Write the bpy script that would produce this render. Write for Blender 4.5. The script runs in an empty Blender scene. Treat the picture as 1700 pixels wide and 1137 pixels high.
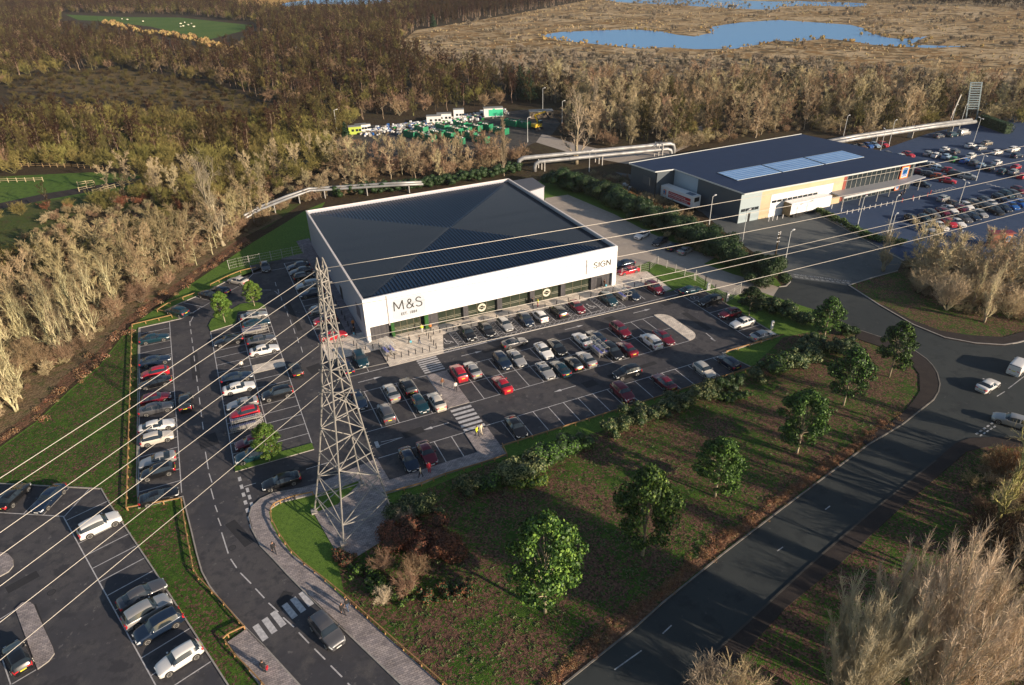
import bpy, bmesh, math, random
import numpy as np
from mathutils import Vector, Matrix
R = math.radians
PI = math.pi
random.seed(7)
sc = bpy.context.scene
col = sc.collection

# ---------------------------------------------------------------- camera, sky, sun, exposure
FL, YAW, PITCH, ROLL = 1.1300573998, 0.4276406937, 0.5297453980, -0.0232118444
CAM = np.array([-30.572064514, -77.438091063, 58.291207449])
_cy, _sy, _cp, _sp = math.cos(YAW), math.sin(YAW), math.cos(PITCH), math.sin(PITCH)
FWD = np.array([_sy*_cp, _cy*_cp, -_sp])
_r0 = np.array([_cy, -_sy, 0.0]); _u0 = np.cross(_r0, FWD)
RGT = math.cos(ROLL)*_r0 + math.sin(ROLL)*_u0
UPV = -math.sin(ROLL)*_r0 + math.cos(ROLL)*_u0
cam_data = bpy.data.cameras.new("camera"); cam = bpy.data.objects.new("camera", cam_data); col.objects.link(cam)
sc.camera = cam
M = Matrix.Identity(4)
for i in range(3):
    M[i][0] = RGT[i]; M[i][1] = UPV[i]; M[i][2] = -FWD[i]; M[i][3] = CAM[i]
cam.matrix_world = M
cam_data.sensor_width = 36; cam_data.lens = 36*FL*1000/1700
cam_data.clip_start = 0.5; cam_data.clip_end = 8000
SUN_AZ, SUN_EL = R(-59.2), R(15.5)      # where the light comes from
world = bpy.data.worlds.new("World"); sc.world = world; world.use_nodes = True
wn = world.node_tree.nodes; wl = world.node_tree.links
bg = wn["Background"]
sky = wn.new("ShaderNodeTexSky"); sky.sky_type = 'NISHITA'; sky.sun_disc = False
sky.sun_elevation = SUN_EL; sky.sun_rotation = PI/2 - SUN_AZ
sky.air_density = 1.0; sky.dust_density = 0.6; sky.ozone_density = 1.0; sky.altitude = 60
wl.new(sky.outputs[0], bg.inputs[0]); bg.inputs[1].default_value = 0.08
sd = bpy.data.lights.new("sun", 'SUN'); sd.energy = 5.0; sd.angle = R(0.5); sd.color = (1.0, 0.82, 0.62)
so = bpy.data.objects.new("sun", sd); col.objects.link(so); so.location = (200, -300, 150)
sv = Vector((math.cos(SUN_AZ)*math.cos(SUN_EL), math.sin(SUN_AZ)*math.cos(SUN_EL), math.sin(SUN_EL)))
so.rotation_euler = sv.to_track_quat('Z', 'Y').to_euler()
sc.view_settings.view_transform = 'Standard'; sc.view_settings.look = 'None'
sc.view_settings.exposure = 0.58; sc.view_settings.gamma = 1
sc.render.engine = 'CYCLES'
sc.cycles.max_bounces = 4; sc.cycles.diffuse_bounces = 2; sc.cycles.glossy_bounces = 2
sc.cycles.transmission_bounces = 3; sc.cycles.transparent_max_bounces = 6; sc.cycles.volume_bounces = 0; sc.cycles.volume_max_steps = 64
sc.cycles.use_denoising = True

# ---------------------------------------------------------------- helpers
def at(u, v, z=0.0):
    """point of the photograph (1700x1137) -> the world point at height z"""
    d = FWD*FL*1000 + RGT*(u-850) + UPV*(568.5-v)
    t = (z-CAM[2])/d[2]
    q = CAM + d*t
    return Vector((q[0], q[1], z))
def pix(x, y, z=0.0):
    d = np.array([x, y, z]) - CAM; zz = d@FWD
    return (850+FL*1000*(d@RGT)/zz, 568.5-FL*1000*(d@UPV)/zz) if zz > 1 else (-9999, -9999)
def P(pts): return [tuple(at(u, v))[:2] for u, v in pts]

def nmat(name, base, rough=0.8, metal=0.0, var=None, scale=1.0, bump=0.0, bscale=None, coat=0.0, spec=None, emis=None, rand=0.0, detail=4.0):
    m = bpy.data.materials.new(name); m.use_nodes = True
    nt = m.node_tree; b = nt.nodes["Principled BSDF"]; L = nt.links
    b.inputs["Base Color"].default_value = (*base, 1); b.inputs["Roughness"].default_value = rough
    b.inputs["Metallic"].default_value = metal; b.inputs["Coat Weight"].default_value = coat
    b.inputs["Coat Roughness"].default_value = 0.08
    if spec is not None: b.inputs["Specular IOR Level"].default_value = spec
    tc = nt.nodes.new("ShaderNodeTexCoord")
    last = None
    if var is not None:
        n = nt.nodes.new("ShaderNodeTexNoise"); n.inputs["Scale"].default_value = scale; n.inputs["Detail"].default_value = detail
        L.new(tc.outputs["Object"], n.inputs["Vector"])
        cr = nt.nodes.new("ShaderNodeValToRGB"); cr.color_ramp.elements[0].position = 0.35; cr.color_ramp.elements[1].position = 0.65
        cr.color_ramp.elements[0].color = (*base, 1); cr.color_ramp.elements[1].color = (*var, 1)
        L.new(n.outputs["Fac"], cr.inputs[0]); last = cr.outputs[0]
        L.new(last, b.inputs["Base Color"])
    if rand > 0:
        oi = nt.nodes.new("ShaderNodeObjectInfo"); hs = nt.nodes.new("ShaderNodeHueSaturation")
        mr = nt.nodes.new("ShaderNodeMapRange"); mr.inputs[3].default_value = 1-rand; mr.inputs[4].default_value = 1+rand
        L.new(oi.outputs["Random"], mr.inputs[0]); L.new(mr.outputs[0], hs.inputs["Value"])
        mr2 = nt.nodes.new("ShaderNodeMapRange"); mr2.inputs[3].default_value = 0.5-rand*0.06; mr2.inputs[4].default_value = 0.5+rand*0.06
        ma = nt.nodes.new("ShaderNodeMath"); ma.operation = 'FRACT'
        mm = nt.nodes.new("ShaderNodeMath"); mm.operation = 'MULTIPLY'; mm.inputs[1].default_value = 7.31
        L.new(oi.outputs["Random"], mm.inputs[0]); L.new(mm.outputs[0], ma.inputs[0]); L.new(ma.outputs[0], mr2.inputs[0]); L.new(mr2.outputs[0], hs.inputs["Hue"])
        if last: L.new(last, hs.inputs["Color"])
        else: hs.inputs["Color"].default_value = (*base, 1)
        L.new(hs.outputs[0], b.inputs["Base Color"])
    if bump > 0:
        n2 = nt.nodes.new("ShaderNodeTexNoise"); n2.inputs["Scale"].default_value = bscale or scale*3; n2.inputs["Detail"].default_value = 6
        L.new(tc.outputs["Object"], n2.inputs["Vector"])
        bu = nt.nodes.new("ShaderNodeBump"); bu.inputs["Strength"].default_value = bump; bu.inputs["Distance"].default_value = 0.1
        L.new(n2.outputs["Fac"], bu.inputs["Height"]); L.new(bu.outputs[0], b.inputs["Normal"])
    if 'twig' in name or 'bark' in name: b.inputs["Specular IOR Level"].default_value = .08
    if emis: b.inputs["Emission Color"].default_value = (*emis, 1); b.inputs["Emission Strength"].default_value = 1
    return m

class MB:
    def __init__(s): s.v = []; s.f = []; s.m = []
    def add(s, vs, fs, mi=0):
        o = len(s.v); s.v += [tuple(p) for p in vs]
        for f in fs: s.f.append(tuple(i+o for i in f)); s.m.append(mi)
    def box(s, c, d, rz=0.0, mi=0, tilt=None):
        hx, hy, hz = d[0]/2, d[1]/2, d[2]/2
        cs, sn = math.cos(rz), math.sin(rz); vs = []
        for x, y, z in ((-hx,-hy,-hz),(hx,-hy,-hz),(hx,hy,-hz),(-hx,hy,-hz),(-hx,-hy,hz),(hx,-hy,hz),(hx,hy,hz),(-hx,hy,hz)):
            vs.append((c[0]+x*cs-y*sn, c[1]+x*sn+y*cs, c[2]+z))
        s.add(vs, [(0,3,2,1),(4,5,6,7),(0,1,5,4),(1,2,6,5),(2,3,7,6),(3,0,4,7)], mi)
    def b3(s, x0, y0, z0, x1, y1, z1, mi=0): s.box(((x0+x1)/2,(y0+y1)/2,(z0+z1)/2),(abs(x1-x0),abs(y1-y0),abs(z1-z0)),0,mi)
    def bar(s, p, q, w, h=None, mi=0):
        h = h or w; p = Vector(p); q = Vector(q); d = (q-p)
        if d.length < 1e-6: return
        d.normalize(); a = d.cross(Vector((0,0,1)))
        if a.length < 1e-3: a = Vector((1,0,0))
        a.normalize(); b = a.cross(d)
        vs = [p+a*(sx*w/2)+b*(sy*h/2) for sx, sy in ((-1,-1),(1,-1),(1,1),(-1,1))] + [q+a*(sx*w/2)+b*(sy*h/2) for sx, sy in ((-1,-1),(1,-1),(1,1),(-1,1))]
        s.add(vs, [(0,1,2,3),(7,6,5,4),(0,4,5,1),(1,5,6,2),(2,6,7,3),(3,7,4,0)], mi)
    def tube(s, pts, rs, n=8, mi=0, caps=True):
        pts = [Vector(p) for p in pts]
        if not hasattr(rs, '__len__'): rs = [rs]*len(pts)
        o = len(s.v); k = len(pts)
        ref = None
        for i, p in enumerate(pts):
            d = (pts[min(i+1,k-1)]-pts[max(i-1,0)])
            d = d.normalized() if d.length > 1e-9 else Vector((0,0,1))
            if ref is None: ref = d.cross(Vector((0,0,1)) if abs(d.z) < .9 else Vector((1,0,0)))
            a = (ref - d*ref.dot(d)); a = a.normalized() if a.length > 1e-6 else Vector((1,0,0)); ref = a; b = d.cross(a)
            for j in range(n):
                t = 2*PI*j/n; s.v.append(tuple(p+a*(rs[i]*math.cos(t))+b*(rs[i]*math.sin(t))))
        for i in range(k-1):
            for j in range(n):
                s.f.append((o+i*n+j, o+i*n+(j+1)%n, o+(i+1)*n+(j+1)%n, o+(i+1)*n+j)); s.m.append(mi)
        if caps:
            s.f.append(tuple(o+j for j in reversed(range(n)))); s.m.append(mi)
            s.f.append(tuple(o+(k-1)*n+j for j in range(n))); s.m.append(mi)
    def disc(s, c, r, axis='y', n=16, mi=0, flip=False):
        vs = []
        for j in range(n):
            t = 2*PI*j/n
            if axis == 'y': vs.append((c[0]+r*math.cos(t), c[1], c[2]+r*math.sin(t)))
            elif axis == 'x': vs.append((c[0], c[1]+r*math.cos(t), c[2]+r*math.sin(t)))
            else: vs.append((c[0]+r*math.cos(t), c[1]+r*math.sin(t), c[2]))
        s.add(vs, [tuple(range(n)) if not flip else tuple(reversed(range(n)))], mi)
    def poly(s, pts, z, mi=0):
        a = sum(pts[i][0]*pts[(i+1)%len(pts)][1]-pts[(i+1)%len(pts)][0]*pts[i][1] for i in range(len(pts)))
        if a < 0: pts = pts[::-1]
        s.add([(x, y, z) for x, y in pts], [tuple(range(len(pts)))], mi)
    def prism(s, pts, z0, z1, mi=0, side=None):
        a = sum(pts[i][0]*pts[(i+1)%len(pts)][1]-pts[(i+1)%len(pts)][0]*pts[i][1] for i in range(len(pts)))
        if a < 0: pts = pts[::-1]
        n = len(pts); o = [(x, y, z0) for x, y in pts]+[(x, y, z1) for x, y in pts]
        s.add(o, [tuple(range(n, 2*n))], mi)
        s.add(o, [(i, (i+1)%n, n+(i+1)%n, n+i) for i in range(n)], mi if side is None else side)
    def line(s, a, b, w, z, mi=0):
        a = Vector((a[0],a[1],0)); b = Vector((b[0],b[1],0)); d = (b-a)
        if d.length < 1e-5: return
        d.normalize(); n = Vector((-d.y, d.x, 0))*(w/2)
        s.add([(p.x, p.y, z) for p in (a-n, b-n, b+n, a+n)], [(0,1,2,3)], mi)
    def build(s, name, mats, parent=None, smooth=False, link=True):
        me = bpy.data.meshes.new(name); me.from_pydata(s.v, [], s.f)
        if not isinstance(mats, (list, tuple)): mats = [mats]
        for m in mats: me.materials.append(m)
        if len(mats) > 1: me.polygons.foreach_set("material_index", s.m)
        if smooth: me.polygons.foreach_set("use_smooth", [True]*len(me.polygons))
        me.update()
        o = bpy.data.objects.new(name, me)
        if link: col.objects.link(o)
        if parent: o.parent = parent
        return o

def tag(o, label=None, cat=None, group=None, kind=None):
    if label: o["label"] = label
    if cat: o["category"] = cat
    if group: o["group"] = group
    if kind: o["kind"] = kind
    return o
def empty(name, loc=(0,0,0), rz=0.0, label=None, cat=None, group=None):
    o = bpy.data.objects.new(name, None); o.empty_display_size = 0.3; col.objects.link(o)
    o.location = loc; o.rotation_euler = (0, 0, rz); return tag(o, label, cat, group)
def struct(name, mb, mats, smooth=False): return tag(mb.build(name, mats, smooth=smooth), kind='structure')
KIDS = {}
def kids(o):
    return KIDS.setdefault(o.name, list(o.children))
def dup(o, parent=None):
    c = o.copy(); col.objects.link(c); c.parent = parent
    for k in kids(o): dup(k, c)
    return c
def inpoly(x, y, poly):
    c = False; n = len(poly); j = n-1
    for i in range(n):
        xi, yi = poly[i]; xj, yj = poly[j]
        if (yi > y) != (yj > y) and x < (xj-xi)*(y-yi)/(yj-yi)+xi: c = not c
        j = i
    return c
ORD = ['first','second','third','fourth','fifth','sixth','seventh','eighth','ninth','tenth','eleventh','twelfth','thirteenth','fourteenth','fifteenth','sixteenth','seventeenth','eighteenth','nineteenth','twentieth']

# ---------------------------------------------------------------- materials
def ground_mat(name, cols, scales, speck=None, rough=0.95, bump=0.0):
    """cols: list of (noise scale, threshold, softness, colour) laid one over another"""
    m = bpy.data.materials.new(name); m.use_nodes = True; nt = m.node_tree; L = nt.links
    b = nt.nodes["Principled BSDF"]; b.inputs["Roughness"].default_value = rough; b.inputs["Specular IOR Level"].default_value = 0.2
    tc = nt.nodes.new("ShaderNodeTexCoord"); prev = None
    for i, (sca, th, soft, c) in enumerate(cols):
        rgb = nt.nodes.new("ShaderNodeRGB"); rgb.outputs[0].default_value = (*c, 1)
        if prev is None: prev = rgb.outputs[0]; continue
        n = nt.nodes.new("ShaderNodeTexNoise"); n.inputs["Scale"].default_value = sca; n.inputs["Detail"].default_value = 5; n.inputs["Roughness"].default_value = 0.62
        mp = nt.nodes.new("ShaderNodeMapping"); mp.inputs["Location"].default_value = (i*37.1, i*11.7, 0)
        L.new(tc.outputs["Object"], mp.inputs[0]); L.new(mp.outputs[0], n.inputs["Vector"])
        mr = nt.nodes.new("ShaderNodeMapRange"); mr.inputs[1].default_value = th-soft; mr.inputs[2].default_value = th+soft
        L.new(n.outputs["Fac"], mr.inputs[0])
        mx = nt.nodes.new("ShaderNodeMix"); mx.data_type = 'RGBA'
        L.new(mr.outputs[0], mx.inputs[0]); L.new(prev, mx.inputs[6]); L.new(rgb.outputs[0], mx.inputs[7]); prev = mx.outputs[2]
    L.new(prev, b.inputs["Base Color"])
    if bump:
        n2 = nt.nodes.new("ShaderNodeTexNoise"); n2.inputs["Scale"].default_value = scales; n2.inputs["Detail"].default_value = 5
        L.new(tc.outputs["Object"], n2.inputs["Vector"])
        bu = nt.nodes.new("ShaderNodeBump"); bu.inputs["Strength"].default_value = bump; bu.inputs["Distance"].default_value = 0.25
        L.new(n2.outputs["Fac"], bu.inputs["Height"]); L.new(bu.outputs[0], b.inputs["Normal"])
    return m
G_WOOD = ground_mat('woodland_floor', [(0,0,0,(.050,.033,.018)), (.05,.52,.1,(.065,.060,.024)), (.6,.5,.12,(.035,.024,.015)), (2.5,.55,.1,(.085,.055,.03))], 1.2, bump=.8)
G_HEATH = ground_mat('heath_grass', [(0,0,0,(.36,.235,.11)), (.006,.5,.04,(.27,.155,.055)), (.018,.52,.04,(.50,.37,.22)), (.05,.54,.03,(.20,.125,.05)), (.16,.55,.04,(.46,.34,.19)), (.12,.57,.03,(.12,.085,.04))], .8, bump=1.0)
G_FIELD = ground_mat('field_grass', [(0,0,0,(.075,.15,.022)), (.04,.5,.12,(.11,.17,.03)), (.8,.55,.1,(.055,.10,.02))], 1.5, bump=.3)
G_LAWN = ground_mat('lawn_grass', [(0,0,0,(.080,.160,.020)), (.22,.5,.2,(.125,.215,.032)), (2.2,.54,.12,(.055,.110,.018)), (7,.56,.08,(.15,.24,.05))], 8, bump=.35)
def leaf_mat(name='leafy_lawn', lo=.06, hi=.84, sc_=.16):
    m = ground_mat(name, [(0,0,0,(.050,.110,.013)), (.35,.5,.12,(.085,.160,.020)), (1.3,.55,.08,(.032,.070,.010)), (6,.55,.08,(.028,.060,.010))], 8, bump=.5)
    nt = m.node_tree; L = nt.links; b = nt.nodes["Principled BSDF"]; prev = b.inputs["Base Color"].links[0].from_socket
    tc = [n for n in nt.nodes if n.type == 'TEX_COORD'][0]
    big = nt.nodes.new("ShaderNodeTexNoise"); big.inputs["Scale"].default_value = sc_; big.inputs["Detail"].default_value = 8; big.inputs["Roughness"].default_value = .8
    vor = nt.nodes.new("ShaderNodeTexVoronoi"); vor.inputs["Scale"].default_value = 5.5
    L.new(tc.outputs["Object"], big.inputs["Vector"]); L.new(tc.outputs["Object"], vor.inputs["Vector"])
    sep = nt.nodes.new("ShaderNodeSeparateColor"); L.new(vor.outputs["Color"], sep.inputs[0])
    mr = nt.nodes.new("ShaderNodeMapRange"); mr.inputs[1].default_value = .39; mr.inputs[2].default_value = .55; mr.inputs[3].default_value = lo; mr.inputs[4].default_value = hi
    L.new(big.outputs["Fac"], mr.inputs[0])
    lt = nt.nodes.new("ShaderNodeMath"); lt.operation = 'LESS_THAN'; L.new(sep.outputs[0], lt.inputs[0]); L.new(mr.outputs[0], lt.inputs[1])
    cr = nt.nodes.new("ShaderNodeValToRGB"); cr.color_ramp.elements[0].color = (.045,.024,.018,1); cr.color_ramp.elements[1].color = (.21,.115,.08,1)
    L.new(sep.outputs[1], cr.inputs[0])
    mx = nt.nodes.new("ShaderNodeMix"); mx.data_type = 'RGBA'
    L.new(lt.outputs[0], mx.inputs[0]); L.new(prev, mx.inputs[6]); L.new(cr.outputs[0], mx.inputs[7]); L.new(mx.outputs[2], b.inputs["Base Color"])
    return m
G_LEAF = leaf_mat()
G_LEAF2 = leaf_mat('mossy_verge', .0, .42, .13)
ASPH = ground_mat('asphalt', [(0,0,0,(.060,.061,.072)), (.07,.5,.07,(.115,.107,.108)), (.3,.57,.05,(.125,.118,.115)), (1.2,.645,.02,(.21,.20,.195)), (.9,.58,.08,(.050,.050,.056)), (.25,.62,.02,(.045,.045,.052)), (30,.5,.15,(.058,.056,.063))], 30, bump=.12, rough=.8)
ASPH2 = ground_mat('old_asphalt', [(0,0,0,(.038,.046,.050)), (.06,.5,.1,(.058,.066,.066)), (.5,.58,.06,(.030,.036,.040)), (1.6,.66,.02,(.11,.11,.10)), (20,.5,.15,(.046,.052,.054))], 30, bump=.12, rough=.85)
ASPH3 = ground_mat('worn_yard_asphalt', [(0,0,0,(.105,.115,.118)), (.06,.5,.08,(.15,.155,.145)), (.5,.58,.06,(.08,.09,.095)), (1.5,.64,.03,(.19,.19,.18)), (20,.5,.15,(.11,.118,.12))], 30, bump=.12, rough=.85)
ASPH_B = ground_mat('blue_asphalt', [(0,0,0,(.040,.068,.135)), (.06,.5,.1,(.055,.085,.155)), (.5,.58,.06,(.034,.058,.115)), (20,.5,.15,(.04,.066,.13))], 30, bump=.12, rough=.8)
CONC = ground_mat('concrete_yard', [(0,0,0,(.42,.36,.31)), (.08,.5,.15,(.34,.295,.26)), (.9,.57,.08,(.48,.42,.36)), (9,.5,.15,(.39,.34,.29))], 20, bump=.1, rough=.9)
def brick_mat(name, c1, c2, mortar, bw, bh, big=(.5,.15), offset=.5, msize=.012):
    m = bpy.data.materials.new(name); m.use_nodes = True; nt = m.node_tree; L = nt.links
    b = nt.nodes["Principled BSDF"]; b.inputs["Roughness"].default_value = .85
    tc = nt.nodes.new("ShaderNodeTexCoord"); br = nt.nodes.new("ShaderNodeTexBrick")
    br.inputs["Scale"].default_value = 1; br.inputs["Brick Width"].default_value = bw; br.inputs["Row Height"].default_value = bh
    br.inputs["Mortar Size"].default_value = msize; br.inputs["Color1"].default_value = (*c1, 1); br.inputs["Color2"].default_value = (*c2, 1); br.inputs["Mortar"].default_value = (*mortar, 1)
    br.offset = offset
    L.new(tc.outputs["Object"], br.inputs["Vector"])
    n = nt.nodes.new("ShaderNodeTexNoise"); n.inputs["Scale"].default_value = big[0]; n.inputs["Detail"].default_value = 6
    L.new(tc.outputs["Object"], n.inputs["Vector"])
    mr = nt.nodes.new("ShaderNodeMapRange"); mr.inputs[1].default_value = .3; mr.inputs[2].default_value = .7; mr.inputs[3].default_value = 1-big[1]; mr.inputs[4].default_value = 1+big[1]
    L.new(n.outputs["Fac"], mr.inputs[0])
    hs = nt.nodes.new("ShaderNodeHueSaturation"); L.new(mr.outputs[0], hs.inputs["Value"]); L.new(br.outputs["Color"], hs.inputs["Color"]); L.new(hs.outputs[0], b.inputs["Base Color"])
    return m
PAVE = brick_mat('block_paving', (.42,.36,.34), (.25,.22,.225), (.15,.13,.13), .45, .22, (.9,.25), msize=.02)
PAVE_D = brick_mat('dark_block_paving', (.27,.22,.23), (.17,.145,.16), (.10,.09,.10), .45, .22, (.9,.25), msize=.02)
PAVE_L = brick_mat('pale_block_paving', (.86,.75,.62), (.62,.54,.46), (.42,.36,.31), .45, .22, (.9,.2), msize=.02)
KERB = nmat('kerb_concrete', (.38,.35,.32), .85, var=(.28,.26,.24), scale=2)
LINE = nmat('white_line_paint', (.62,.60,.60), .6, var=(.42,.41,.42), scale=3)
LINE_Y = nmat('worn_line_paint', (.55,.55,.55), .6, var=(.25,.25,.26), scale=2)
FOOT = ground_mat('tarmac_footpath', [(0,0,0,(.045,.036,.034)), (.8,.55,.1,(.065,.052,.046)), (12,.5,.15,(.035,.03,.03))], 20, bump=.15)
WATER = nmat('sky_tinted_pond_water', (.12,.33,.66), .30, bump=.15, bscale=.6, spec=.8)  # blue of the reflected sky is put into the base colour
TIMBER = nmat('fence_timber', (.42,.24,.10), .8, var=(.30,.17,.07), scale=4)
STEEL = nmat('galvanised_steel', (.52,.50,.47), .5, metal=.3, var=(.40,.38,.36), scale=1.5)
PYL = nmat('pylon_steel', (.37,.345,.315), .6, metal=.1, var=(.25,.24,.225), scale=1.2)
WIREM = nmat('aluminium_cable', (.52,.48,.43), .45, metal=.3)
WHITE = nmat('white_cladding', (.84,.84,.85), .5)
WHITE2 = nmat('white_paint', (.78,.77,.76), .4)
GREYC = nmat('lilac_grey_cladding', (.42,.42,.47), .5)
ROOFM = nmat('dark_roof_sheet', (.018,.029,.050), .45, metal=.3)
ROOFM2 = nmat('dark_roof_rib', (.010,.034,.085), .45, metal=.3)
DBRICK = brick_mat('dark_brick', (.085,.08,.085), (.05,.048,.055), (.03,.03,.03), .24, .08, (2,.2))
GBRICK = brick_mat('green_brick', (.025,.11,.018), (.018,.08,.014), (.01,.04,.01), .3, .1, (2,.2))
GLASS = nmat('shop_glass', (.035,.045,.030), .12, spec=.8, var=(.025,.035,.022), scale=.25)
DARKM = nmat('dark_metal', (.03,.03,.035), .5, metal=.3)
BLK = nmat('black_void', (.012,.012,.014), .8)
SIGNG = nmat('bronze_lettering', (.045,.038,.028), .5)
BARK = nmat('pale_bark', (.44,.37,.26), .9, var=(.28,.23,.16), scale=2, rand=.25)
BARK_D = nmat('brown_bark', (.10,.07,.045), .9, var=(.06,.045,.03), scale=3, rand=.25)
BARK_G = nmat('mossy_bark', (.24,.23,.09), .9, var=(.14,.13,.06), scale=2, rand=.25)
BARK_W = nmat('birch_bark', (.40,.29,.21), .8, var=(.16,.11,.08), scale=1.6, rand=.25)
T_TAN = nmat('tan_twigs', (.45,.365,.22), .9, rand=.28)
T_PALE = nmat('pale_twigs', (.50,.42,.30), .9, rand=.2)
T_OLIVE = nmat('olive_twigs', (.21,.18,.06), .9, rand=.3)
T_BROWN = nmat('shade_toned_brown_twigs', (.058,.040,.021), .9, rand=.3)  # brown darkened in the colour to stand in for cloud shade on the wood
T_PLUM = nmat('shade_toned_purple_brown_twigs', (.055,.030,.021), .9, rand=.3)  # purple-brown with the cloud shade over the birches mixed into the tone
T_RUST = nmat('rust_twigs', (.24,.115,.06), .9, rand=.25)
T_GREY = nmat('grey_twigs', (.34,.285,.215), .9, rand=.2)
def leafm(name, c, v, tr=.25, rand=.2):
    m = nmat(name, c, .55, var=v, scale=1.5, rand=rand)
    m.node_tree.nodes["Principled BSDF"].inputs["Specular IOR Level"].default_value = .35
    return m
L_GREEN = leafm('fresh_green_leaves', (.075,.17,.022), (.14,.25,.035))
L_DARK = leafm('laurel_leaves', (.015,.036,.010), (.030,.060,.015))
L_SAGE = leafm('sage_leaves', (.12,.145,.055), (.21,.23,.10))
L_AMBER = leafm('yellow_green_leaves', (.09,.15,.02), (.16,.17,.03))
L_RED = leafm('red_brown_leaves', (.13,.045,.025), (.20,.08,.04))
L_FIR = leafm('dark_fir', (.012,.035,.014), (.02,.05,.02))
REED = nmat('golden_reeds', (.38,.26,.10), .9, rand=.25)

# ---------------------------------------------------------------- ground, fields, water
def flat(name, pts, z, mat):
    mb = MB(); mb.poly(pts, z); return struct(name, mb, mat)
mb = MB(); mb.poly([(-3000,-3000),(4000,-3000),(4000,4000),(-3000,4000)], -0.02); struct('ground', mb, G_WOOD)
HEATH = P([(655,78),(690,50),(850,24),(960,3),(1030,-12),(1200,-22),(1700,-8),(1900,8),(2100,60),(2100,190),(1700,150),(1500,128),(1300,118),(1100,128),(950,122),(820,112),(720,97)])
flat('heath', HEATH, 0.0, G_HEATH)
flat('marsh_bank', P([(390,10),(470,17),(560,14),(660,10),(700,-6),(500,-12),(380,-4)]), 0.0, ground_mat('golden_reed_bed', [(0,0,0,(.55,.33,.10)), (.05,.5,.1,(.38,.22,.07))], .5, bump=.6))
def water(name, pts):
    return flat(name, P(pts), 0.012, WATER)
Z5 = lambda x, y: (1000+x/2.4286, y/2.4286)
POND = [(897,58),(930,53)]+[Z5(*p) for p in [(0,122),(120,118),(240,127),(300,140),(370,147),(440,132),(430,110),(500,98),(560,90),(710,80),(860,90),(1000,100),(1050,112),(1075,130),(1140,150),(1200,157),(1310,146),(1240,180),(1360,184),(1490,186),(1320,193),(1180,186),(1090,180),(1000,165),(900,155),(780,168),(700,162),(640,178),(560,190),(540,196),(380,198),(250,190),(140,196),(60,185),(0,180)]]+[(960,70),(925,66)]
water('pond', POND)
water('far_pond', [Z5(*p) for p in [(-20,-6),(60,8),(180,14),(300,20),(400,26),(520,34),(690,40),(720,26),(850,22),(1000,27),(1060,24),(1068,14),(1000,10),(900,8),(780,3),(700,6),(560,2),(400,-6)]])
water('lake', [(462,12),(530,6),(600,8),(650,3),(640,-3),(540,-4),(470,5)])
flat('field', P([(108,24),(200,28),(300,29),(420,42),(400,52),(345,66),(300,56),(250,44),(180,36),(130,33)]), 0.0, G_FIELD)
flat('clearing', P([(60,128),(120,118),(200,116),(300,130),(420,165),(470,185),(380,178),(200,165),(100,152),(20,150)]), 0.0, ground_mat('dead_grass', [(0,0,0,(.11,.075,.035)), (.04,.5,.1,(.12,.095,.035)), (.15,.53,.06,(.20,.14,.05)), (.6,.55,.1,(.17,.11,.05)), (2,.55,.1,(.07,.05,.025))], 1, bump=1))
flat('meadow', P([(-200,470),(-120,300),(0,292),(110,292),(240,300),(330,330),(420,340),(500,338),(440,380),(330,400),(250,350),(150,350),(80,400),(0,430),(-80,480)]), 0.0, ground_mat('rough_meadow', [(0,0,0,(.075,.105,.022)), (.06,.5,.1,(.12,.115,.035)), (.35,.56,.08,(.10,.07,.035)), (1.5,.5,.15,(.05,.075,.018))], 1.5, bump=.7))
flat('paddock', P([(-150,300),(-20,300),(20,292),(150,286),(245,290),(225,318),(160,322),(60,335),(-60,352),(-150,370)]), 0.004, G_FIELD)
flat('farm_track', P([(-100,343),(0,337),(70,322),(230,296),(245,290),(250,294),(240,302),(80,331),(0,347),(-100,355)]), 0.008, FOOT)
LAWN = [at(*q)[:2] for q in [(-260,900),(-120,800),(0,742),(60,700),(115,648),(165,607),(215,543),(300,483),(420,402),(470,372),(505,350),(540,335)]] + [(-10,84),(58,92),(66,70),(67,40),(68,12),(66,8)] + P([(1427,548.6),(1481,566.5),(1517,581.5),(1538,596.4),(1556,620),(1560.3,638),(1550,663.7),(1499,704),(1439,740),(1300,843.5),(1200,919.8),(1099,1002),(1057,1040),(935,1137),(820,1230),(300,1350),(-260,1300)])
LAWN = [tuple(q) for q in LAWN]
flat('lawn', LAWN, 0.004, G_LAWN)
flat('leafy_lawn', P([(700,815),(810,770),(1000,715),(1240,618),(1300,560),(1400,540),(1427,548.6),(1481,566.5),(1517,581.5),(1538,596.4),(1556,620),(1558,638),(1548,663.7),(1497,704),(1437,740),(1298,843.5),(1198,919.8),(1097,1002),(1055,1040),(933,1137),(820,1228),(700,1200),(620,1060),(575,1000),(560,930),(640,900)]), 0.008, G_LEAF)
flat('leafy_verge', P([(-260,850),(-120,790),(0,745),(60,703),(115,651),(165,610),(215,546),(227,547),(227,848),(303,829),(310,850),(317,880),(326,920),(335,950),(347,973),(362,993),(381,1014),(409,1046),(377,1068),(432,1140),(440,1160),(391,1155),(361,1108.6),(291,1000),(255,944),(185,839.4),(169,811.9),(100,808.5),(0,803.4),(-260,796)]), 0.008, G_LEAF2)
flat('hedgerow_floor', P([(-200,800),(-80,790),(0,728),(60,684),(106,630),(158,592),(210,530),(295,470),(405,394),(470,360),(440,345),(300,395),(150,430),(0,500),(-200,610)]), 0.012, ground_mat('leaf_litter', [(0,0,0,(.17,.12,.07)), (.3,.5,.12,(.11,.075,.045)), (2,.52,.1,(.24,.17,.10)), (.8,.58,.08,(.09,.10,.035))], 3, bump=1))
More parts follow.
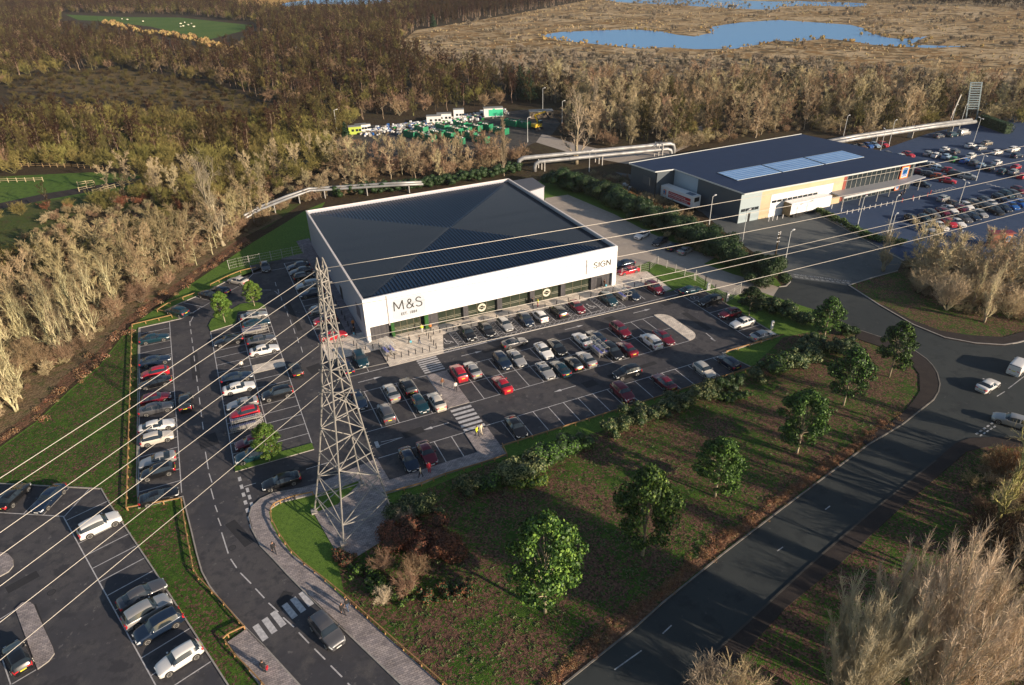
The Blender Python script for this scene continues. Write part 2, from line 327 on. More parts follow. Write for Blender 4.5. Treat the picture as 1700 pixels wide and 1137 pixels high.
# brown fringe under the hedgerow trees and beside the main road
SCRUB = ground_mat('bramble_ground', [(0,0,0,(.15,.075,.045)), (.5,.5,.12,(.10,.055,.035)), (3,.52,.08,(.24,.13,.08)), (1.4,.6,.06,(.05,.07,.02))], 4, bump=1)
SCRUB_ = SCRUB
flat('bramble_strip', P([(-80,785),(0,722),(60,678),(106,625),(158,588),(210,528),(295,468),(405,392),(415,399),(300,478),(215,538),(165,600),(115,640),(60,696),(0,738),(-80,802)]), 0.016, SCRUB)
flat('leaf_bank', P([(935,1137),(1057,1037),(1099,998),(1200,914),(1300,838),(1439,735),(1499,698),(1500,690),(1440,720),(1310,806),(1180,905),(1080,985),(1000,1050),(905,1128)]), 0.016, SCRUB)
# main road + service road
ROAD = P([(860,1200),(935,1137),(1057,1040),(1099,1002),(1200,919.8),(1300,843.5),(1439,740),(1499,704),(1550,663.7),(1560.3,638),(1556,620),(1538,596.4),(1517,581.5),(1481,566.5),(1427,548.6),(1370,520),(1283.7,491.8),(1293.5,476.5),(1309,470),(1317,462),(1409,473.8),(1460,506.7),(1517,539.6),(1568,560.5),(1618.6,570),(1666.5,573),(1720,561),(1850,530),(1950,640),(1850,735),(1700,728),(1648,726),(1609,728),(1586,736),(1553,765),(1444.4,851.7),(1339.7,942.5),(1200,1071.7),(1130,1137),(1060,1200)])
flat('main_road', ROAD, 0.012, ASPH2)
PATH_R = P([(1553,765),(1586,736),(1609,728),(1648,726),(1700,728),(1700,742),(1640,742),(1605,750),(1486.3,851.7),(1395.5,935.5),(1305,1009),(1228,1092.7),(1160,1160),(1100,1200),(1060,1200),(1130,1137),(1200,1071.7),(1339.7,942.5),(1444.4,851.7)])
mb = MB(); mb.prism(PATH_R, 0.0, 0.10); struct('footpath', mb, FOOT)
PATH_L = P([(1427,549),(1481,567),(1517,582),(1538,597),(1556,620),(1560,638),(1550,664),(1499,704),(1439,740),(1432,733),(1490,694),(1515,668),(1527,650),(1526,622),(1512,603),(1480,582),(1420,562)])
mb = MB(); mb.prism(PATH_L, 0.0, 0.10); struct('footpath', mb, FOOT)
mb = MB(); mb.prism(P([(1460,508),(1517,541),(1568,562),(1618.6,571.5),(1666.5,574.5),(1720,562.5),(1720,545),(1666,560),(1610,557),(1560,549),(1510,530),(1468,507)]), 0.0, 0.10); struct('footpath', mb, FOOT)
VERGE_ = ground_mat('shaded_verge', [(0,0,0,(.05,.11,.018)), (.3,.5,.15,(.07,.14,.025)), (.18,.52,.06,(.15,.10,.055)), (3.2,.50,.06,(.075,.05,.03)), (5,.55,.05,(.26,.18,.10))], 6, bump=.6)
VERGE = leaf_mat('leafy_roadside_verge', .10, .80, .22)  # same grass and fallen-leaf tones as the leafy lawn
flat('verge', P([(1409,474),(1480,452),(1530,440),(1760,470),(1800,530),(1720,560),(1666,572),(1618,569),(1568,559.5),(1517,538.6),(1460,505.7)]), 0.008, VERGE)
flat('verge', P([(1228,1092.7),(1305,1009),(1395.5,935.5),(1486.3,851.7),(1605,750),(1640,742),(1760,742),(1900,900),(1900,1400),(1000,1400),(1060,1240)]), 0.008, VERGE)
# neighbouring supermarket: yard, car park
flat('service_yard_road', P([(1020,285),(1110,330),(1165,352),(1212,392),(1300,452),(1317,462),(1409,473.8),(1490,450),(1500,430),(1468,412),(1360,353),(1330,348),(1222,371),(1180,352),(1130,330),(1050,290)]), 0.016, ASPH3)
flat('car_park', P([(1330,348),(1360,353),(1468,412),(1500,432),(1560,440),(1800,470),(2050,480),(2050,200),(1760,180),(1610,205),(1540,222),(1460,250),(1330,262),(1300,300)]), 0.010, ASPH_B)
flat('yard', P([(905.9,328.6),(942.8,323),(1020,355.6),(1082,388),(1154,416.5),(1188.5,427),(1169,437.6),(1217.6,455.3),(1263.5,467.6),(1293.5,476.5),(1283.7,491.8),(1256,482),(1218,490),(1200,484),(1152,453.5),(1089,437.6),(1078,434),(1020,455),(960,400),(900,345)]), 0.008, CONC)
flat('recycling_yard', P([(555,235),(590,208),(700,206),(800,190),(870,182),(915,186),(930,205),(915,225),(880,240),(850,258),(760,262),(640,270),(580,262)]), 0.004, ground_mat('yard_tarmac', [(0,0,0,(.075,.070,.066)), (.05,.5,.1,(.10,.09,.08)), (.6,.56,.08,(.055,.05,.048))], 10, bump=.3))
flat('access_road', P([(1000,255),(1070,240),(1130,226),(1180,200),(1200,205),(1150,240),(1100,262),(1040,272)]), 0.004, CONC)
flat('access_road', P([(900,222),(960,240),(1010,250),(1050,262),(1040,272),(960,258),(890,236)]), 0.008, CONC)

# ---------------------------------------------------------------- the store's car park
W = lambda x, y: (x, y)
LK = P([(303.8,824.7),(310,850),(317.5,879.8),(327,920),(335.5,949.7),(348,973),(363,993),(382,1014),(410,1045),(441.7,1076.8),(496.7,1137),(560,1210)])
RK = P([(565,787),(530,803),(500.7,811),(454,819.4),(433,829),(418,842.7),(413.9,858.6),(419,880),(433,907),(454,928.5),(475.3,952),(509.4,986.8),(573,1048),(666,1137),(735,1210)])
CP = [tuple(at(230.7,843.8))[:2],(-46.8,48.2)]+P([(300.6,529.7),(272.3,517.3),(300,504),(328.8,491.8),(378,467),(418.8,454.7)])+[(-25.5,63.4),(-25.5,68.3),(-18.8,68.5),(-13.7,66.0),(-13.7,28.2),(-18.6,28.2),(-18.6,21.2),(-10.1,21.1),(-10.1,15.1),(-0.9,15.1),(1.2,21.1),(44.0,21.1),(45.4,17.0),(47.0,16.9),(49.5,17.6),(52.1,14.8),(51.8,-5.6),(39.6,-5.6),(40.9,-11.1),(-2.4,-11.1),(-17.8,-11.1),(-18.1,-6.3)]
CP += RK[0:1]+RK[1:] + LK[::-1]
flat('car_park_asphalt', CP, 0.016, ASPH)
BL = [W(*q) for q in P([(-200,795),(0,803.4),(100,808.5),(168.4,811.9),(184,839.4),(254,944),(290,1000),(360,1108.6),(390,1155),(440,1230),(-200,1300)])]
flat('overflow_car_park', BL, 0.016, ASPH)
PADZ = 0.13
def pad(name, pts, mat, z=PADZ):
    mb = MB(); mb.prism(pts, 0.0, z, 0, 1); return struct(name, mb, [mat, KERB])
pad('paving', [(-13.7,28.2),(-18.6,28.2),(-18.6,21.2),(-10.1,21.1),(-10.1,15.1),(-0.9,15.1),(1.2,21.1),(44.0,21.1),(45.3,17.2),(46.8,17.4),(47.4,26.4),(41.0,28.2),(38.6,28.4),(38.6,24.7),(-11.0,24.7),(-11.0,24.0),(-11.0,28.2)], PAVE_L)
pad('paving', [(-13.7,28.205),(-11.0,28.205),(-11.0,78.0),(-14.0,77.5),(-13.9,69.4),(-18.8,68.7),(-18.7,68.4),(-13.7,66.0)], PAVE_D, .126)
pad('walkway', [(-5.55,0.15),(-2.3,0.1),(-2.3,9.85),(-5.55,9.95)], PAVE, .09)
pad('paving', [(-5.7,-6.5),(-2.4,-6.5),(-2.4,-13.3)]+P([(823,762.3),(740,788),(700,804.5),(642.5,820)])+P([(620,812),(598,797.7),(560,811),(524.5,821),(480,831.6),(464.7,835.3),(452,843.8),(446.7,850),(449.9,869),(462.6,892.5),(483.8,920),(522,949),(573,995.3),(636.5,1052.5),(700,1108.6),(800,1200)])+RK[::-1][0:]+[(-18.1,-6.3),(-17.8,-11.1),(-5.7,-11.0)], PAVE)
pad('paving', P([(410,1045),(441.7,1076.8),(496.7,1137),(560,1210),(480,1210),(430,1137),(378,1067)]), PAVE)
pad('pylon_base_paving', P([(521,852),(560,838),(600,800),(642,822),(657,868),(640,895),(575,935),(560,920)]), PAVE, .06)
def rounded(x0, y0, x1, y1, r, corners=(1,1,1,1)):
    out = []
    for k, (cx, cy, a0) in enumerate(((x1-r, y1-r, 0), (x0+r, y1-r, 90), (x0+r, y0+r, 180), (x1-r, y0+r, 270))):
        if corners[k]: out += [(cx+r*math.cos(R(a0+i*15)), cy+r*math.sin(R(a0+i*15))) for i in range(7)]
        else: out.append(((x1, y1), (x0, y1), (x0, y0), (x1, y0))[k])
    return out
pad('island', rounded(37.55, 0.0, 40.0, 10.2, 2.3, (1,0,0,1)), PAVE_L)
pad('island', [(-30.1,23.0),(-25.1,23.0),(-25.1,25.5),(-30.1,25.5)], PAVE_L)
GR = G_LAWN
def green(pts, z=.14):
    mb = MB(); mb.prism(pts, 0.0, z, 0, 1); return struct('grass_island', mb, [GR, KERB])
green([(-35.3,0.9),(-25.2,0.9),(-25.2,-0.6),(-35.3,-0.6)])
green(P([(350,551),(346,541),(352,530),(375,520),(400,505),(418,503),(432,503),(440,508),(441,512),(395,519),(391,538)]))
green(P([(1078,452),(1082,450),(1152,465),(1155,475),(1140,476),(1121,480)]), .10)
pad('island', P([(-90,925),(0,917),(14,920),(22,929),(23,940),(15,950),(0,958),(-60,975)]), PAVE, .14)
pad('island', P([(26,1012),(38,1001),(50,1000),(57,1005),(63,1020),(88,1075),(91,1086),(82,1098),(63,1112),(60,1104)]), PAVE, .14)

# kerbs
kb = MB()
def kerb(pts, w=.14, z=.13):
    for a, b in zip(pts[:-1], pts[1:]):
        d = Vector((b[0]-a[0], b[1]-a[1], 0)); L = d.length
        if L < .02: continue
        kb.box(((a[0]+b[0])/2, (a[1]+b[1])/2, z/2+.002*(len(kb.f)%5)), (L+.1, w, z), math.atan2(d.y, d.x))
kerb([(-46.9,3.1),(-46.9,48.3)]+P([(300.6,529.3),(272.3,516.8),(300,503.5),(328.8,491.3),(378,466.5),(400,457)]))
kerb(LK); kerb([LK[0],CP[0]]); kerb([CP[0],(-46.9,3.1)]); kerb(RK[1:])
kerb([(51.9,15.0),(51.9,-5.7),(39.7,-5.7),(41.0,-11.2),(-2.4,-11.2)])
wk = MB(); kb_, kb = kb, wk
kerb(P([(935,1137),(1057,1040),(1099,1002),(1200,919.8),(1300,843.5),(1439,740),(1499,704),(1550,663.7),(1558,650),(1560.3,638),(1556,620),(1548,607),(1538,596.4),(1517,581.5),(1481,566.5),(1427,548.6)]), .16)
kb = kb_; struct('kerb', wk, nmat('weathered_kerb', (.22,.20,.18), .9, var=(.13,.12,.11), scale=1.2))
kerb(P([(1409,473.8),(1460,506.7),(1517,539.6),(1568,560.5),(1618.6,570),(1666.5,573),(1690,569),(1720,561)]), .22)
kerb(P([(1409,473.8),(1445,462),(1490,450)]), .2)
kerb(P([(1293.5,476.5),(1305,475),(1312,468),(1309,462)]), .2)

dk = MB(); kb, kb_ = dk, kb; kerb(P([(1553,765),(1444.4,851.7),(1339.7,942.5),(1200,1071.7),(1130,1137),(1060,1200)]), .2, .12); kb = kb_; struct('kerb', dk, nmat('dark_kerb', (.06,.055,.05), .9))  # one even dark tone for the kerb on this side
kerb([tuple(q) for q in BL[:9]])
kerb(P([(1352,353),(1468,416),(1500,433)]), .2)
struct('kerb', kb, KERB)

# repairs and ironwork in the tarmac
PT = ground_mat('tarmac_patch', [(0,0,0,(.040,.040,.046)), (.8,.5,.1,(.05,.05,.055)), (20,.5,.15,(.036,.036,.04))], 30, bump=.1)
pm_ = MB()
for x, y, w_, d_, a_ in [(-38.5,30,1.2,9,0),(-21,40,.9,12,.02),(-38,8,2.4,3,.1),(8,12.6,6,1.1,0),(24,-3.2,9,.9,.02),(30,12.4,1.8,2.2,.1),(43,5,1.2,7,0),(-12,-3,3,1.4,.1),(-21,20,2.2,2.6,.2),(-27.5,-3.8,5,1.0,0),(-36,-12,1.2,5,.35),(16,-3.6,2.2,1.6,.05),(-58,-9,3,1.2,.4),(-56,-16,1.2,6,.3),(42.5,13,2,1.4,0),(-33,-24,2.4,1.2,.9)]:
    c_, s_ = math.cos(a_), math.sin(a_); pm_.add([(x+(i*w_*c_-j*d_*s_)/2, y+(i*w_*s_+j*d_*c_)/2, .019) for i, j in ((-1,-1),(1,-1),(1,1),(-1,1))], [(0,1,2,3)])
struct('tarmac_patch', pm_, PT)
for i_, (x, y) in enumerate([(-37.2,20),(-20.4,33),(2,13.8),(18,-2.0),(31,-4.6),(43.8,9),(-9,-1.8),(-28,-3.4),(-37,-14),(-55,-12)]):
    dm = MB(); dm.disc((0,0,.0205), .42, 'z', 16); dm.disc((0,0,.0225), .34, 'z', 16, 1); o_ = dm.build('manhole_cover', [PT, nmat('cast_iron', (.05,.045,.045), .6) if 'cast_iron' not in bpy.data.materials else bpy.data.materials['cast_iron']]); o_.location = (x, y, 0)
    tag(o_, 'round iron manhole cover in the tarmac, '+ORD[i_]+' of ten', 'manhole cover', 'manhole covers')

# painted markings
ml = MB(); MZ = .021
def ln(a, b, w=.11, z=MZ): ml.line(a, b, w, z)
def pxl(a, b, w=.11): ln(at(*a), at(*b), w)
def hbays(x0, x1, y0, y1, pitch=2.5, outer=None, skip=()):      # bays side by side along x
    n = int(round((x1-x0)/pitch))
    for i in range(n+1):
        if i not in skip: ln((x0+i*pitch, y0), (x0+i*pitch, y1))
def vbays(x0, x1, y0, y1, pitch=2.5, skip=()):
    n = int(round((y1-y0)/pitch))
    for i in range(n+1):
        if i not in skip: ln((x0, y0+i*pitch), (x1, y0+i*pitch))
ZR = MZ+.002
for y in (0, 5, 10):
    ln((-2.3, y), (37.5, y), z=ZR); ln((-18.1 if y else -18.1, y), (-5.6, y), z=ZR)
hbays(0, 37.5, 0, 10); hbays(-15.6, -5.6, 0, 10)
ln((-2.3,-6.1),(40.2,-6.1), z=ZR); hbays(0, 37.5, -11, -6.1)
ln((-17.9,-6.2),(-5.6,-6.2), z=ZR); hbays(-15.1, -7.6, -11, -6.2, 2.5)
# left rows
ln((-46.7,-1.7),(-46.7,48.2), z=ZR); ln((-41.8,-1.6),(-41.8,48.3), z=ZR); vbays(-46.8,-41.8,.9,48.4)
ln((-35.3,1.0),(-35.3,41), z=ZR); ln((-30.2,1.0),(-30.2,44), z=ZR); ln((-25.2,1.0),(-25.2,46.6), z=ZR)
vbays(-35.3,-30.2,3.4,40.9); vbays(-30.2,-25.2,3.4,22.9); vbays(-30.2,-25.2,28,45.5)
ln((-18.6,21.2),(-18.6,66), z=ZR); vbays(-18.6,-13.8,28.3,65.8)
ln((-13.5,15.2),(-13.5,21.0)); ln((-16.4,15.2),(-16.4,21.0)); ln((-18.6,15.15),(46.8,15.15), .14)
# right column
ln((46.95,16.7),(46.95,-5.6), z=ZR)
for y in (13.9,11.4,6.4,3.9,-1.1,-3.4): ln((46.95,y),(51.8,y))
for y in (12.6,8.9,.6): 
    for k in range(12):
        a, b = 2*PI*k/12, 2*PI*(k+1)/12; ln((48.5+.75*math.cos(a), y+.75*math.sin(a)), (48.5+.75*math.cos(b), y+.75*math.sin(b)), .08, ZR)
    ln((48.2,y-.4),(48.7,y+.1),.1,ZR); ln((48.3,y+.05),(48.8,y+.45),.1,ZR)
# front disabled bays with hatching
FB = [1.2, 4.9, 8.6, 12.3, 15.9, 18.4, 22.0, 25.7, 29.2, 32.9]
def hatch(x0, y0, x1, y1, s=.75):
    ln((x0,y0),(x1,y0),.1,ZR); ln((x0,y1),(x1,y1),.1,ZR); ln((x0,y0),(x0,y1),.1,ZR); ln((x1,y0),(x1,y1),.1,ZR)
    n = max(1, int(round((y1-y0)/s))) if (y1-y0) > (x1-x0) else max(1, int(round((x1-x0)/s)))
    for k in range(n):
        if (y1-y0) > (x1-x0):
            a, b = y0+(y1-y0)*k/n, y0+(y1-y0)*(k+1)/n
            ln((x0,a),(x1,b),.06); ln((x1,a),(x0,b),.06,MZ+.001)
        else:
            a, b = x0+(x1-x0)*k/n, x0+(x1-x0)*(k+1)/n
            ln((a,y0),(b,y1),.06); ln((b,y0),(a,y1),.06,MZ+.001)
hatch(-1.0, 15.3, 35.0, 16.3, .95)
for a in (2.3, 6.0, 9.7, 13.3, 19.7, 24.2, 30.6): hatch(a, 16.3, a+1.2, 21.0, .8)
hatch(-1.3, 16.3, -.3, 21.0, .8)
for x in (4.2, 16.9, 22.4, 28.2, 35.0, 37.4, 39.9, 42.5): ln((x,16.3),(x,21.0))
def wheelchair(x, y, s=1.0):
    for k in range(10):
        a, b = R(150+24*k), R(150+24*(k+1)); ln((x+.45*s*math.cos(a), y+.45*s*math.sin(a)), (x+.45*s*math.cos(b), y+.45*s*math.sin(b)), .1*s)
    ln((x-.1*s,y+.9*s),(x-.05*s,y+.1*s),.13*s,ZR); ln((x-.05*s,y+.1*s),(x+.5*s,y+.08*s),.12*s); ln((x+.5*s,y+.1*s),(x+.7*s,y-.45*s),.12*s,ZR); ln((x-.05*s,y+.5*s),(x+.35*s,y+.5*s),.1*s,ZR)
    ml.disc((x-.1*s,y+1.1*s,ZR+.002), .14*s, 'z', 10)
wheelchair(1.0, 18.2, 1.2); wheelchair(29.3, 18.2, 1.2)
# zebras
for k in range(7): ln((-5.7, 14.7-k*.66), (-2.3, 14.7-k*.66), .36, ZR)
for k in range(6): ln((-5.6, -.75-k*1.0), (-2.4, -.75-k*1.0), .55, ZR)
zq = [at(*q) for q in ((415,1043),(440,1062))]
for (a, b) in [((424,1038),(441,1062)),((439,1027),(456,1050)),((453,1016),(471,1039)),((472,1003),(490,1025)),((486,993),(504,1015)),((500,983),(517,1005))]:
    pxl(a, b, .62)
# arrows
def arrow(x, y, d, L=3.6):
    ln((x-d*L/2, y), (x+d*L*.2, y), .14); hx = x+d*L*.2
    ml.add([(hx, y-.28, MZ), (hx, y+.28, MZ), (x+d*L*.55, y, MZ)], [(0,1,2) if d < 0 else (0,2,1)])
arrow(-14.0, 12.9, 1); arrow(3.2, 12.9, 1); arrow(22.6, 12.9, 1); arrow(36.6,12.6,1); arrow(12.0,-3.1,-1); arrow(-8.6,-3.1,-1)
a, b = at(1172,553), at(1188,566); ln(a, b, .14); ln(b, (b.x-.1,b.y+1.1), .3)
ln(at(624,742),at(668,726),.1); ln(at(632,734),at(668,726),.1); ln(at(624,733),at(628,743),.5)
# centre lines
for (a, b) in [((341,750),(346,779)),((347,786),(352,801)),((350,811),(355,829)),((357,839),(361,850)),((362,860),(367,873))]: pxl(a, b, .12)
for k in range(11): ln((-38.45, 47-3.4*k), (-38.45, 45-3.4*k), .12)
for (a, b) in [((368,884),(379,919)),((383,928),(393,943)),((399,951),(417,969)),((424,977),(439,993)),((446,1001),(462,1016)),((470,1025),(488,1041)),((496,1050),(513,1068)),((522,1077),(540,1095)),((549,1105),(568,1124)),((577,1134),(596,1152)),((353,500),(372,490)),((320,520),(332,511)),((316,535),(321,525))]: pxl(a, b, .13)
for k in range(9): ln((-21.8, 57-3.6*k), (-21.9, 54.9-3.6*k), .11)
for k in range(7): pxl((397+k*3.2, 792+k*13), (399+k*3.2, 798.5+k*13), .38)
for k in range(3): pxl((410+k*3.4, 810+k*12), (412+k*3.4, 817+k*12), .34)
pxl((405,808),(425,802)); pxl((508,779),(545,768)); pxl((434,481.5),(450,481.5)); pxl((456,483),(463,489))
# angled row top left
d1 = Vector((13.0, 11.6)).normalized(); nn = Vector((-d1.y, d1.x)); o = Vector((-39.8, 48.6))
ln(o, o+d1*16.4, z=ZR)
for k in range(1, 7): q = o+d1*(2.6*k); ln(q, q+nn*4.8+d1*.0)
ln((-27.6,59.4),(-25.4,63.3)); ln((-25.4,63.4),(-18.7,63.4), z=ZR); ln((-22.6,63.4),(-22.6,68.2)); ln((-25.3,63.4),(-25.3,68.2))
# overflow car park, rows at an angle
dd = Vector((math.cos(R(-71.2)), math.sin(R(-71.2)))); no = Vector((math.cos(R(18.8)), math.sin(R(18.8)))); o = Vector((-54.9, .3))
ln(o, o+dd*34, z=ZR)
for k in range(13): q = o+dd*(1.0+2.55*k); ln(q, q+no*4.9)
o2 = at(107,857.4).to_2d(); o3 = at(0,851).to_2d(); u2 = (o3-o2).normalized(); ln(o2, o2+u2*20, z=ZR); ln(o2, at(149,811).to_2d())
for k in range(5): q = o2+u2*(2.55*k+.2) if k else None; (ln(q, q+Vector((-u2.y,u2.x))*-4.7+Vector((0,0))) if k else None)
pxl((4,1095),(18,1137)); pxl((18,1137),(60,1112)); pxl((0,1028),(26,1012)); pxl((20,1136),(0,1146))
struct('road_marking', ml, LINE)
# main road lines, junction ticks, supermarket markings
ml = MB(); MZ = .018; ZR = .020
for (a, b) in [((1655,658),(1668,650)),((1674,645),(1700,625)),((1020,1112),(1065,1080)),((1290,915),(1300,908)),((1370,846),(1378,840)),((1100,1052),(1115,1038))]: pxl(a, b, .12)
for k in range(5): pxl((1620+k*6.2, 721-k*4.2), (1623.5+k*6.2, 718.5-k*4.2), .25); pxl((1627+k*5.6, 724-k*3.6), (1630+k*5.6, 721.5-k*3.6), .2)
for k in range(11): 
    a = at(1319+8.6*k, 459+1.03*k); b = at(1324.5+8.6*k, 459.7+1.03*k); ln(a, b, .18); ln((a.x-.15,a.y-.35),(b.x-.15,b.y-.35), .12)
Q = lambda x, y: (1520+x/9.444, 290+y/9.444)
for k in range(7): pxl(Q(255+52*k, 250-10*k), Q(330+50*k, 268-10*k), .4)
for k in range(5): pxl(Q(1110+68*k, 145+20*k), Q(1190+68*k, 150+20*k), .45)
F4 = lambda x, y: (1340+x/4.722, 180+y/4.722)
for a, b in [((690,875),(830,925)),((770,915),(960,1000)),((790,905),(980,990)),((665,870),(740,850)),((665,900),(760,880)),((990,655),(1120,620)),((1340,650),(1440,630))]: pxl(F4(*a), F4(*b), .14)
for k in range(7): pxl(F4(775+30*k, 915+12*k), F4(815+30*k, 915+12*k), .14)
for k in range(5): pxl(F4(1640+k*0, 0), F4(1641, 0), .01) if False else None
for a, b in [((1590,970),(1700,1010)),((1660,950),(1700,965)),((1180,1010),(1310,985))]: pxl(F4(*a), F4(*b), .14)
struct('road_marking', ml, LINE_Y)
def text(s, size, ext=0.0, offset=0.0, align='LEFT', space=1.0):
    cu = bpy.data.curves.new('tmp', 'FONT'); cu.body = s; cu.size = size; cu.extrude = ext; cu.offset = offset; cu.align_x = align; cu.space_character = space; cu.resolution_u = 3
    o = bpy.data.objects.new('tmp', cu); col.objects.link(o); bpy.context.view_layer.update()
    me = bpy.data.meshes.new_from_object(o.evaluated_get(bpy.context.evaluated_depsgraph_get()))
    bpy.data.objects.remove(o); return me
def letters(name, s, size, mat, loc, rot, ext=.03, offset=0.0, align='LEFT', parent=None, space=1.0):
    me = text(s, size, ext, offset, align, space); me.materials.clear(); me.materials.append(mat)
    o = bpy.data.objects.new(name, me); col.objects.link(o); o.location = loc; o.rotation_euler = rot
    if parent: o.parent = parent
    return o
a, b = at(1317,456.5), at(1412,468.5)
t = letters('road_lettering', 'SERVICE VEHICLES AND VTU AND', 1.0, LINE_Y, (a.x, a.y, .02), (0, 0, math.atan2(b.y-a.y, b.x-a.x)), 0)
w_ = max(v.co.x for v in t.data.vertices); t.scale = ((b-a).length/w_, .95, 1); tag(t, kind='structure')

# ---------------------------------------------------------------- the store
X0, X1, Y0, Y1, HB = -11.24, 38.27, 24.0, 73.4, 8.26
st = empty('retail_store', ((X0+X1)/2, Y0, 0), 0, 'big white box store with dark ribbed roof and M&S lettering above the shopfront', 'store')
def SP(name, mb, mats, smooth=False, parent=None):
    o = mb.build(name, mats, smooth=smooth); o.parent = parent or st; o.location = (-(X0+X1)/2, -Y0, 0) if parent is None else (0,0,0); return o
mb = MB()
mb.b3(X0, Y0, 2.93, X1, Y0+.35, HB)            # fascia
mb.b3(X0, Y0, 0, -10.62, Y0+.9, 2.93); mb.b3(X1-.85, Y0, 0, X1, Y0+.9, 2.93)
SP('fascia', mb, WHITE)
mb = MB(); mb.b3(X0, Y0+.9, 0, X0+.3, Y1, HB-.25)
for k in range(60): mb.b3(X0-.03, Y0+1.2+k*.8, .1, X0, Y0+1.28+k*.8, HB-.3)
SP('wall', mb, GREYC)
mb = MB(); mb.b3(X1-.3, Y0+.9, 0, X1, Y1, HB-.25); mb.b3(X0+.3, Y1-.3, 0, X1-.3, Y1, HB-.25); SP('wall', mb, GREYC)
mb = MB()
mb.b3(X0-.02, Y0+.352, HB-.25, X0+.32, Y1+.02, HB+.02); mb.b3(X1-.32, Y0+.352, HB-.25, X1+.02, Y1+.02, HB+.02); mb.b3(X0+.322, Y1-.32, HB-.25, X1-.322, Y1+.02, HB+.02)
SP('parapet', mb, nmat('parapet_coping', (.78,.70,.66), .5))
# roof: shallow hip in four planes, ribs running up each slope
cx, cy = (X0+X1)/2, (Y0+Y1)/2; zr0, zr1 = HB-.75, HB-.2
A_, B_, C_, D_, O_ = (X0+.3,Y0+.35,zr0),(X1-.3,Y0+.35,zr0),(X1-.3,Y1-.3,zr0),(X0+.3,Y1-.3,zr0),(cx,cy,zr1)
mb = MB(); mb.add([A_,B_,C_,D_,O_], [(0,1,4),(1,2,4),(2,3,4),(3,0,4)])
SP('roof', mb, ROOFM)
mb = MB(); s_ = .62; hx = (X1-X0)/2-.4; hy = (Y1-Y0)/2-.4
def zroof(x, y): 
    t_ = 1-max(abs(x-cx)/(hx+.1), abs(y-cy)/(hy+.08)); return zr0+(zr1-zr0)*t_
k = -hx+.3
while k < hx:
    e = hy*abs(k)/hx + .25; x = cx+k
    for sg in (-1, 1):
        ya, yb = cy+sg*hy, cy+sg*e
        if abs(ya-yb) > .4: mb.bar((x, ya, zr0+.05), (x, yb, zroof(x, yb)+.05), .24, .14)
    e2 = hx*abs(k)/hy + .25; y = cy+k
    k += .66
mb.v = mb.v
SP('roof_ribs', mb, ROOFM2)
mb = MB(); k = -hy+.3
while k < hy:
    e = hx*abs(k)/hy+.25; y = cy+k
    for sg in (-1, 1):
        xa, xb = cx+sg*hx, cx+sg*e
        if abs(xa-xb) > .4: mb.bar((xa, y, zr0+.05), (xb, y, zroof(xb, y)+.05), .24, .10)
    k += .5
SP('roof_ribs', mb, ROOFM)
YR = Y0+.62
for a, b in ((-10.62,-7.3),(-.25,1.67),(33.66,X1-.85)): mb = MB(); mb.b3(a, YR-.1, 0, b, YR+.25, 2.93); SP('brick_panel', mb, DBRICK)
for a in (6.3, 12.95, 19.6, 26.1, 32.7): mb = MB(); mb.b3(a, Y0+.06, 0, a+.95, YR+.25, 2.925); SP('brick_pier', mb, DBRICK)
for a, b in ((-6.95,-6.4),(-.94,-.255)): mb = MB(); mb.b3(a, Y0+.06, 0, b, YR+.25, 2.928); SP('green_brick_pier', mb, GBRICK)
mb = MB(); mb.b3(-10.9, YR+.3, 0, X1-.5, YR+.5, 2.92); SP('shopfront_backing', mb, BLK)
mb = MB(); mb.b3(34.3, YR-.14, .05, 35.4, YR-.1, 2.2); SP('side_door', mb, DARKM)
FILM = nmat('frosted_film', (.34,.32,.25), .6)
gb = [(-6.4,-1.6),(1.67,6.3),(7.25,12.95),(13.9,19.6),(20.55,26.1),(27.05,32.7)]
for i, (a, b) in enumerate(gb):
    mb = MB(); mb.b3(a, YR, .1, b, YR+.04, 2.92); wd = SP('window', mb, GLASS)
    mb = MB(); n = 4 if i == 0 else 3
    for k in range(n+1): x = a+(b-a)*k/n; mb.b3(x-.03, YR-.05, .1, x+.03, YR-.005, 2.92)
    mb.b3(a, YR-.05, .04, b, YR-.006, .14)
    if i == 0: mb.b3(a, YR-.045, 1.5, b, YR-.008, 1.56)
    SP('frame', mb, nmat('brown_frame', (.16,.14,.09), .5), parent=wd)
    mb = MB()
    for zz in (1.0, 1.28): 
        for q0, q1 in ([(a+.15, b-.15)] if i in (0,1,3,5) else [(a+.15, a+(b-a)*.33-.1), (a+(b-a)*.67+.1, b-.15)]): mb = MB(); mb.b3(q0, YR-.012, zz, q1, YR-.003, zz+.055); SP('manifestation_stripe', mb, FILM, parent=wd)
    if i in (2, 4):
        mb = MB(); c = ((a+b)/2, YR-.03, 1.55)
        ring = [(c[0]+r_*math.cos(2*PI*k/28), c[1], c[2]+r_*math.sin(2*PI*k/28)) for r_ in (.80,.42) for k in range(28)]
        mb.add(ring, [(k,(k+1)%28,28+(k+1)%28,28+k) for k in range(28)], 0)
        mb.b3(c[0]-.62, c[1]-.01, c[2]-.14, c[0]+.62, c[1]-.004, c[2]+.14, 1); mb.b3(c[0]-.4, c[1]-.014, c[2]-.035, c[0]+.4, c[1]-.011, c[2]+.035, 0)
        SP('round_emblem', mb, [nmat('cream_vinyl', (.62,.58,.47), .6), BLK], parent=wd)
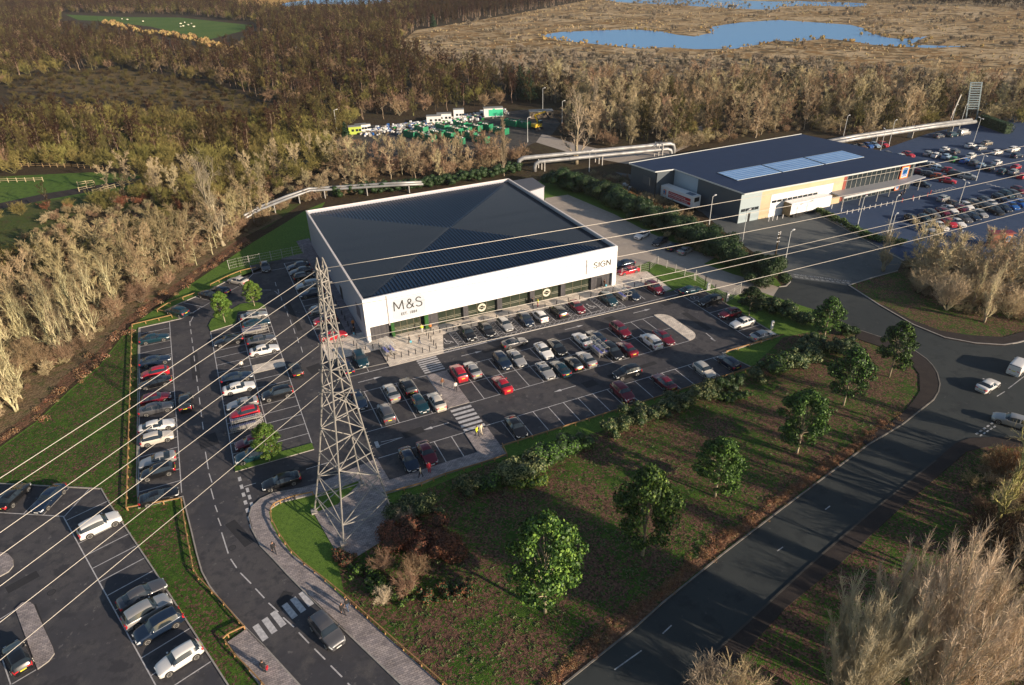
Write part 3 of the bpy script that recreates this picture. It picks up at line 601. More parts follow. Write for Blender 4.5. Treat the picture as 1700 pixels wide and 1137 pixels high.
# lettering
def stroke(mb, pts, w=.1, d=.06):
    for a, b in zip(pts[:-1], pts[1:]): mb.bar((a[0], Y0-.04, a[1]), (b[0], Y0-.04, b[1]), w*1.0, w)
sign = MB()
stroke(sign, [(-6.1,5.0),(-6.02,6.72),(-5.27,5.25),(-4.55,6.72),(-4.45,5.0)], .13)
amp = [(-2.62,5.0),(-3.55,6.12),(-3.6,6.42),(-3.42,6.64),(-3.18,6.64),(-3.02,6.44),(-3.1,6.2),(-3.42,5.92),(-3.78,5.62),(-3.86,5.33),(-3.7,5.08),(-3.42,4.98),(-3.12,5.08),(-2.88,5.36),(-2.72,5.75)]
stroke(sign, amp, .13)
S = [(-1.28,6.45),(-1.48,6.64),(-1.75,6.7),(-2.02,6.6),(-2.16,6.38),(-2.1,6.14),(-1.88,5.96),(-1.55,5.84),(-1.28,5.68),(-1.16,5.44),(-1.22,5.18),(-1.45,5.0),(-1.75,4.96),(-2.02,5.06),(-2.2,5.26)]
stroke(sign, S, .13)
SP('store_lettering', sign, SIGNG)
sign = MB()
g = lambda x, pts, s=1.0: stroke(sign, [(x+a*s, 4.72+b*s) for a, b in pts], .12)
g(33.05, [(.82,.95),(.62,1.12),(.38,1.14),(.12,1.0),(.1,.78),(.3,.62),(.6,.52),(.8,.36),(.76,.12),(.5,0),(.25,.02),(.04,.2)])
g(34.2, [(.05,0),(.05,1.12)])
g(34.6, [(.98,.9),(.76,1.1),(.48,1.14),(.2,1.0),(.03,.7),(.03,.4),(.2,.13),(.48,0),(.78,.04),(.98,.22),(.98,.55),(.55,.55)])
g(35.95, [(.03,0),(.03,1.12),(.82,0),(.82,1.12)])
SP('tenant_lettering', sign, SIGNG)
o = letters('lettering', 'EST. 1884', .70, nmat('grey_lettering', (.10,.095,.085), .5), (-5.02, Y0-.03, 3.92), (PI/2, 0, 0), .02, .014, space=1.2)
o.parent = st; o.location = (-5.02-(X0+X1)/2, -.03, 3.92); w_ = max(v.co.x for v in o.data.vertices); o.scale = (2.85/w_, 1, 1)
mb = MB(); pts = rounded(-6.5, 3.2, -.6, 7.15, .8); 
mb.add([(x, Y0-.012, z) for x, z in pts], [tuple(reversed(range(len(pts))))]); SP('sign_panel', mb, nmat('sign_panel_white', (.50,.54,.60), .5))
mb = MB(); mb.b3(-7.28, Y0-.12, 2.6, -7.1, Y0-.002, 8.1); SP('projecting_fin', mb, nmat('fin_grey2', (.45,.42,.42), .5)); mb = MB(); mb.b3(31.42, Y0-.12, 3.8, 31.62, Y0-.002, 6.75); SP('projecting_fin', mb, nmat('fin_grey', (.45,.42,.42), .5))
mb = MB(); mb.b3(X0-.05, 42.0, 0, X0-.032, 44.2, 2.6); SP('side_door', mb, DARKM); mb = MB(); mb.b3(X0-.05, 27.0, 2.9, X0-.032, 30.0, 5.3); SP('side_sign_panel', mb, nmat('lilac_dark', (.12,.12,.15), .5))
# plant annex behind
a_, b_ = at(903.2,310,5.6), at(882.4,295.7,5.6); foot_ = [(X1+.05,a_.y-2.5),(a_.x,a_.y),(b_.x,b_.y),(X1+.05,b_.y)]
an = MB(); an.prism(foot_, 0, 5.5); ao = an.build('plant_annex', GREYC)
rf = MB(); rf.prism([(x+(.25 if x > X1+1 else 0), y) for x, y in foot_], 5.5, 5.75)
tag(ao, 'small grey flat-roofed annex behind the right rear corner of the white store', 'annex'); rf.build('roof', nmat('annex_roof', (.10,.10,.115), .6), parent=ao)

# ---------------------------------------------------------------- cars
def paint(name, c, metal=.25, rough=.28): return nmat(name, c, rough, metal=metal, coat=.7)
PAINT = dict(black=paint('black_paint',(.012,.013,.016)), navy=paint('navy_paint',(.012,.025,.055)), teal=paint('teal_paint',(.010,.045,.065)),
    grey=paint('grey_paint',(.10,.10,.11)), silver=paint('silver_paint',(.42,.41,.40),.4), white=paint('white_car_paint',(.74,.72,.70),0), cream=paint('cream_paint',(.66,.60,.52),.1),
    red=paint('red_paint',(.48,.015,.03),.1), maroon=paint('maroon_paint',(.16,.008,.022),.2), blue=paint('blue_paint',(.02,.12,.42),.2), orange=paint('orange_paint',(.50,.10,.03),.1),
    green=paint('green_paint',(.03,.25,.06),.1), brown=paint('brown_paint',(.14,.07,.04),.2), tan=paint('champagne_paint',(.36,.31,.24),.3), pale=paint('pale_blue_paint',(.30,.42,.55),.2))
CGLASS = nmat('car_glass', (.02,.028,.036), .06, spec=.9)
TYRE = nmat('tyre_rubber', (.02,.02,.02), .85)
RIM = nmat('alloy_rim', (.55,.53,.50), .35, metal=.5)
TAIL = nmat('tail_light', (.55,.02,.03), .25)
HEAD = nmat('head_light', (.70,.72,.74), .15, spec=.8)
PLY = nmat('yellow_plate', (.80,.68,.05), .5); PLW = nmat('white_plate', (.78,.78,.76), .5)
TRIM = nmat('black_trim', (.02,.02,.022), .6)
KINDS_ = {
 # L, half width, wheel t positions, stations (t, ztop, zbelt, wbelt, wtop), A0,A1 (windscreen), R0,R1 (rear glass)
 'saloon': (4.70,.92,(.19,.79),[(0,.56,.50,.66,.58),(.02,.66,.60,.79,.68),(.08,.75,.69,.88,.76),(.25,.90,.83,.91,.79),(.31,.97,.90,.92,.76),(.43,1.36,.93,.92,.60),(.53,1.43,.94,.92,.59),(.66,1.41,.96,.92,.59),(.74,1.33,.98,.92,.60),(.87,1.07,1.00,.90,.68),(.96,1.01,.95,.86,.70),(.99,.90,.84,.78,.66),(1,.70,.62,.72,.62)],(.31,.43),(.74,.87)),
 'hatchback': (4.15,.89,(.19,.80),[(0,.56,.50,.66,.58),(.02,.70,.62,.79,.68),(.09,.82,.74,.86,.74),(.23,.95,.86,.88,.77),(.29,1.01,.92,.89,.75),(.42,1.42,.95,.89,.60),(.55,1.49,.96,.89,.59),(.72,1.47,.98,.89,.59),(.86,1.40,1.0,.88,.58),(.95,1.12,1.0,.86,.64),(.985,.95,.88,.80,.66),(1,.62,.55,.74,.62)],(.29,.42),(.86,.95)),
 'estate': (4.75,.93,(.18,.79),[(0,.58,.52,.68,.60),(.02,.74,.66,.80,.70),(.09,.88,.80,.89,.77),(.24,1.02,.92,.92,.80),(.29,1.08,.98,.93,.78),(.40,1.52,1.01,.93,.66),(.52,1.60,1.02,.93,.65),(.72,1.60,1.03,.93,.65),(.90,1.54,1.05,.92,.63),(.965,1.15,1.03,.90,.68),(.99,.98,.90,.84,.70),(1,.62,.55,.78,.66)],(.29,.40),(.90,.965)),
 'suv': (4.55,.95,(.19,.79),[(0,.64,.56,.70,.62),(.02,.84,.74,.83,.74),(.09,.98,.88,.91,.80),(.23,1.10,.99,.94,.82),(.28,1.16,1.05,.95,.80),(.39,1.58,1.08,.95,.68),(.52,1.68,1.09,.95,.67),(.72,1.67,1.10,.95,.67),(.89,1.58,1.13,.94,.65),(.96,1.22,1.12,.92,.70),(.99,1.04,.96,.86,.72),(1,.66,.58,.80,.68)],(.28,.39),(.89,.96)),
 'coupe': (4.45,.93,(.19,.79),[(0,.54,.48,.66,.58),(.02,.62,.56,.80,.70),(.08,.71,.65,.89,.78),(.27,.86,.80,.92,.80),(.34,.93,.86,.93,.76),(.47,1.27,.89,.93,.58),(.56,1.32,.90,.93,.57),(.66,1.28,.93,.93,.58),(.86,1.03,.97,.92,.70),(.95,.99,.93,.88,.74),(.99,.88,.82,.80,.68),(1,.66,.60,.74,.62)],(.34,.47),(.70,.86)),
 'van': (4.9,.97,(.16,.80),[(0,.70,.6,.74,.66),(.02,.95,.85,.88,.80),(.10,1.12,1.02,.94,.86),(.17,1.22,1.10,.96,.84),(.28,1.78,1.16,.97,.84),(.36,1.90,1.17,.97,.84),(.7,1.92,1.18,.97,.84),(.95,1.90,1.18,.96,.83),(.99,1.80,1.14,.94,.82),(1,1.70,1.08,.92,.80)],(.17,.28),(.965,.995)),
}
def car_proto(kind, simple=False):
    L, hw, wt, stn, (A0, A1), (R0, R1) = KINDS_[kind]
    st_ = np.array(stn); n = 16 if simple else 40
    ts = sorted(set([0, .02, 1, A0, A1, R0, R1] + [round(i/n, 4) for i in range(n+1)]))
    ts = [t for i, t in enumerate(ts) if i == 0 or t-ts[i-1] > .004 or t in (A0, A1, R0, R1)]
    def ev(t):
        r = np.array([np.interp(t, st_[:,0], st_[:,j]) for j in range(1, 5)])
        # soften the corners of the profile
        e = .018; r2 = np.array([(np.interp(min(1,t+e), st_[:,0], st_[:,j])+np.interp(max(0,t-e), st_[:,0], st_[:,j]))/2 for j in range(1, 5)])
        return (r+r2*1.2)/2.2
    secs = []
    for t in ts:
        zt, zb, wb, w_ = ev(t); x = L/2-L*t
        bow = 1-.06*abs(2*t-1)**4
        pts = [(wb*.90*bow, .20), (wb*.985*bow, .34), (wb*1.0*bow, .34+(zb-.34)*.55), (wb*.995*bow, zb-.05), (wb*.955*bow, zb), (w_*1.03+.02*0, zt-.075 if zt-zb > .2 else max(zb+.005, zt-.04)), (w_*.93, zt-.018), (w_*.55, zt+.008), (0, zt+.018)]
        secs.append([(x, y, z) for y, z in pts])
    nb = len(secs[0])
    V = []; 
    for s in secs:
        V += s + [(x, -y, z) for x, y, z in s[-2::-1]]
    m = 2*nb-1
    body, glass, lamps = [], [], {}
    cen = (A1+R0)/2+.01
    for i in range(len(ts)-1):
        tm = (ts[i]+ts[i+1])/2
        for j in range(m-1):
            jj = j if j < nb-1 else m-2-j
            f = (i*m+j, i*m+j+1, (i+1)*m+j+1, (i+1)*m+j)
            g = False
            if jj == 4 and A0+.035 < tm < R1-.02 and not (cen-.012 < tm < cen+.012): g = True
            if kind == 'van' and jj == 4 and tm > .40: g = False
            if jj >= 5 and (A0+.006 < tm < A1-.004 or R0+.006 < tm < R1-.004): g = True
            hl_ = tm < .075 and jj in (2, 3) and not g; tl_ = tm > (.955 if kind != 'van' else .985) and jj in (2, 3)
            if (hl_ or tl_) and not simple: lamps.setdefault((hl_, j < nb-1), []).append(f)
            else: (glass if g else body).append(f)
    def sub(fs, extra=None):
        mb = MB(); used = sorted({i for f in fs for i in f}); mp = {a: b for b, a in enumerate(used)}
        mb.v = [V[i] for i in used]; mb.f = [tuple(mp[i] for i in f) for f in fs]; mb.m = [0]*len(fs); return mb
    bm_ = sub(body)
    bm_.add([V[i] for i in range(m)], [tuple(reversed(range(m)))]); bm_.add([V[(len(ts)-1)*m+i] for i in range(m)], [tuple(range(m))])
    bm_.b3(-L/2+.15, -hw*.88, .17, L/2-.15, hw*.88, .24, 1)
    ws = [L/2-L*t for t in wt]; r = .335 if kind not in ('suv','van') else .365
    for x in ws:
        for sg in (-1, 1): bm_.disc((x, sg*(hw+.006), r+.01), r+.055, 'y', 18, 1, flip=sg > 0)
    # grille, sill strip
    bm_.b3(L/2-.05, -.42, .42, L/2+.004, .42, .60, 1); bm_.b3(-L/2-.004, -.5, .28, -L/2+.05, .5, .36, 1)
    root = empty('parked_car', (0,0,-500))
    if simple:
        w = bm_
        for x in ws:
            for sg in (-1, 1): w.tube([(x, sg*(hw-.15), r), (x, sg*(hw+.02), r)], r, 10, 1); w.disc((x, sg*(hw+.026), r), r*.62, 'y', 8, 2, flip=sg > 0)
        for sg in (-1, 1): w.box((-L/2+.05, sg*(hw-.30), .84), (.1,.26,.14), 0, 3); w.box((L/2-.06, sg*(hw-.36), .60), (.1,.26,.1), 0, 4)
    b = bm_.build('body', [PAINT['grey'], TRIM, RIM, TAIL, HEAD] if simple else [PAINT['grey'], TRIM], root, smooth=True)
    gl = sub(glass).build('windows', CGLASS, root, smooth=True)
    if simple:
        return root
    for x in ws:
        for sg in (-1, 1):
            w = MB(); w.tube([(0, -sg*.2, 0), (0, sg*.0, 0), (0, sg*.015, 0)], [r, r, r*.93], 20); o = w.build('wheel', TYRE, root, smooth=False); o.location = (x, sg*(hw+.01), r)
            q = MB(); q.disc((0, sg*.019, 0), r*.70, 'y', 20, 1, flip=sg > 0)
            for k in range(5):
                a = 2*PI*k/5; q.bar((r*.12*math.cos(a), sg*.026, r*.12*math.sin(a)), (r*.66*math.cos(a), sg*.026, r*.66*math.sin(a)), .07, .01)
            rg = [(rr*math.cos(2*PI*k/20), sg*.028, rr*math.sin(2*PI*k/20)) for rr in (r*.72, r*.60) for k in range(20)]
            fc = [(k,(k+1)%20,20+(k+1)%20,20+k) for k in range(20)]
            q.add(rg, fc if sg < 0 else [f[::-1] for f in fc]); q.build('rim', [RIM, TRIM], o)
    zl = {'saloon':.66,'hatchback':.72,'estate':.76,'suv':.86,'coupe':.62,'van':.88}[kind]; zt_ = {'saloon':.86,'hatchback':.84,'estate':.92,'suv':.98,'coupe':.82,'van':1.1}[kind]
    for sg in (-1, 1):
        h = sub(lamps.get((True, sg > 0), [])); h.box((L/2-.035, sg*.48, zl-.10), (.07,.26,.09), -sg*.12); h.build('headlight', HEAD, root)
        t = sub(lamps.get((False, sg > 0), [])); t.box((-L/2+.03, sg*.52, zt_-.06), (.08,.30,.11), sg*.1); t.build('tail_light', TAIL, root)
        q = MB(); q.box((L/2-L*(A0+.06), sg*(hw+.07), KINDS_[kind][3][4][2]+.06), (.14,.2,.13)); q.build('mirror', PAINT['grey'], root, smooth=False)
    q = MB(); q.box((-L/2-.008, 0, zt_-.16 if kind != 'saloon' else .70), (.03,.52,.12)); q.build('number_plate', PLY, root)
    q = MB(); q.box((L/2+.012, 0, .36), (.03,.52,.12)); q.build('number_plate', PLW, root)
    return root
CARP = {k: car_proto(k) for k in KINDS_}
CARS = {k: car_proto(k, True) for k in ('saloon','hatchback','suv','van')}
def place_car(protos, kind, colr, x, y, head, label, group=None, name='parked_car', z=.016, s=1.0):
    o = dup(protos[kind]); o.name = name; o.location = (x, y, z); o.rotation_euler = (0, 0, R(head)); o.scale = (s, s, s)
    cat = 'van' if kind == 'van' else 'car'
    tag(o, label, cat, group)
    for k in o.children:
        if k.name.split('.')[0] in ('body', 'mirror'):
            k.material_slots[0].link = 'OBJECT'; k.material_slots[0].material = PAINT[colr]
    return o
CN = dict(black='black', navy='dark blue', teal='dark teal', grey='grey', silver='silver', white='white', cream='cream', red='bright red', maroon='dark red', blue='blue', orange='orange', green='green', brown='brown', tan='champagne', pale='pale blue')
KN = dict(saloon='saloon', hatchback='hatchback', estate='estate', suv='SUV', coupe='coupe', van='van')
def row(rowname, group, items, order='from the left', snap=None):
    """items: (u, v, kind, colour, heading[, extra words])"""
    cnt = {}
    for it in items: cnt[(it[2], it[3])] = cnt.get((it[2], it[3]), 0)+1
    seen = {}
    for i, it in enumerate(items):
        u, v, kind, c, h = it[:5]; p = at(u, v, .72)
        x, y = p.x, p.y
        if snap: x, y = snap(x, y)
        k_ = (kind, c); seen[k_] = seen.get(k_, 0)+1
        w_ = CN[c]+' '+KN[kind]
        if cnt[k_] > 1: w_ = ORD[seen[k_]-1]+' '+w_+' '+order
        lab = it[5] if len(it) > 5 else w_+' '+rowname
        place_car(CARP, kind, c, x, y, h+random.uniform(-1.2,1.2), lab, group)
row('in the disabled bays along the shopfront', 'cars along the shopfront', [
 (776,552,'suv','black',-90),(809,546,'saloon','black',-90),(839,538,'hatchback','silver',-90),(874,531,'suv','navy',-90),(897,524,'hatchback','white',90),(928,517,'suv','black',90),
 (960,510,'hatchback','maroon',-90),(1013,498,'suv','teal',-90),(1050,488,'saloon','navy',-90),(1087,477,'suv','maroon',-90)], snap=lambda x, y: (x, 18.55))
p = at(854,567,.7); place_car(CARP, 'coupe', 'grey', p.x, p.y, 2, 'dark grey coupe driving along the aisle in front of the disabled bays', name='moving_car')
row('in the top half of the middle double row', 'cars in the middle double row', [
 (761,617.6,'suv','red',90),(784,611.5,'saloon','silver',90),(833.5,598,'suv','navy',-90),(857.4,593,'saloon','silver',-90),(902.4,580.6,'saloon','white',-90),(924.4,574.4,'saloon','black',-90),
 (966,562,'saloon','white',90),(989,557.6,'saloon','navy',90),(1030,546.5,'estate','maroon',-90),(1101.5,558.5,'saloon','maroon',-90)])
row('in the lower half of the middle double row', 'cars in the middle double row', [
 (833.5,636,'saloon','red',90),(905,613.5,'coupe','silver',-90),(930,609.7,'saloon','teal',90),(952,602,'hatchback','black',90),(973,594,'saloon','silver',90),(1017,581.5,'estate','black',-90),(1040.6,577,'saloon','maroon',90),(1081,565,'suv','white',90)])
row('along the timber rail below the middle aisle', 'cars along the front timber rail', [
 (856.5,706.8,'saloon','black',-90),(1033.5,650,'suv','maroon',-90),(1102.4,632.4,'saloon','maroon',90),(1169.4,613,'hatchback','cream',-90),(1210,599.7,'hatchback','navy',90)])
p = at(1041,617,.75); place_car(CARP, 'suv', 'black', p.x, p.y, 179, 'black SUV driving left along the lower aisle below the white cars', name='moving_car')
row('in the right column by the charging posts', 'cars in the right-hand column', [
 (1146.5,480.5,'saloon','teal',0),(1179,498.5,'suv','black',180),(1211.8,519,'hatchback','maroon',180),(1233,534,'saloon','white',180),(1266.5,555,'saloon','silver',0)], order='from the top')
row('in the bays behind the pylon', 'cars in the left double row', [
 (595.6,661.8,'saloon','navy',-90),(649.4,649.4,'saloon','silver',90),(676.8,640.6,'suv','black',90),(640.6,684.7,'suv','grey',90),(697,668.8,'hatchback','teal',-90),(724.4,664.4,'saloon','cream',90)])
row('beside the walkers near the pylon', 'cars by the lower walkway', [(678.5,760.6,'saloon','navy',-90),(708.5,750,'saloon','maroon',-90)])
row('behind the pylon near the store corner', 'cars by the store corner', [(575,607,'saloon','navy',90),(598.5,595,'suv','teal',-90)])
row("in the shaded row by the store's left wall", 'cars beside the left wall of the store', [
 (492,441,'saloon','navy',180),(498,449,'saloon','grey',180),(504.5,457.5,'hatchback','black',0),(508,473,'estate','silver',180),(514,485.6,'saloon','navy',180),(523.5,515,'hatchback','silver',0),(537,530,'hatchback','red',180),(551,556,'saloon','red',0)], order='from the top', snap=lambda x, y: (-16.2, y))
p = at(439.7,441,.7); place_car(CARP, 'saloon', 'grey', p.x, p.y, -90, 'grey saloon alone in the shaded bay by the wire fence')
p = at(491,612,.7); place_car(CARP, 'hatchback', 'black', p.x, p.y, 92, 'black hatchback driving up the aisle left of the pylon', name='moving_car')
p = at(307.6,666.5,.7); place_car(CARP, 'suv', 'black', p.x, p.y, 88, 'black SUV driving out beside the left column of cars', name='moving_car')
row('in the far left column', 'cars in the far left column', [
 (256.5,560,'saloon','teal',0),(258,597,'saloon','navy',0),(259,617,'hatchback','red',180),(260,633,'saloon','black',180),(261,659.4,'hatchback','maroon',0),(260,676,'saloon','grey',0),
 (262,705.3,'saloon','white',0),(263.5,724.7,'hatchback','cream',0),(260,762,'coupe','silver',180),(265.7,780,'hatchback','black',180),(263.5,822,'coupe','black',0)], order='from the top', snap=lambda x, y: (-44.3, y))
row('in the left half of the middle-left block', 'cars in the middle-left block', [
 (380,564,'saloon','black',180),(394,624.5,'saloon','navy',0),(396.8,642,'saloon','white',0),(403,668,'coupe','silver',180),(407.3,684,'hatchback','red',180),(411.8,734,'hatchback','maroon',180),(418.8,754,'estate','teal',180)], order='from the top', snap=lambda x, y: (-32.7, y))
row('in the right half of the middle-left block', 'cars in the middle-left block', [
 (420.6,523,'saloon','silver',0),(424,536,'saloon','teal',0),(433,563,'saloon','grey',0),(437.3,579.5,'saloon','white',0),(457.6,653,'suv','black',180)], order='from the top', snap=lambda x, y: (-27.6, y))
row('in the slanting bays at the top left', 'cars in the slanting bays', [(294.4,516.5,'suv','teal',131),(347,489,'saloon','black',-49),(366,481,'hatchback','navy',131),(395,465,'saloon','cream',131)])
row('in the overflow car park at the bottom left', 'cars in the overflow car park', [
 (21,822,'saloon','black',60),(80.5,825,'saloon','navy',-121),(164,870,'suv','white',18.8),(235,985,'saloon','grey',18.8),(243.5,1013,'suv','silver',18.8),(262.6,1038,'suv','navy',-161.2),(296.5,1091,'hatchback','white',-161.2),(27.5,1089,'hatchback','black',112)])
p = at(542,1045,.7); place_car(CARP, 'suv', 'grey', p.x, p.y, -72, 'dark grey SUV driving past the zebra crossing at the bottom', name='moving_car')
p = at(466.8,797.2,.7); place_car(CARP, 'saloon', 'black', p.x, p.y, 179, 'black saloon waiting at the car park exit left of the pylon', name='moving_car')
p = at(1641,638,.7); place_car(CARP, 'coupe', 'white', p.x, p.y, 8, 'white coupe with red tail lights driving on the main road', name='moving_car')
p = at(1692,607,.9); place_car(CARP, 'van', 'white', p.x, p.y, 15, 'white van on the main road at the right edge', name='moving_van')
p = at(1682,697,.8); place_car(CARP, 'estate', 'silver', p.x, p.y, 118, 'silver estate car turning at the junction on the right edge', name='moving_car')
row('in the concrete yard under the laurel hedge', 'cars in the concrete yard', [(1066,388.5,'saloon','white',-158),(1096,399,'saloon','black',-158),(1119,408,'saloon','navy',20),(1138,414,'coupe','silver',20)])
row('beside the right wall of the store', 'cars beside the right wall of the store', [(1036,437,'saloon','navy',180),(1043,448,'saloon','red',180)])
# the neighbour's car park
F4 = lambda x, y: (1340+x/4.722, 180+y/4.722)
Z6 = lambda x, y: (1520+x/9.444, 290+y/9.444)
def lot(rowname, group, items, head, proto=CARS):
    cnt = {}; seen = {}
    for it in items: cnt[it[3]] = cnt.get(it[3], 0)+1
    for it in items:
        f, x, y, c = it[:4]; kind = it[4] if len(it) > 4 else 'hatchback'; h = it[5] if len(it) > 5 else head
        p = at(*f(x, y), .7); seen[c] = seen.get(c, 0)+1
        w_ = CN[c]+' car' if cnt[c] == 1 else ORD[seen[c]-1]+' '+CN[c]+' car from the left'
        place_car(proto, kind, c, p.x, p.y, h+random.uniform(-3,3), w_+' '+rowname, group, z=.012, s=1.0)
lot("in the nearest row of the supermarket car park", "nearest row in the supermarket car park", [
 (Z6,210,840,'silver'),(Z6,380,790,'white','saloon'),(Z6,530,745,'red'),(Z6,660,740,'white','saloon'),(Z6,770,680,'grey'),(Z6,900,650,'navy'),(Z6,1010,600,'silver'),(Z6,1250,560,'black','suv'),(Z6,1390,520,'navy'),(Z6,1510,480,'blue'),(Z6,1640,440,'blue')], -108)
lot("in the second row of the supermarket car park", "second row in the supermarket car park", [
 (F4,822,862,'black'),(F4,925,860,'teal'),(Z6,260,600,'grey'),(Z6,430,580,'maroon'),(Z6,540,530,'white','saloon'),(Z6,600,460,'brown'),(Z6,720,530,'maroon'),(Z6,800,480,'white'),(Z6,930,440,'tan'),(Z6,1070,490,'black'),(Z6,1100,400,'grey'),(Z6,1190,440,'white','saloon'),(Z6,1320,350,'navy'),(Z6,1430,300,'teal'),(Z6,1540,290,'grey'),(Z6,1620,230,'maroon')], -108)
p = at(*Z6(440,360), .7); place_car(CARS, 'hatchback', 'silver', p.x, p.y, 10, 'small silver car driving alone across the supermarket car park', name='moving_car', z=.012)
lot("in the row behind the supermarket entrance bollards", "row behind the entrance bollards", [
 (F4,905,590,'navy'),(F4,1035,530,'orange'),(F4,1105,563,'red'),(F4,1255,530,'silver','suv'),(F4,1170,515,'black','suv'),(F4,875,493,'maroon'),(F4,955,510,'grey'),(F4,1120,483,'red'),(F4,1035,470,'pale'),(F4,925,437,'navy'),(F4,985,440,'white')], -60)
lot("beside the far end of the supermarket roof", "cars by the far end of the supermarket", [
 (F4,745,378,'white'),(F4,795,357,'red'),(F4,640,358,'grey'),(F4,300,300,'white'),(F4,370,300,'navy'),(F4,425,295,'brown'),(F4,478,287,'blue'),(F4,528,282,'pale'),(F4,595,278,'red')], -100)
lot("in the middle of the supermarket car park", "middle of the supermarket car park", [
 (F4,950,348,'silver'),(F4,1012,362,'white'),(F4,1080,318,'white'),(F4,1160,335,'grey'),(F4,1092,372,'pale'),(F4,1155,395,'green'),(F4,1285,370,'white','suv'),(F4,1235,405,'blue'),(F4,1310,422,'grey'),(F4,1365,445,'pale'),(F4,1430,465,'black'),(F4,1490,420,'white'),(F4,1530,488,'teal'),(F4,1640,455,'red'),(F4,1620,492,'silver'),(F4,1685,525,'red')], 14)
lot("at the far side of the supermarket car park", "far side of the supermarket car park", [
 (F4,1035,212,'grey'),(F4,1140,203,'teal','suv'),(F4,1230,190,'silver','van'),(F4,1285,288,'white'),(F4,1362,305,'silver'),(F4,1412,268,'tan'),(F4,1490,340,'white'),(F4,1620,318,'white','suv'),(F4,1645,365,'navy')], 0)

# ---------------------------------------------------------------- shopping trolleys and shelters
def trolley():
    root = empty('shopping_trolley', (0,0,-500))
    b = MB()      # basket of wires, open top; length along x
    bx = [(-.35,.24),(.42,.18)]
    for z0, e in ((.55,0),(.72,.01),(.92,.02)):
        pts = [(-.38-e,-.25-e,z0),(.42+e,-.19-e,z0),(.42+e,.19+e,z0),(-.38-e,.25+e,z0),(-.38-e,-.25-e,z0)]
        for a, c in zip(pts[:-1], pts[1:]): b.bar(a, c, .03)
    for k in range(6):
        x = -.35+.15*k
        for sg in (-1, 1): b.bar((x, sg*.23, .55), (x, sg*.25, .92), .018)
        b.bar((x,-.23,.55),(x,.23,.55),.018)
    for k in range(4): b.bar((.42,-.15+.1*k,.55),(.44,-.15+.1*k,.92),.018)
    b.build('basket', STEEL, root)
    f = MB()
    for sg in (-1, 1): f.bar((-.4,sg*.24,.95),(-.38,sg*.25,.12),.03); f.bar((-.38,sg*.25,.14),(.45,sg*.18,.14),.03); f.bar((.1,sg*.2,.14),(.3,sg*.2,.55),.025)
    f.build('frame', STEEL, root)
    h = MB(); h.bar((-.45,-.26,.98),(-.45,.26,.98),.05); h.build('handle', nmat('blue_grip', (.04,.06,.35), .5), root)
    for x in (-.36,.42):
        for sg in (-1, 1):
            w = MB(); w.tube([(x,sg*.2-.02,.06),(x,sg*.2+.02,.06)], .06, 8); w.build('wheel', TYRE, root)
    return root
TRP = trolley()
def trolleys(x, y, head, n, label, step=.24):
    d = Vector((math.cos(R(head)), math.sin(R(head))))
    for k in range(n):
        o = dup(TRP); o.location = (x+d.x*step*k, y+d.y*step*k, .02 if label[0] != 'P' else .13); o.rotation_euler = (0,0,R(head)); tag(o, label.lstrip('P'), 'trolley', 'nested trolleys: '+label.lstrip('P'))
CLEAR = bpy.data.materials.new('clear_canopy'); CLEAR.use_nodes = True
_b = CLEAR.node_tree.nodes["Principled BSDF"]; _b.inputs["Base Color"].default_value = (.75,.82,.86,1); _b.inputs["Alpha"].default_value = .16; _b.inputs["Roughness"].default_value = .15
def shelter(x, y, head, label, canopy=True, L=4.4, z=.016, lanes=2):
    root = empty('trolley_shelter', (x, y, z), R(head), label, 'trolley shelter', 'trolley shelters')
    f = MB()
    for i in range(lanes+1):
        yy = -1.0*lanes/2*1.0+1.0*i*.95
        for xx in (-L/2, 0, L/2): f.tube([(xx, yy, 0), (xx, yy, .95)], .03, 6)
        f.tube([(-L/2, yy, .95), (L/2, yy, .95)], .03, 6); f.tube([(-L/2, yy, .4), (L/2, yy, .4)], .025, 6)
    f.tube([(-L/2,-.95*lanes/2-.03,.95),(-L/2,.95*lanes/2-.07,.95)],.03,6)
    f.build('frame', STEEL, root)
    if canopy:
        for i in range(lanes):
            c = MB(); yc = -1.0*lanes/2+.95*i+.47; n = 8
            vs = [(xx, yc+.5*math.cos(PI*k/n), 1.35+.38*math.sin(PI*k/n)) for xx in (-L/2, L/2) for k in range(n+1)]
            c.add(vs, [(k, k+1, n+1+k+1, n+1+k) for k in range(n)]); o = c.build('canopy', CLEAR, root, smooth=True)
            h = MB()
            for xx in (-L/2, -L/6, L/6, L/2):
                h.tube([(xx, yc+.5*math.cos(PI*k/n), 1.36+.38*math.sin(PI*k/n)) for k in range(n+1)], .025, 5)
                for sg in (-1, 1): h.tube([(xx, yc+sg*.5, .9), (xx, yc+sg*.5, 1.36)], .025, 5)
            h.build('hoop', STEEL, root)
    return root
p = at(991,582.5); 
shelter(p.x, p.y, 90, 'pair of curved trolley shelters between cars in the middle double row'); trolleys(p.x-.5, p.y-1.9, 90, 12, 'trolley nested in the left lane of the double-row shelter'); trolleys(p.x+.48, p.y-1.9, 90, 12, 'trolley nested in the right lane of the double-row shelter')
p = at(1030,491); shelter(p.x, p.y, 90, 'pair of curved trolley shelters in the bays at the right end of the shopfront', z=.02); trolleys(p.x-.5, p.y-1.9, 90, 10, 'trolley nested in the shelter at the right end of the shopfront')
p = at(645,585); shelter(p.x, p.y+.3, 97, 'trolley shelter on the paving below the M&S lettering', L=3.6, z=.13); trolleys(p.x-.5, p.y-1.2, 97, 9, 'Ptrolley nested on the paving below the M&S lettering'); trolleys(p.x+.48, p.y-1.2, 97, 9, 'Ptrolley nested on the paving below the M&S lettering')
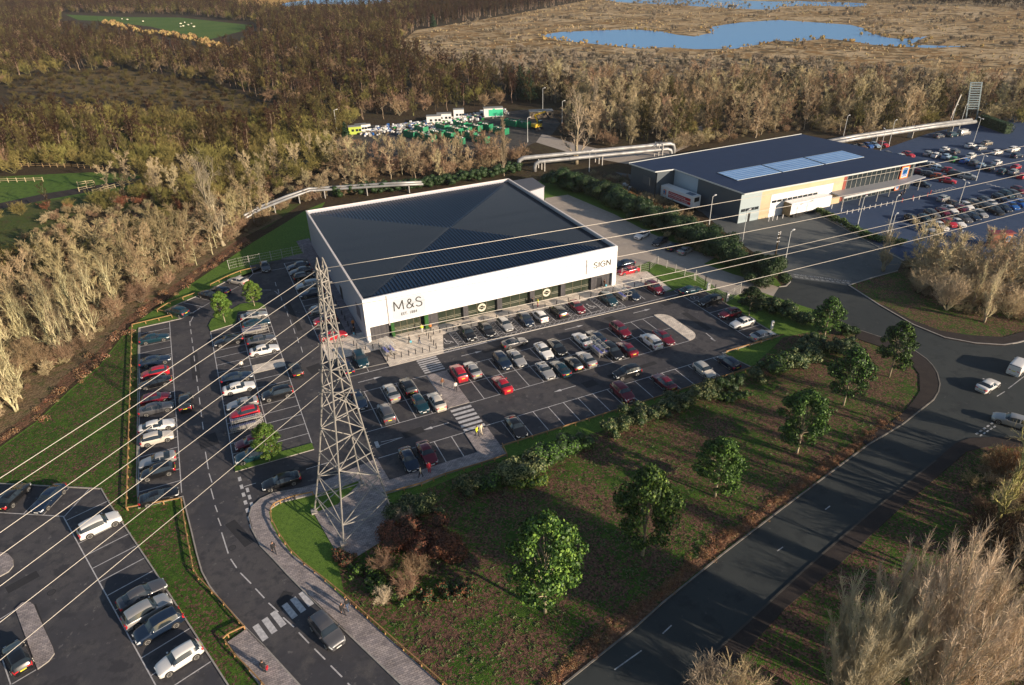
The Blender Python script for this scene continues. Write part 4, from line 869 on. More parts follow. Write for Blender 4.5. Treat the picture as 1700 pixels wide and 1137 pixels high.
shelter(-32.6, 9.14, 0, 'open trolley pen in the middle-left block above the young tree', canopy=False, L=4.2); trolleys(-34.3, 9.99, 0, 15, 'trolley nested in the pen above the young tree'); trolleys(-34.5, 8.29, 0, 15, 'trolley nested in the pen above the young tree')
p = at(430,551); shelter(-28.0, p.y, 0, 'open trolley pen between parked cars near the grass island', canopy=False, L=4.2); trolleys(-29.8, p.y+.5, 0, 14, 'trolley nested in the pen near the grass island'); trolleys(-29.8, p.y-.45, 0, 14, 'trolley nested in the pen near the grass island')

# ---------------------------------------------------------------- people
SKIN = nmat('skin', (.42,.24,.17), .6); 
def cloth(n, c): return nmat(n, c, .85)
CL = dict(black=cloth('black_cloth',(.015,.015,.018)), navy=cloth('navy_cloth',(.02,.03,.07)), white=cloth('white_cloth',(.7,.68,.65)), yellow=cloth('hi_vis_cloth',(.75,.80,.03)), orange=cloth('orange_cloth',(.60,.22,.05)), red=cloth('red_cloth',(.45,.02,.04)), cream=cloth('cream_cloth',(.62,.54,.40)), jeans=cloth('denim',(.06,.09,.16)), grey=cloth('grey_cloth',(.2,.2,.2)), brown=cloth('brown_cloth',(.18,.08,.04)))
HAIR = nmat('dark_hair', (.03,.02,.015), .8)
def person_mesh(stride, armswing):
    v = []; e = []; r = []
    def add(p, rr, par=None):
        v.append(p); r.append(rr)
        if par is not None: e.append((par, len(v)-1))
        return len(v)-1
    pel = add((0,0,.98), .145); sp = add((0,0,1.15), .135, pel); ch = add((.01,0,1.36), .165, sp); nk = add((.01,0,1.50), .062, ch)
    hd = add((.03,0,1.60), .085, nk); tp = add((.03,0,1.71), .088, hd); add((.02,0,1.76), .055, tp)
    add((.115,0,1.635), .018, hd)                      # nose
    for sg in (-1, 1):
        ear = add((.02,sg*.085,1.645), .022, hd)
        s = stride*sg
        hp = add((0,sg*.10,.93), .105, pel); kn = add((s*.5+.04,sg*.10,.50), .07, hp); an = add((s-.02,sg*.10,.10), .048, kn)
        he = add((s-.05,sg*.10,.045), .045, an); add((s+.15,sg*.11,.035), .04, an)
        sh = add((0,sg*.19,1.40), .075, ch); el = add((-armswing*sg*.4-.02,sg*.24,1.13), .05, sh); wr = add((-armswing*sg+.06,sg*.25,.90), .032, el); pm = add((-armswing*sg+.09,sg*.25,.83), .034, wr)
        for f in range(4): 
            a = add((-armswing*sg+.075+.018*f,sg*(.25+.002*f),.775-.004*(1.5-abs(f-1.5))), .010, pm); add((-armswing*sg+.085+.018*f,sg*.235,.735+.008*abs(f-1.5)), .0085, a)
        th = add((-armswing*sg+.125,sg*.235,.81), .011, pm); add((-armswing*sg+.135,sg*.22,.775), .009, th)
    me = bpy.data.meshes.new('body'); me.from_pydata(v, e, []); o = bpy.data.objects.new('body', me); col.objects.link(o)
    md = o.modifiers.new('skin', 'SKIN'); sv_ = me.skin_vertices[0].data
    for i, rr in enumerate(r): sv_[i].radius = (rr, rr*(1.15 if i in (1,2) else 1)); sv_[i].use_root = (i == 0)
    for i in (0,1,2): sv_[i].radius = (r[i]*.78, r[i]*1.15)
    s2 = o.modifiers.new('sub', 'SUBSURF'); s2.levels = 1; s2.render_levels = 1
    bpy.context.view_layer.update()
    m2 = bpy.data.meshes.new_from_object(o.evaluated_get(bpy.context.evaluated_depsgraph_get()))
    bpy.data.objects.remove(o)
    for m in (CL['black'], CL['jeans'], SKIN, CL['black']): m2.materials.append(m)
    for pl in m2.polygons:
        c = pl.center; z = c.z; pl.use_smooth = True
        pl.material_index = 2 if (z > 1.50 or (z < .89 and abs(c.y) > .2)) else (0 if z > .95 or abs(c.y) > .205 else (1 if z > .09 else 3))
    return m2
PM = [person_mesh(.26,.16), person_mesh(.05,.03), person_mesh(-.24,-.15)]
def hair_mesh():
    mb = MB()
    for i in range(6):
        for j in range(14):
            pass
    n, m = 14, 6
    vs = [(.022+.105*math.sin(PI*.56*(i/m))*math.cos(2*PI*j/n)-.012, .100*math.sin(PI*.56*(i/m))*math.sin(2*PI*j/n), 1.665+.125*math.cos(PI*.56*(i/m))) for i in range(m+1) for j in range(n)]
    fs = [(i*n+j, i*n+(j+1)%n, (i+1)*n+(j+1)%n, (i+1)*n+j) for i in range(m) for j in range(n) if not (i >= m-2 and math.cos(2*PI*j/n) > .35)]
    mb.add(vs, fs); o = mb.build('hair', HAIR, smooth=True, link=False); return o.data
HM = hair_mesh()
BAGS = ['red shopping bag held on the lower left paving at the bottom', 'aqua shopping bag held on the paving under the M&S lettering', 'aqua shopping bag held by the shaded left corner of the store', 'aqua shopping bag held by the right end door of the shopfront']
def person(u, v, head, top, legs, pose, label, z=.13, bag=None):
    p = at(u, v, z); root = empty('person', (p.x, p.y, z), R(head), label, 'person')
    b = bpy.data.objects.new('body', PM[pose]); col.objects.link(b); b.parent = root
    for i, m in ((0, CL[top]), (1, CL[legs])): b.material_slots[i].link = 'OBJECT'; b.material_slots[i].material = m
    h = bpy.data.objects.new('hair', HM); col.objects.link(h); h.parent = root
    if bag:
        mb = MB(); mb.add([(x*w, y*.07, z_) for z_, w in ((0,.17),(.34,.15)) for x, y in ((-1,-1),(1,-1),(1,1),(-1,1))], [(0,3,2,1),(4,5,6,7),(0,1,5,4),(1,2,6,5),(2,3,7,6),(3,0,4,7)])
        for sg in (-1, 1): mb.tube([(-.07,sg*.05,.34),(-.03,sg*.02,.43),(.03,sg*.02,.43),(.07,sg*.05,.34)], .008, 5)
        o = mb.build('shopping_bag', CL[bag] if bag in CL else nmat(bag+'_bag', dict(aqua=(.15,.55,.7))[bag], .6)); hx_ = {0:.25,1:.12,2:-.06}[pose]
        c_, s_ = math.cos(R(head)), math.sin(R(head)); lx, ly = (.16+.09 if pose == 0 else (.12 if pose == 1 else -.06+.0)), -.25
        o.location = (p.x+lx*c_-ly*s_, p.y+lx*s_+ly*c_, z+.33); o.rotation_euler = (0,0,R(head)); tag(o, BAGS.pop(0), 'shopping bag')
person(456,918,-80,'black','black',0,'person in dark clothes walking on the curving block-paved path')
person(578,1012,-72,'black','jeans',2,'person in a black coat walking beside another near the zebra crossing')
person(570,1020,-72,'black','black',0,'shorter person in black nearest the road by the zebra crossing')
person(440,1116,70,'black','black',1,'person in black carrying a red bag on the lower left paving', bag='red')
person(792,724,-60,'yellow','black',0,'person in a yellow hi-vis top at the lower zebra crossing')
person(799,720,-60,'cream','cream',2,'person in cream clothes beside the yellow top at the lower zebra')
person(699,792,150,'cream','black',0,'person in a cream coat below the dark blue saloon on the walkway')
person(713,784,-100,'red','red',1,'person in red with white hair band behind the dark red saloon')
person(735,643,-80,'brown','grey',2,'person in brown crossing the central paved walkway',z=.09)
person(757,649,80,'white','black',0,'person in a white shirt on the central walkway by the red SUV',z=.09)
person(680,570,-20,'black','black',0,'person with an aqua bag on the paving under the M&S lettering', bag='aqua')
person(697,571,160,'black','jeans',2,'person in a black coat in the middle of the paving by the bollards')
person(701,552,60,'yellow','white',1,'person in a yellow top near the green entrance pier')
person(715,550,60,'orange','black',1,'person in orange standing by the bollards at the entrance')
person(589,556,-80,'black','black',0,'person in black by the shaded left corner of the store', bag='aqua')
person(587,544,-80,'orange','black',2,'person in orange in the shade along the left wall')
person(893,509,170,'yellow','red',1,'person in yellow and red below the second brick pier of the shopfront')
person(884,508,10,'black','black',1,'person in black standing against the middle of the shopfront')
person(1003,477,0,'brown','black',0,'person in brown at the right end door of the shopfront', bag='aqua')
person(403,613,90,'white','black',1,'person in a white top standing by the paved island on the left',z=.02)
person(1500,325,10,'red','black',0,'person in a red top on the forecourt of the brick supermarket entrance',z=.03) if False else None
person(1494,330,200,'black','black',2,'person in black walking on the supermarket forecourt',z=.02)
person(1500,323,200,'navy','black',0,'person in navy behind the walker on the supermarket forecourt',z=.02)
person(1436,330,200,'red','black',1,'person in red by the trolley rows under the supermarket canopy',z=.02)

# ---------------------------------------------------------------- bollards, rails, fences, posts
def bollard_mesh():
    b = MB(); b.tube([(0,0,0),(0,0,1.0),(0,0,1.05)], [.075,.075,.05], 10); return b
BOL = bollard_mesh().build('bollard', DARKM, link=False).data
def bollards(pts, label, group, h=1.0, me=None, z=.13):
    for x, y in pts:
        o = bpy.data.objects.new('bollard', me or BOL); col.objects.link(o); o.location = (x, y, z); o.scale = (1,1,h); tag(o, label, 'bollard', group)
c_ = lambda x, y: (480+x/5.667, 420+y/5.667)
bollards([at(*c_(*q)).to_2d() for q in [(612,880),(640,905),(722,915),(790,905),(850,890),(872,920)]], 'dark bollard on the paving left of the trolley shelter below the M&S lettering', 'bollards left of the shelter')
bollards([at(*c_(*q)).to_2d() for q in [(928,1020),(993,1003),(1060,985),(1128,970),(1192,958),(1258,945),(1323,930),(1385,905),(1362,875),(1337,840),(1315,812),(1293,780),(1360,770),(1420,755),(1482,740),(1545,725)]], 'dark bollard in the line edging the sunny paving by the entrance', 'bollards edging the entrance paving')
bollards([(4.2+2.45*k, 21.45) for k in range(17)], 'dark bollard in the long line along the shopfront bays', 'bollards along the shopfront bays')
bollards([(-12.9, 29.0+2.4*k) for k in range(14)], 'dark bollard in the shaded line beside the left wall of the store', 'bollards beside the left wall')
bollards([at(*q).to_2d() for q in [(1064,470),(1080,473),(1091,470)]], 'dark bollard on the paving beside the dark red SUV at the right end', 'bollards at the right end')
WB = MB(); WB.tube([(0,0,0),(0,0,.95),(0,0,1.0)], [.09,.09,.05], 8); WBM = WB.build('bollard', WHITE2, link=False).data
bollards([at(*F4(x, y)).to_2d() for x, y in [(125,795),(190,785),(265,810),(310,828),(352,820),(400,808),(443,797),(487,788),(530,779),(575,771),(620,762),(665,752),(830,725),(875,712)]], 'white bollard in the long line before the brick and timber supermarket', 'white bollards before the supermarket', z=.016, me=WBM)
e_ = lambda x, y: (1000+x/4.722, 180+y/4.722)
bollards([at(*e_(x, y)).to_2d() for x, y in [(1302,885),(1333,878),(1367,873),(1412,862),(1458,848),(1505,838),(1550,828),(1597,818)]], 'white bollard in front of the white loading wall', 'white bollards by the loading wall', z=.016, me=WBM)
RB = MB(); RB.tube([(0,0,0),(0,0,1.0)], .09, 8); RBM = RB.build('bollard', nmat('red_cone_paint', (.5,.05,.03), .6), link=False).data
bollards([at(*F4(x, y)).to_2d() for x, y in [(868,600),(913,615),(742,735),(825,715),(940,690),(965,670)]], 'red and white post beside the supermarket entrance forecourt', 'red posts by the forecourt', z=.016, me=RBM)

POSTM = MB(); POSTM.b3(-.06,-.06,0,.06,.06,.62); POSTM = POSTM.build('post', TIMBER, link=False).data
def knee_rail(pts, label, group='timber knee rails', step=2.2, h=.55):
    root = empty('knee_rail', (0,0,0), 0, label, 'fence', group)
    r = MB()
    for a, b in zip(pts[:-1], pts[1:]):
        a3, b3_ = Vector((a[0],a[1],h)), Vector((b[0],b[1],h)); r.bar(a3, b3_, .10, .14)
        n = max(1, int(round((b3_-a3).length/step)))
        for k in range(n):
            q = a3.lerp(b3_, k/n); o = bpy.data.objects.new('post', POSTM); col.objects.link(o); o.parent = root; o.location = (q.x, q.y, 0)
    r.build('rail', TIMBER, root); return root
knee_rail([(-47.9,-2.0),(-47.9,26)], 'lower half of the long timber rail on the grass left of the parked cars')
knee_rail([(-47.9,26),(-47.9,49.3)], 'upper half of the long timber rail on the grass left of the parked cars')
knee_rail([(-47.9,49.4)]+P([(286,527),(278,521),(262,518),(283,505),(325,490)]), 'stepped timber rail around the corner of the slanting bays')
knee_rail(P([(350,476),(378,462),(400,453),(426,447)]), 'timber rail above the slanting bays by the wire fence')
knee_rail([(-47.8,-2.1)]+P([(302,832),(308,870),(315,910),(322,945)]), 'timber rail from the last left bay down beside the access road')
knee_rail(P([(322,948),(330,962),(352,985),(372,1005),(397,1035),(407,1045),(380,1058),(372,1066)]), 'timber rail curving down to the lower zebra crossing')
knee_rail(P([(376,1070),(390,1090),(415,1115),(435,1137),(460,1165)]), 'timber rail beside the lower left paving at the picture edge')
knee_rail(P([(520,822),(490,828),(466,836),(456,841),(450,850),(452,866),(464,890),(484,918),(505,939)]), 'curved timber rail around the grass left of the pylon')
knee_rail(P([(505,939),(540,966),(573,993),(610,1026),(640,1053),(670,1080)]), 'middle length of the timber rail beside the block-paved path')
knee_rail(P([(670,1080),(700,1106),(735,1137),(770,1168)]), 'lowest length of the timber rail beside the block-paved path')
knee_rail(P([(642,823),(700,807),(740,791),(800,773),(842,759),(834,741)]), 'timber rail along the walkway below the dark red saloon')
knee_rail([(-2.3,-11.7),(20,-11.7),(41.4,-11.6)], 'long timber rail along the front bays above the shrubs')
knee_rail([(40.2,-6.1),(52.3,-6.1)], 'short timber rail by the silver saloon at the right column')
def mesh_fence(pts, h, label, step=2.5, rails=4, mat=None, name='mesh_fence', group='wire fences', w=.05):
    root = empty(name, (0,0,0), 0, label, 'fence', group); m = MB()
    for a, b in zip(pts[:-1], pts[1:]):
        a3, b3_ = Vector((a[0],a[1],0)), Vector((b[0],b[1],0)); L = (b3_-a3).length; n = max(1, int(round(L/step)))
        for k in range(n+1):
            q = a3.lerp(b3_, k/n); pm = MB(); pm.b3(-w,-w,0,w,w,h+.1); o = pm.build('post', mat or STEEL, root); o.location = q
        for k in range(rails): z = .15+(h-.2)*k/(rails-1); m.bar((a3.x,a3.y,z),(b3_.x,b3_.y,z),.03)
        nv = min(260, int(L/.35))
        for k in range(1, nv): q = a3.lerp(b3_, k/nv); m.bar((q.x,q.y,.1),(q.x,q.y,h),.012)
    m.build('wire_panel', mat or STEEL, root); return root
mesh_fence(P([(381,447),(396,443),(504,421)]), 2.0, 'grey wire fence behind the shaded bay at the far left corner')
mesh_fence(P([(1032,458),(1078,448),(1090,437.6)]), 1.6, 'wire fence beside the red saloon right of the store')
mesh_fence(P([(1092,438),(1152,465)]), 1.6, 'wire fence behind the small grass wedge')
mesh_fence(P([(1154,466),(1170,476),(1186,490),(1204,504)]), 2.2, 'tall wire fence with pale posts behind the right-hand column of bays', rails=5)
mesh_fence(P([(1204,504),(1228,488)]), 2.2, 'end panel of the tall wire fence beside the evergreen shrubs', rails=5)
for i, (u, v) in enumerate([(1175,482),(1207,500),(1281,546)]):
    mb = MB(); p = at(u, v); mb.b3(-.2,-.15,0,.2,.15,1.55); o = mb.build('charging_post', WHITE2); o.location = (p.x, p.y, 0)
    q = MB(); q.b3(-.12,-.17,.95,.12,-.152,1.3); q.build('screen', BLK, o); q = MB(); q.tube([(.21,0,1.1),(.33,-.1,.5),(.28,-.12,.15),(.21,-.05,.6)], .02, 5); q.build('cable', BLK, o)
    tag(o, ['white charging post above the black SUV in the right column','white charging post beside the dark red hatchback in the right column','white charging post behind the silver saloon in the right column'][i], 'charging post')
def timber_fence(pts, label, h=1.2, step=2.4, group='field fences', pale=False):
    root = empty('post_and_rail_fence', (0,0,0), 0, label, 'fence', group); m = MB(); mt = nmat('weathered_timber', (.45,.37,.22) if pale else (.30,.20,.10), .85)
    n0 = 0
    for a, b in zip(pts[:-1], pts[1:]):
        a3, b3_ = Vector((a[0],a[1],0)), Vector((b[0],b[1],0)); L = (b3_-a3).length; n = max(1, int(round(L/step)))
        for k in range(n+1):
            q = a3.lerp(b3_, k/n); pm = MB(); pm.b3(-.09,-.09,0,.09,.09,h+.15); o = pm.build('post', mt, root); o.location = q
        for z in (h*.45, h*.9): m.bar((a3.x,a3.y,z),(b3_.x,b3_.y,z),.05,.12)
    m.build('rail', mt, root)
timber_fence(P([(-10,278),(60,277),(120,278),(172,281)]), 'pale post and rail fence along the upper side of the farm track')
timber_fence(P([(0,303),(72,301)]), 'post and rail fence along the lower side of the farm track at the left', pale=True)
timber_fence(P([(130,309),(157,305),(159,312),(132,318)]), 'short white rail pen beside the small green paddock', pale=True)
timber_fence(P([(155,322),(180,315),(215,306)]), 'white rail fence slanting below the paddock', pale=True)
timber_fence(P([(455,262),(500,257),(560,250)]), 'rail fence at the foot of the birch wood above the silver pipe', pale=True)
timber_fence(P([(223,372),(250,358),(275,346)]), 'pink-lit rail fence in the scrub below the meadow')
timber_fence(P([(435,352),(452,345),(455,338),(440,343)]), 'small pale rail pen beside the silver pipe', pale=True)
timber_fence(P([(200,337),(225,336)]), 'three-post fence in the scrub at the middle left', pale=True)

# ---------------------------------------------------------------- pylon and cables
pyl = empty('electricity_pylon', (-23.3,-14.6,0), 0, 'tall beige lattice steel pylon on a paved base beside the car park', 'pylon')
o0 = Vector((23.3,14.6,0)); TOP = Vector((-21.81,-12.94,31.0))
feet = [Vector((-27.5,-12.5,0)), Vector((-25.5,-19.1,0)), Vector((-19.1,-16.8,0)), Vector((-21.1,-10.2,0))]
tops = [TOP+Vector(v) for v in ((-.42,.16,0), (-.16,-.42,0), (.42,-.16,0), (.16,.42,0))]
lv = [0, 2.3, 5.4, 8.75, 12.0, 14.75, 17.3, 20.1, 23.65, 25.9, 27.9, 29.6, 31.0]
def lp(i, z):
    t = z/31.0; b = 1-(1-t)*1.0
    return Vector((-23.3,-14.6,0)).lerp(TOP, t)+(feet[i]-Vector((-23.3,-14.6,0)))*((1-t)**1.55+.115*t)
for i in range(4):
    m = MB(); m.tube([lp(i, z)+o0 for z in lv], .085, 4); m.build('leg', PYL, pyl)
    m = MB(); m.b3(feet[i].x+o0.x-.35, feet[i].y+o0.y-.35, 0, feet[i].x+o0.x+.35, feet[i].y+o0.y+.35, .35); m.build('footing', KERB, pyl)
for i in range(4):
    j = (i+1) % 4; m = MB()
    for k in range(1, len(lv)-1):
        a, b = lp(i, lv[k]), lp(j, lv[k]); m.bar(a+o0, b+o0, .09)
        if k+1 < len(lv):
            c, d = lp(i, lv[k+1]), lp(j, lv[k+1])
            if (k+i) % 2 == 0: m.bar(a+o0, d+o0, .085)
            if (k+i) % 2 == 1 or k > 4: m.bar(b+o0+Vector((0,0,.05)), c+o0, .08)
    a, b = feet[i], feet[j]; c, d = lp(i, lv[1]), lp(j, lv[1]); mid = (lp(i,.9)+lp(j,.9))/2
    m.bar(c+o0, lp(j,.3)+o0, .09); 
    if i % 2: m.bar(d+o0, lp(i,.3)+o0, .09)
    m.build('lattice_face', PYL, pyl)
m = MB()
for z in (30.6, 29.4, 26.9, 24.9, 22.5, 19.4, 16.6):
    c = Vector((-23.3,-14.6,0)).lerp(TOP, z/31.0); w = (feet[0]-feet[2]).length*((1-z/31)**1.55+.115*z/31)/2+.35; dr = (feet[0]-feet[2]).normalized()
    m.bar(c+dr*w+o0, c-dr*w+o0, .10)
for i in (0, 2): m.bar(lp(i,31)+o0, TOP+(tops[i]-TOP)*.6+Vector((0,0,1.0))+o0, .10); m.bar(lp((i+1)%4,31)+o0, TOP+(tops[i]-TOP)*.6+Vector((0,0,1.0))+o0, .09)
m.build('cross_strut', PYL, pyl)
m = MB()
for k in range(24): z = 1.5+k*.45; a = lp(2, z); m.bar(a+o0+Vector((.05,.0,0)), a+o0+Vector((.30,.02,0)), .03)
m.build('climbing_steps', PYL, pyl)
def cable(a, b, sag, r, label, group):
    n = 24; m = MB(); pts = []
    for k in range(n+1):
        t = k/n; q = a.lerp(b, t); pts.append((q.x-a.x, q.y-a.y, q.z-a.z-4*sag*t*(1-t)))
    m.tube(pts, r, 6); o = m.build('power_cable', WIREM, smooth=True); o.location = a; tag(o, label, 'cable', group)
DL = Vector((-.845,-.521,-.121)); DR = Vector((1.0,.021,-.02))
axis = lambda z: Vector((-23.3,-14.6,0)).lerp(TOP, z/31.0)
dr = (feet[0]-feet[2]).normalized()
for i, (z, v0) in enumerate([(30.6,788),(29.4,815.6),(26.9,878.6),(24.9,916.5),(22.5,967.6),(19.4,1027.8),(16.6,1091)]):
    w = (feet[0]-feet[2]).length*((1-z/31)**1.55+.115*z/31)/2; a = axis(z)+dr*w
    # where the cable leaves the frame, on the plane through the line direction
    best = None
    for s in np.linspace(15, 60, 400):
        q = a+DL*float(s); u_, v_ = pix(q.x, q.y, q.z)
        if best is None or abs(u_) < best[0]: best = (abs(u_), q, v_)
    q = best[1]; 
    e = min((at(0, v0, float(h)) for h in np.linspace(q.z-6, q.z+6, 121)), key=lambda c: (c-q).length)
    b = a+(e-a)*1.6
    cable(a, b, .25, .027, ORD[i]+' cable from the top running from the pylon to the lower left', 'cables to the lower left')
for i, (pa, pb, z) in enumerate([((537,445.6),(1700,235.5),30.8),((545,471),(1700,259),28.8),((553,512.6),(1700,281.6),26.2),((568,568),(1700,312.4),22.6),((572,580),(1700,322),21.8),((585,615),(1700,345),19.3)]):
    a = at(pa[0], pa[1], z); 
    # far end: on the picture's right edge at the height that keeps the span level
    e = min((at(pb[0], pb[1], float(h)) for h in np.linspace(z-12, z+8, 201)), key=lambda c: abs((c-a).normalized().dot(DR)-1))
    b = a+(e-a)*1.35
    a = axis(z)-dr*((feet[0]-feet[2]).length*((1-z/31)**1.55+.115*z/31)/2) if (axis(z)-a).length > 5 else a
    cable(a, b, 1.0, .032, ORD[i]+' cable from the top running from the pylon across to the right edge', 'cables to the right')

# ---------------------------------------------------------------- silver district-heating pipes
SILV = nmat('silver_pipe', (.40,.40,.40), .45, metal=.3, var=(.26,.26,.26), scale=.5)
pr = empty('overground_pipe', (55.5,103,0), 0, 'pair of fat silver overground pipes bending down beside the road behind the hedge', 'pipeline')
def rel(p, o): return tuple(Vector(p)-Vector(o))
po = Vector((55.5,103,0))
for k, (dy, zt, r, x0, x1) in enumerate([(1.0, 3.6, .62, 55.6, 105.5), (-1.6, 2.8, .55, 59.3, 103.0)]):
    y0, y1 = 103.0+dy, 94.5+dy; m = MB(); pts = []
    for (x, z) in [(x0,0),(x0,zt-1.6),(x0+.35,zt-.5),(x0+1.5,zt)]+[(x0+(x1-x0)*i/10, zt) for i in range(1,10)]+[(x1-1.5,zt),(x1-.35,zt-.5),(x1,zt-1.6),(x1,0)]:
        t = (x-55)/(106-55); pts.append(rel((x, y0+(y1-y0)*t, z), po))
    m.tube(pts, r, 14); m.build('pipe', SILV, pr, smooth=True)
for x in (62, 80, 99.5):
    t = (x-55)/51; y = 103-8.5*t; m = MB()
    for dy in (-2.3, -.4, 1.7): m.b3(x-po.x-.12, y+dy-po.y-.12, 0, x-po.x+.12, y+dy-po.y+.12, 4.4 if x > 90 else 2.6)
    for z in ((2.1, 4.3) if x > 90 else (2.1,)): m.b3(x-po.x-.1, y-2.4-po.y, z, x-po.x+.1, y+1.8-po.y, z+.2)
    m.build('support_frame', STEEL, pr)
def pipe(pts, r, label, z=2.6, twin=0.0):
    o = Vector((pts[0][0], pts[0][1], 0)); root = empty('overground_pipe', o, 0, label, 'pipeline')
    for k in ((0, 1) if twin else (0,)):
        m = MB(); m.tube([(x-o.x, y-o.y-k*twin, z-.25*k) for x, y in pts], r, 10); m.build('pipe', SILV, root, smooth=True)
    for a, b in zip(pts[:-1], pts[1:]):
        L = math.hypot(b[0]-a[0], b[1]-a[1]); n = max(1, int(L/12))
        for i in range(n):
            t = (i+.5)/n; x, y = a[0]+(b[0]-a[0])*t-o.x, a[1]+(b[1]-a[1])*t-o.y; q = MB(); q.b3(x-.1,y-.1-twin,0,x+.1,y+.1,z-r+.05); q.build('support', STEEL, root)
pz = lambda *l: [tuple(at(u, v, 2.6))[:2] for u, v in l]
pipe(pz((405,358),(430,344),(475,326),(512,313),(560,310),(652,304),(700,302)), .32, 'long silver pipe kinking behind the store along the foot of the wood', twin=1.3)
pipe(pz((1365,238),(1420,228),(1480,219),(1540,210),(1612,201)), .6, 'silver pipe running along the far side of the supermarket car park', z=3.0, twin=1.6)
pipe(pz((1618,174),(1660,174),(1700,175),(1760,176)), .5, 'silver pipe in the trees at the upper right edge')
# steel gantry over the pipe
a, b = at(1603,199), at(1621,199); gz = empty('steel_gantry', a, 0, 'tall steel ladder-like gantry standing over the pipe at the upper right', 'gantry'); m = MB(); 
bx_ = b-a; h_ = 13.0; 
for q in (Vector((0,0,0)), bx_): m.bar(q, q+Vector((-2.0,1.0,h_)), .4)
for k in range(12): z = 4.0+k*.8; t = z/h_; m.bar(Vector((-2*t,1*t,z)), bx_+Vector((-2*t,1*t,z)), .5, .32)
m.build('rungs', nmat('gantry_blue_steel', (.22,.28,.31), .5, metal=.1), gz)
m = MB(); m.bar((-6,2,0),(-4.5,1.5,9),.35); m.build('stay', STEEL, gz)

# ---------------------------------------------------------------- neighbouring supermarket
HS = 7.6; YF = 39.3
sm = empty('supermarket', (110,YF,0), 0, 'long grey supermarket with dark roof and solar panels right of the white store', 'supermarket')
def AP(name, mb, mats, parent=None): 
    o = mb.build(name, mats); o.parent = parent or sm; o.location = (-110,-YF,0) if parent is None else (0,0,0); return o
GW = nmat('slate_cladding', (.075,.095,.115), .5, metal=.1); GL = nmat('pale_grey_cladding', (.36,.43,.46), .5)
TAN = nmat('timber_tan_cladding', (.58,.45,.29), .6, var=(.52,.40,.26), scale=.5); RF2 = nmat('navy_roof_sheet', (.007,.022,.070), .7, var=(.010,.027,.080), scale=.4)
FPs = [(82.0,YF),(139.2,YF-1.0),(134.2,72.7),(73.3,71.6),(74.9,62.9),(80.3,62.4)]
m = MB(); m.prism(FPs, 0, HS-.35); AP('wall', m, GW)
m = MB(); m.prism([(81.9,YF-1.0),(141.2,YF-2.4),(134.6,73.2),(72.8,72.1),(74.4,62.6),(79.9,62.1)], HS-.3, HS); AP('roof', m, RF2)
m = MB(); EV = [(81.9,YF-1.05),(141.3,YF-2.45)]; m.bar((81.8,YF-1.08,HS-.14),(141.3,YF-2.48,HS-.14),.1,.34); m.bar((79.85,62.05,HS-.12),(81.85,YF-1.0,HS-.12),.1,.3); m.bar((72.75,72.1,HS-.12),(74.35,62.6,HS-.12),.1,.3); m.bar((74.35,62.55,HS-.12),(79.9,62.0,HS-.12),.1,.3); m.bar((72.8,72.2,HS+.03),(134.6,73.3,HS+.03),.12,.2)
AP('eaves_trim', m, nmat('silver_trim', (.55,.57,.57), .5, metal=.2))
yf = lambda x: YF-(x-82)*.0175-.06
def wallp(name, x0, x1, z0, z1, mt, off=.0): m = MB(); m.add([(x0,yf(x0)-off,z0),(x1,yf(x1)-off,z0),(x1,yf(x1)-off,z1),(x0,yf(x0)-off,z1),(x0,yf(x0)-off+.05,z0),(x1,yf(x1)-off+.05,z0),(x1,yf(x1)-off+.05,z1),(x0,yf(x0)-off+.05,z1)],[(0,1,2,3),(0,4,5,1),(3,2,6,7),(0,3,7,4),(1,5,6,2)]); return AP(name, m, mt)
wallp('pale_panel', 82.05, 88.2, 0, HS-.35, GL); wallp('timber_panel', 88.2, 114.2, 0, HS-.35, TAN)
wallp('white_panel', 91.2, 110.8, 0.0, 5.6, WHITE, .06)
for k in range(4): wallp('window', 82.5+1.35*k, 83.7+1.35*k, 2.7, 3.4, CGLASS, .06)
for k in range(9): wallp('window', 91.6+1.62*k, 93.0+1.62*k, 3.5, 4.1, CGLASS, .12)
wallp('door', 84.9, 85.5, 0, 2.2, BLK, .06); wallp('red_panel', 114.2, 115.1, .4, HS-.5, nmat('brick_red', (.28,.06,.04), .7), .06)
gl_ = wallp('glazing', 115.1, 138.6, .2, HS-.5, nmat('dark_glazing', (.02,.03,.035), .15, spec=.7), .06)
m = MB()
for k in range(15): x = 115.2+k*1.65; m.b3(x-.04, yf(x)-.14, .3, x+.04, yf(x)-.10, HS-.6)
AP('mullion', m, STEEL)
m = MB(); m.b3(74.95,62.35,0.0,80.2,62.40,HS-.35); m.b3(73.2,62.95,4.0,73.25,66,6) ; AP('loading_wall', m, GW)
m = MB(); m.add([(80.25,62.3,.3),(81.85,44.5,.3),(81.85,44.5,HS-.4),(80.25,62.3,HS-.4)], [(0,1,2,3)]); m.v = [(x-.08 if True else x, y, z) for x, y, z in m.v]
m = MB(); xs = lambda y: 80.3+(62.4-y)*(1.7/23.1)-.07
m.add([(xs(62.2),62.2,1.0),(xs(53.5),53.5,1.0),(xs(53.5),53.5,HS-.5),(xs(62.2),62.2,HS-.5)], [(3,2,1,0)]); AP('pale_side_panel', m, nmat('pale_blue_panel', (.36,.44,.52), .5))
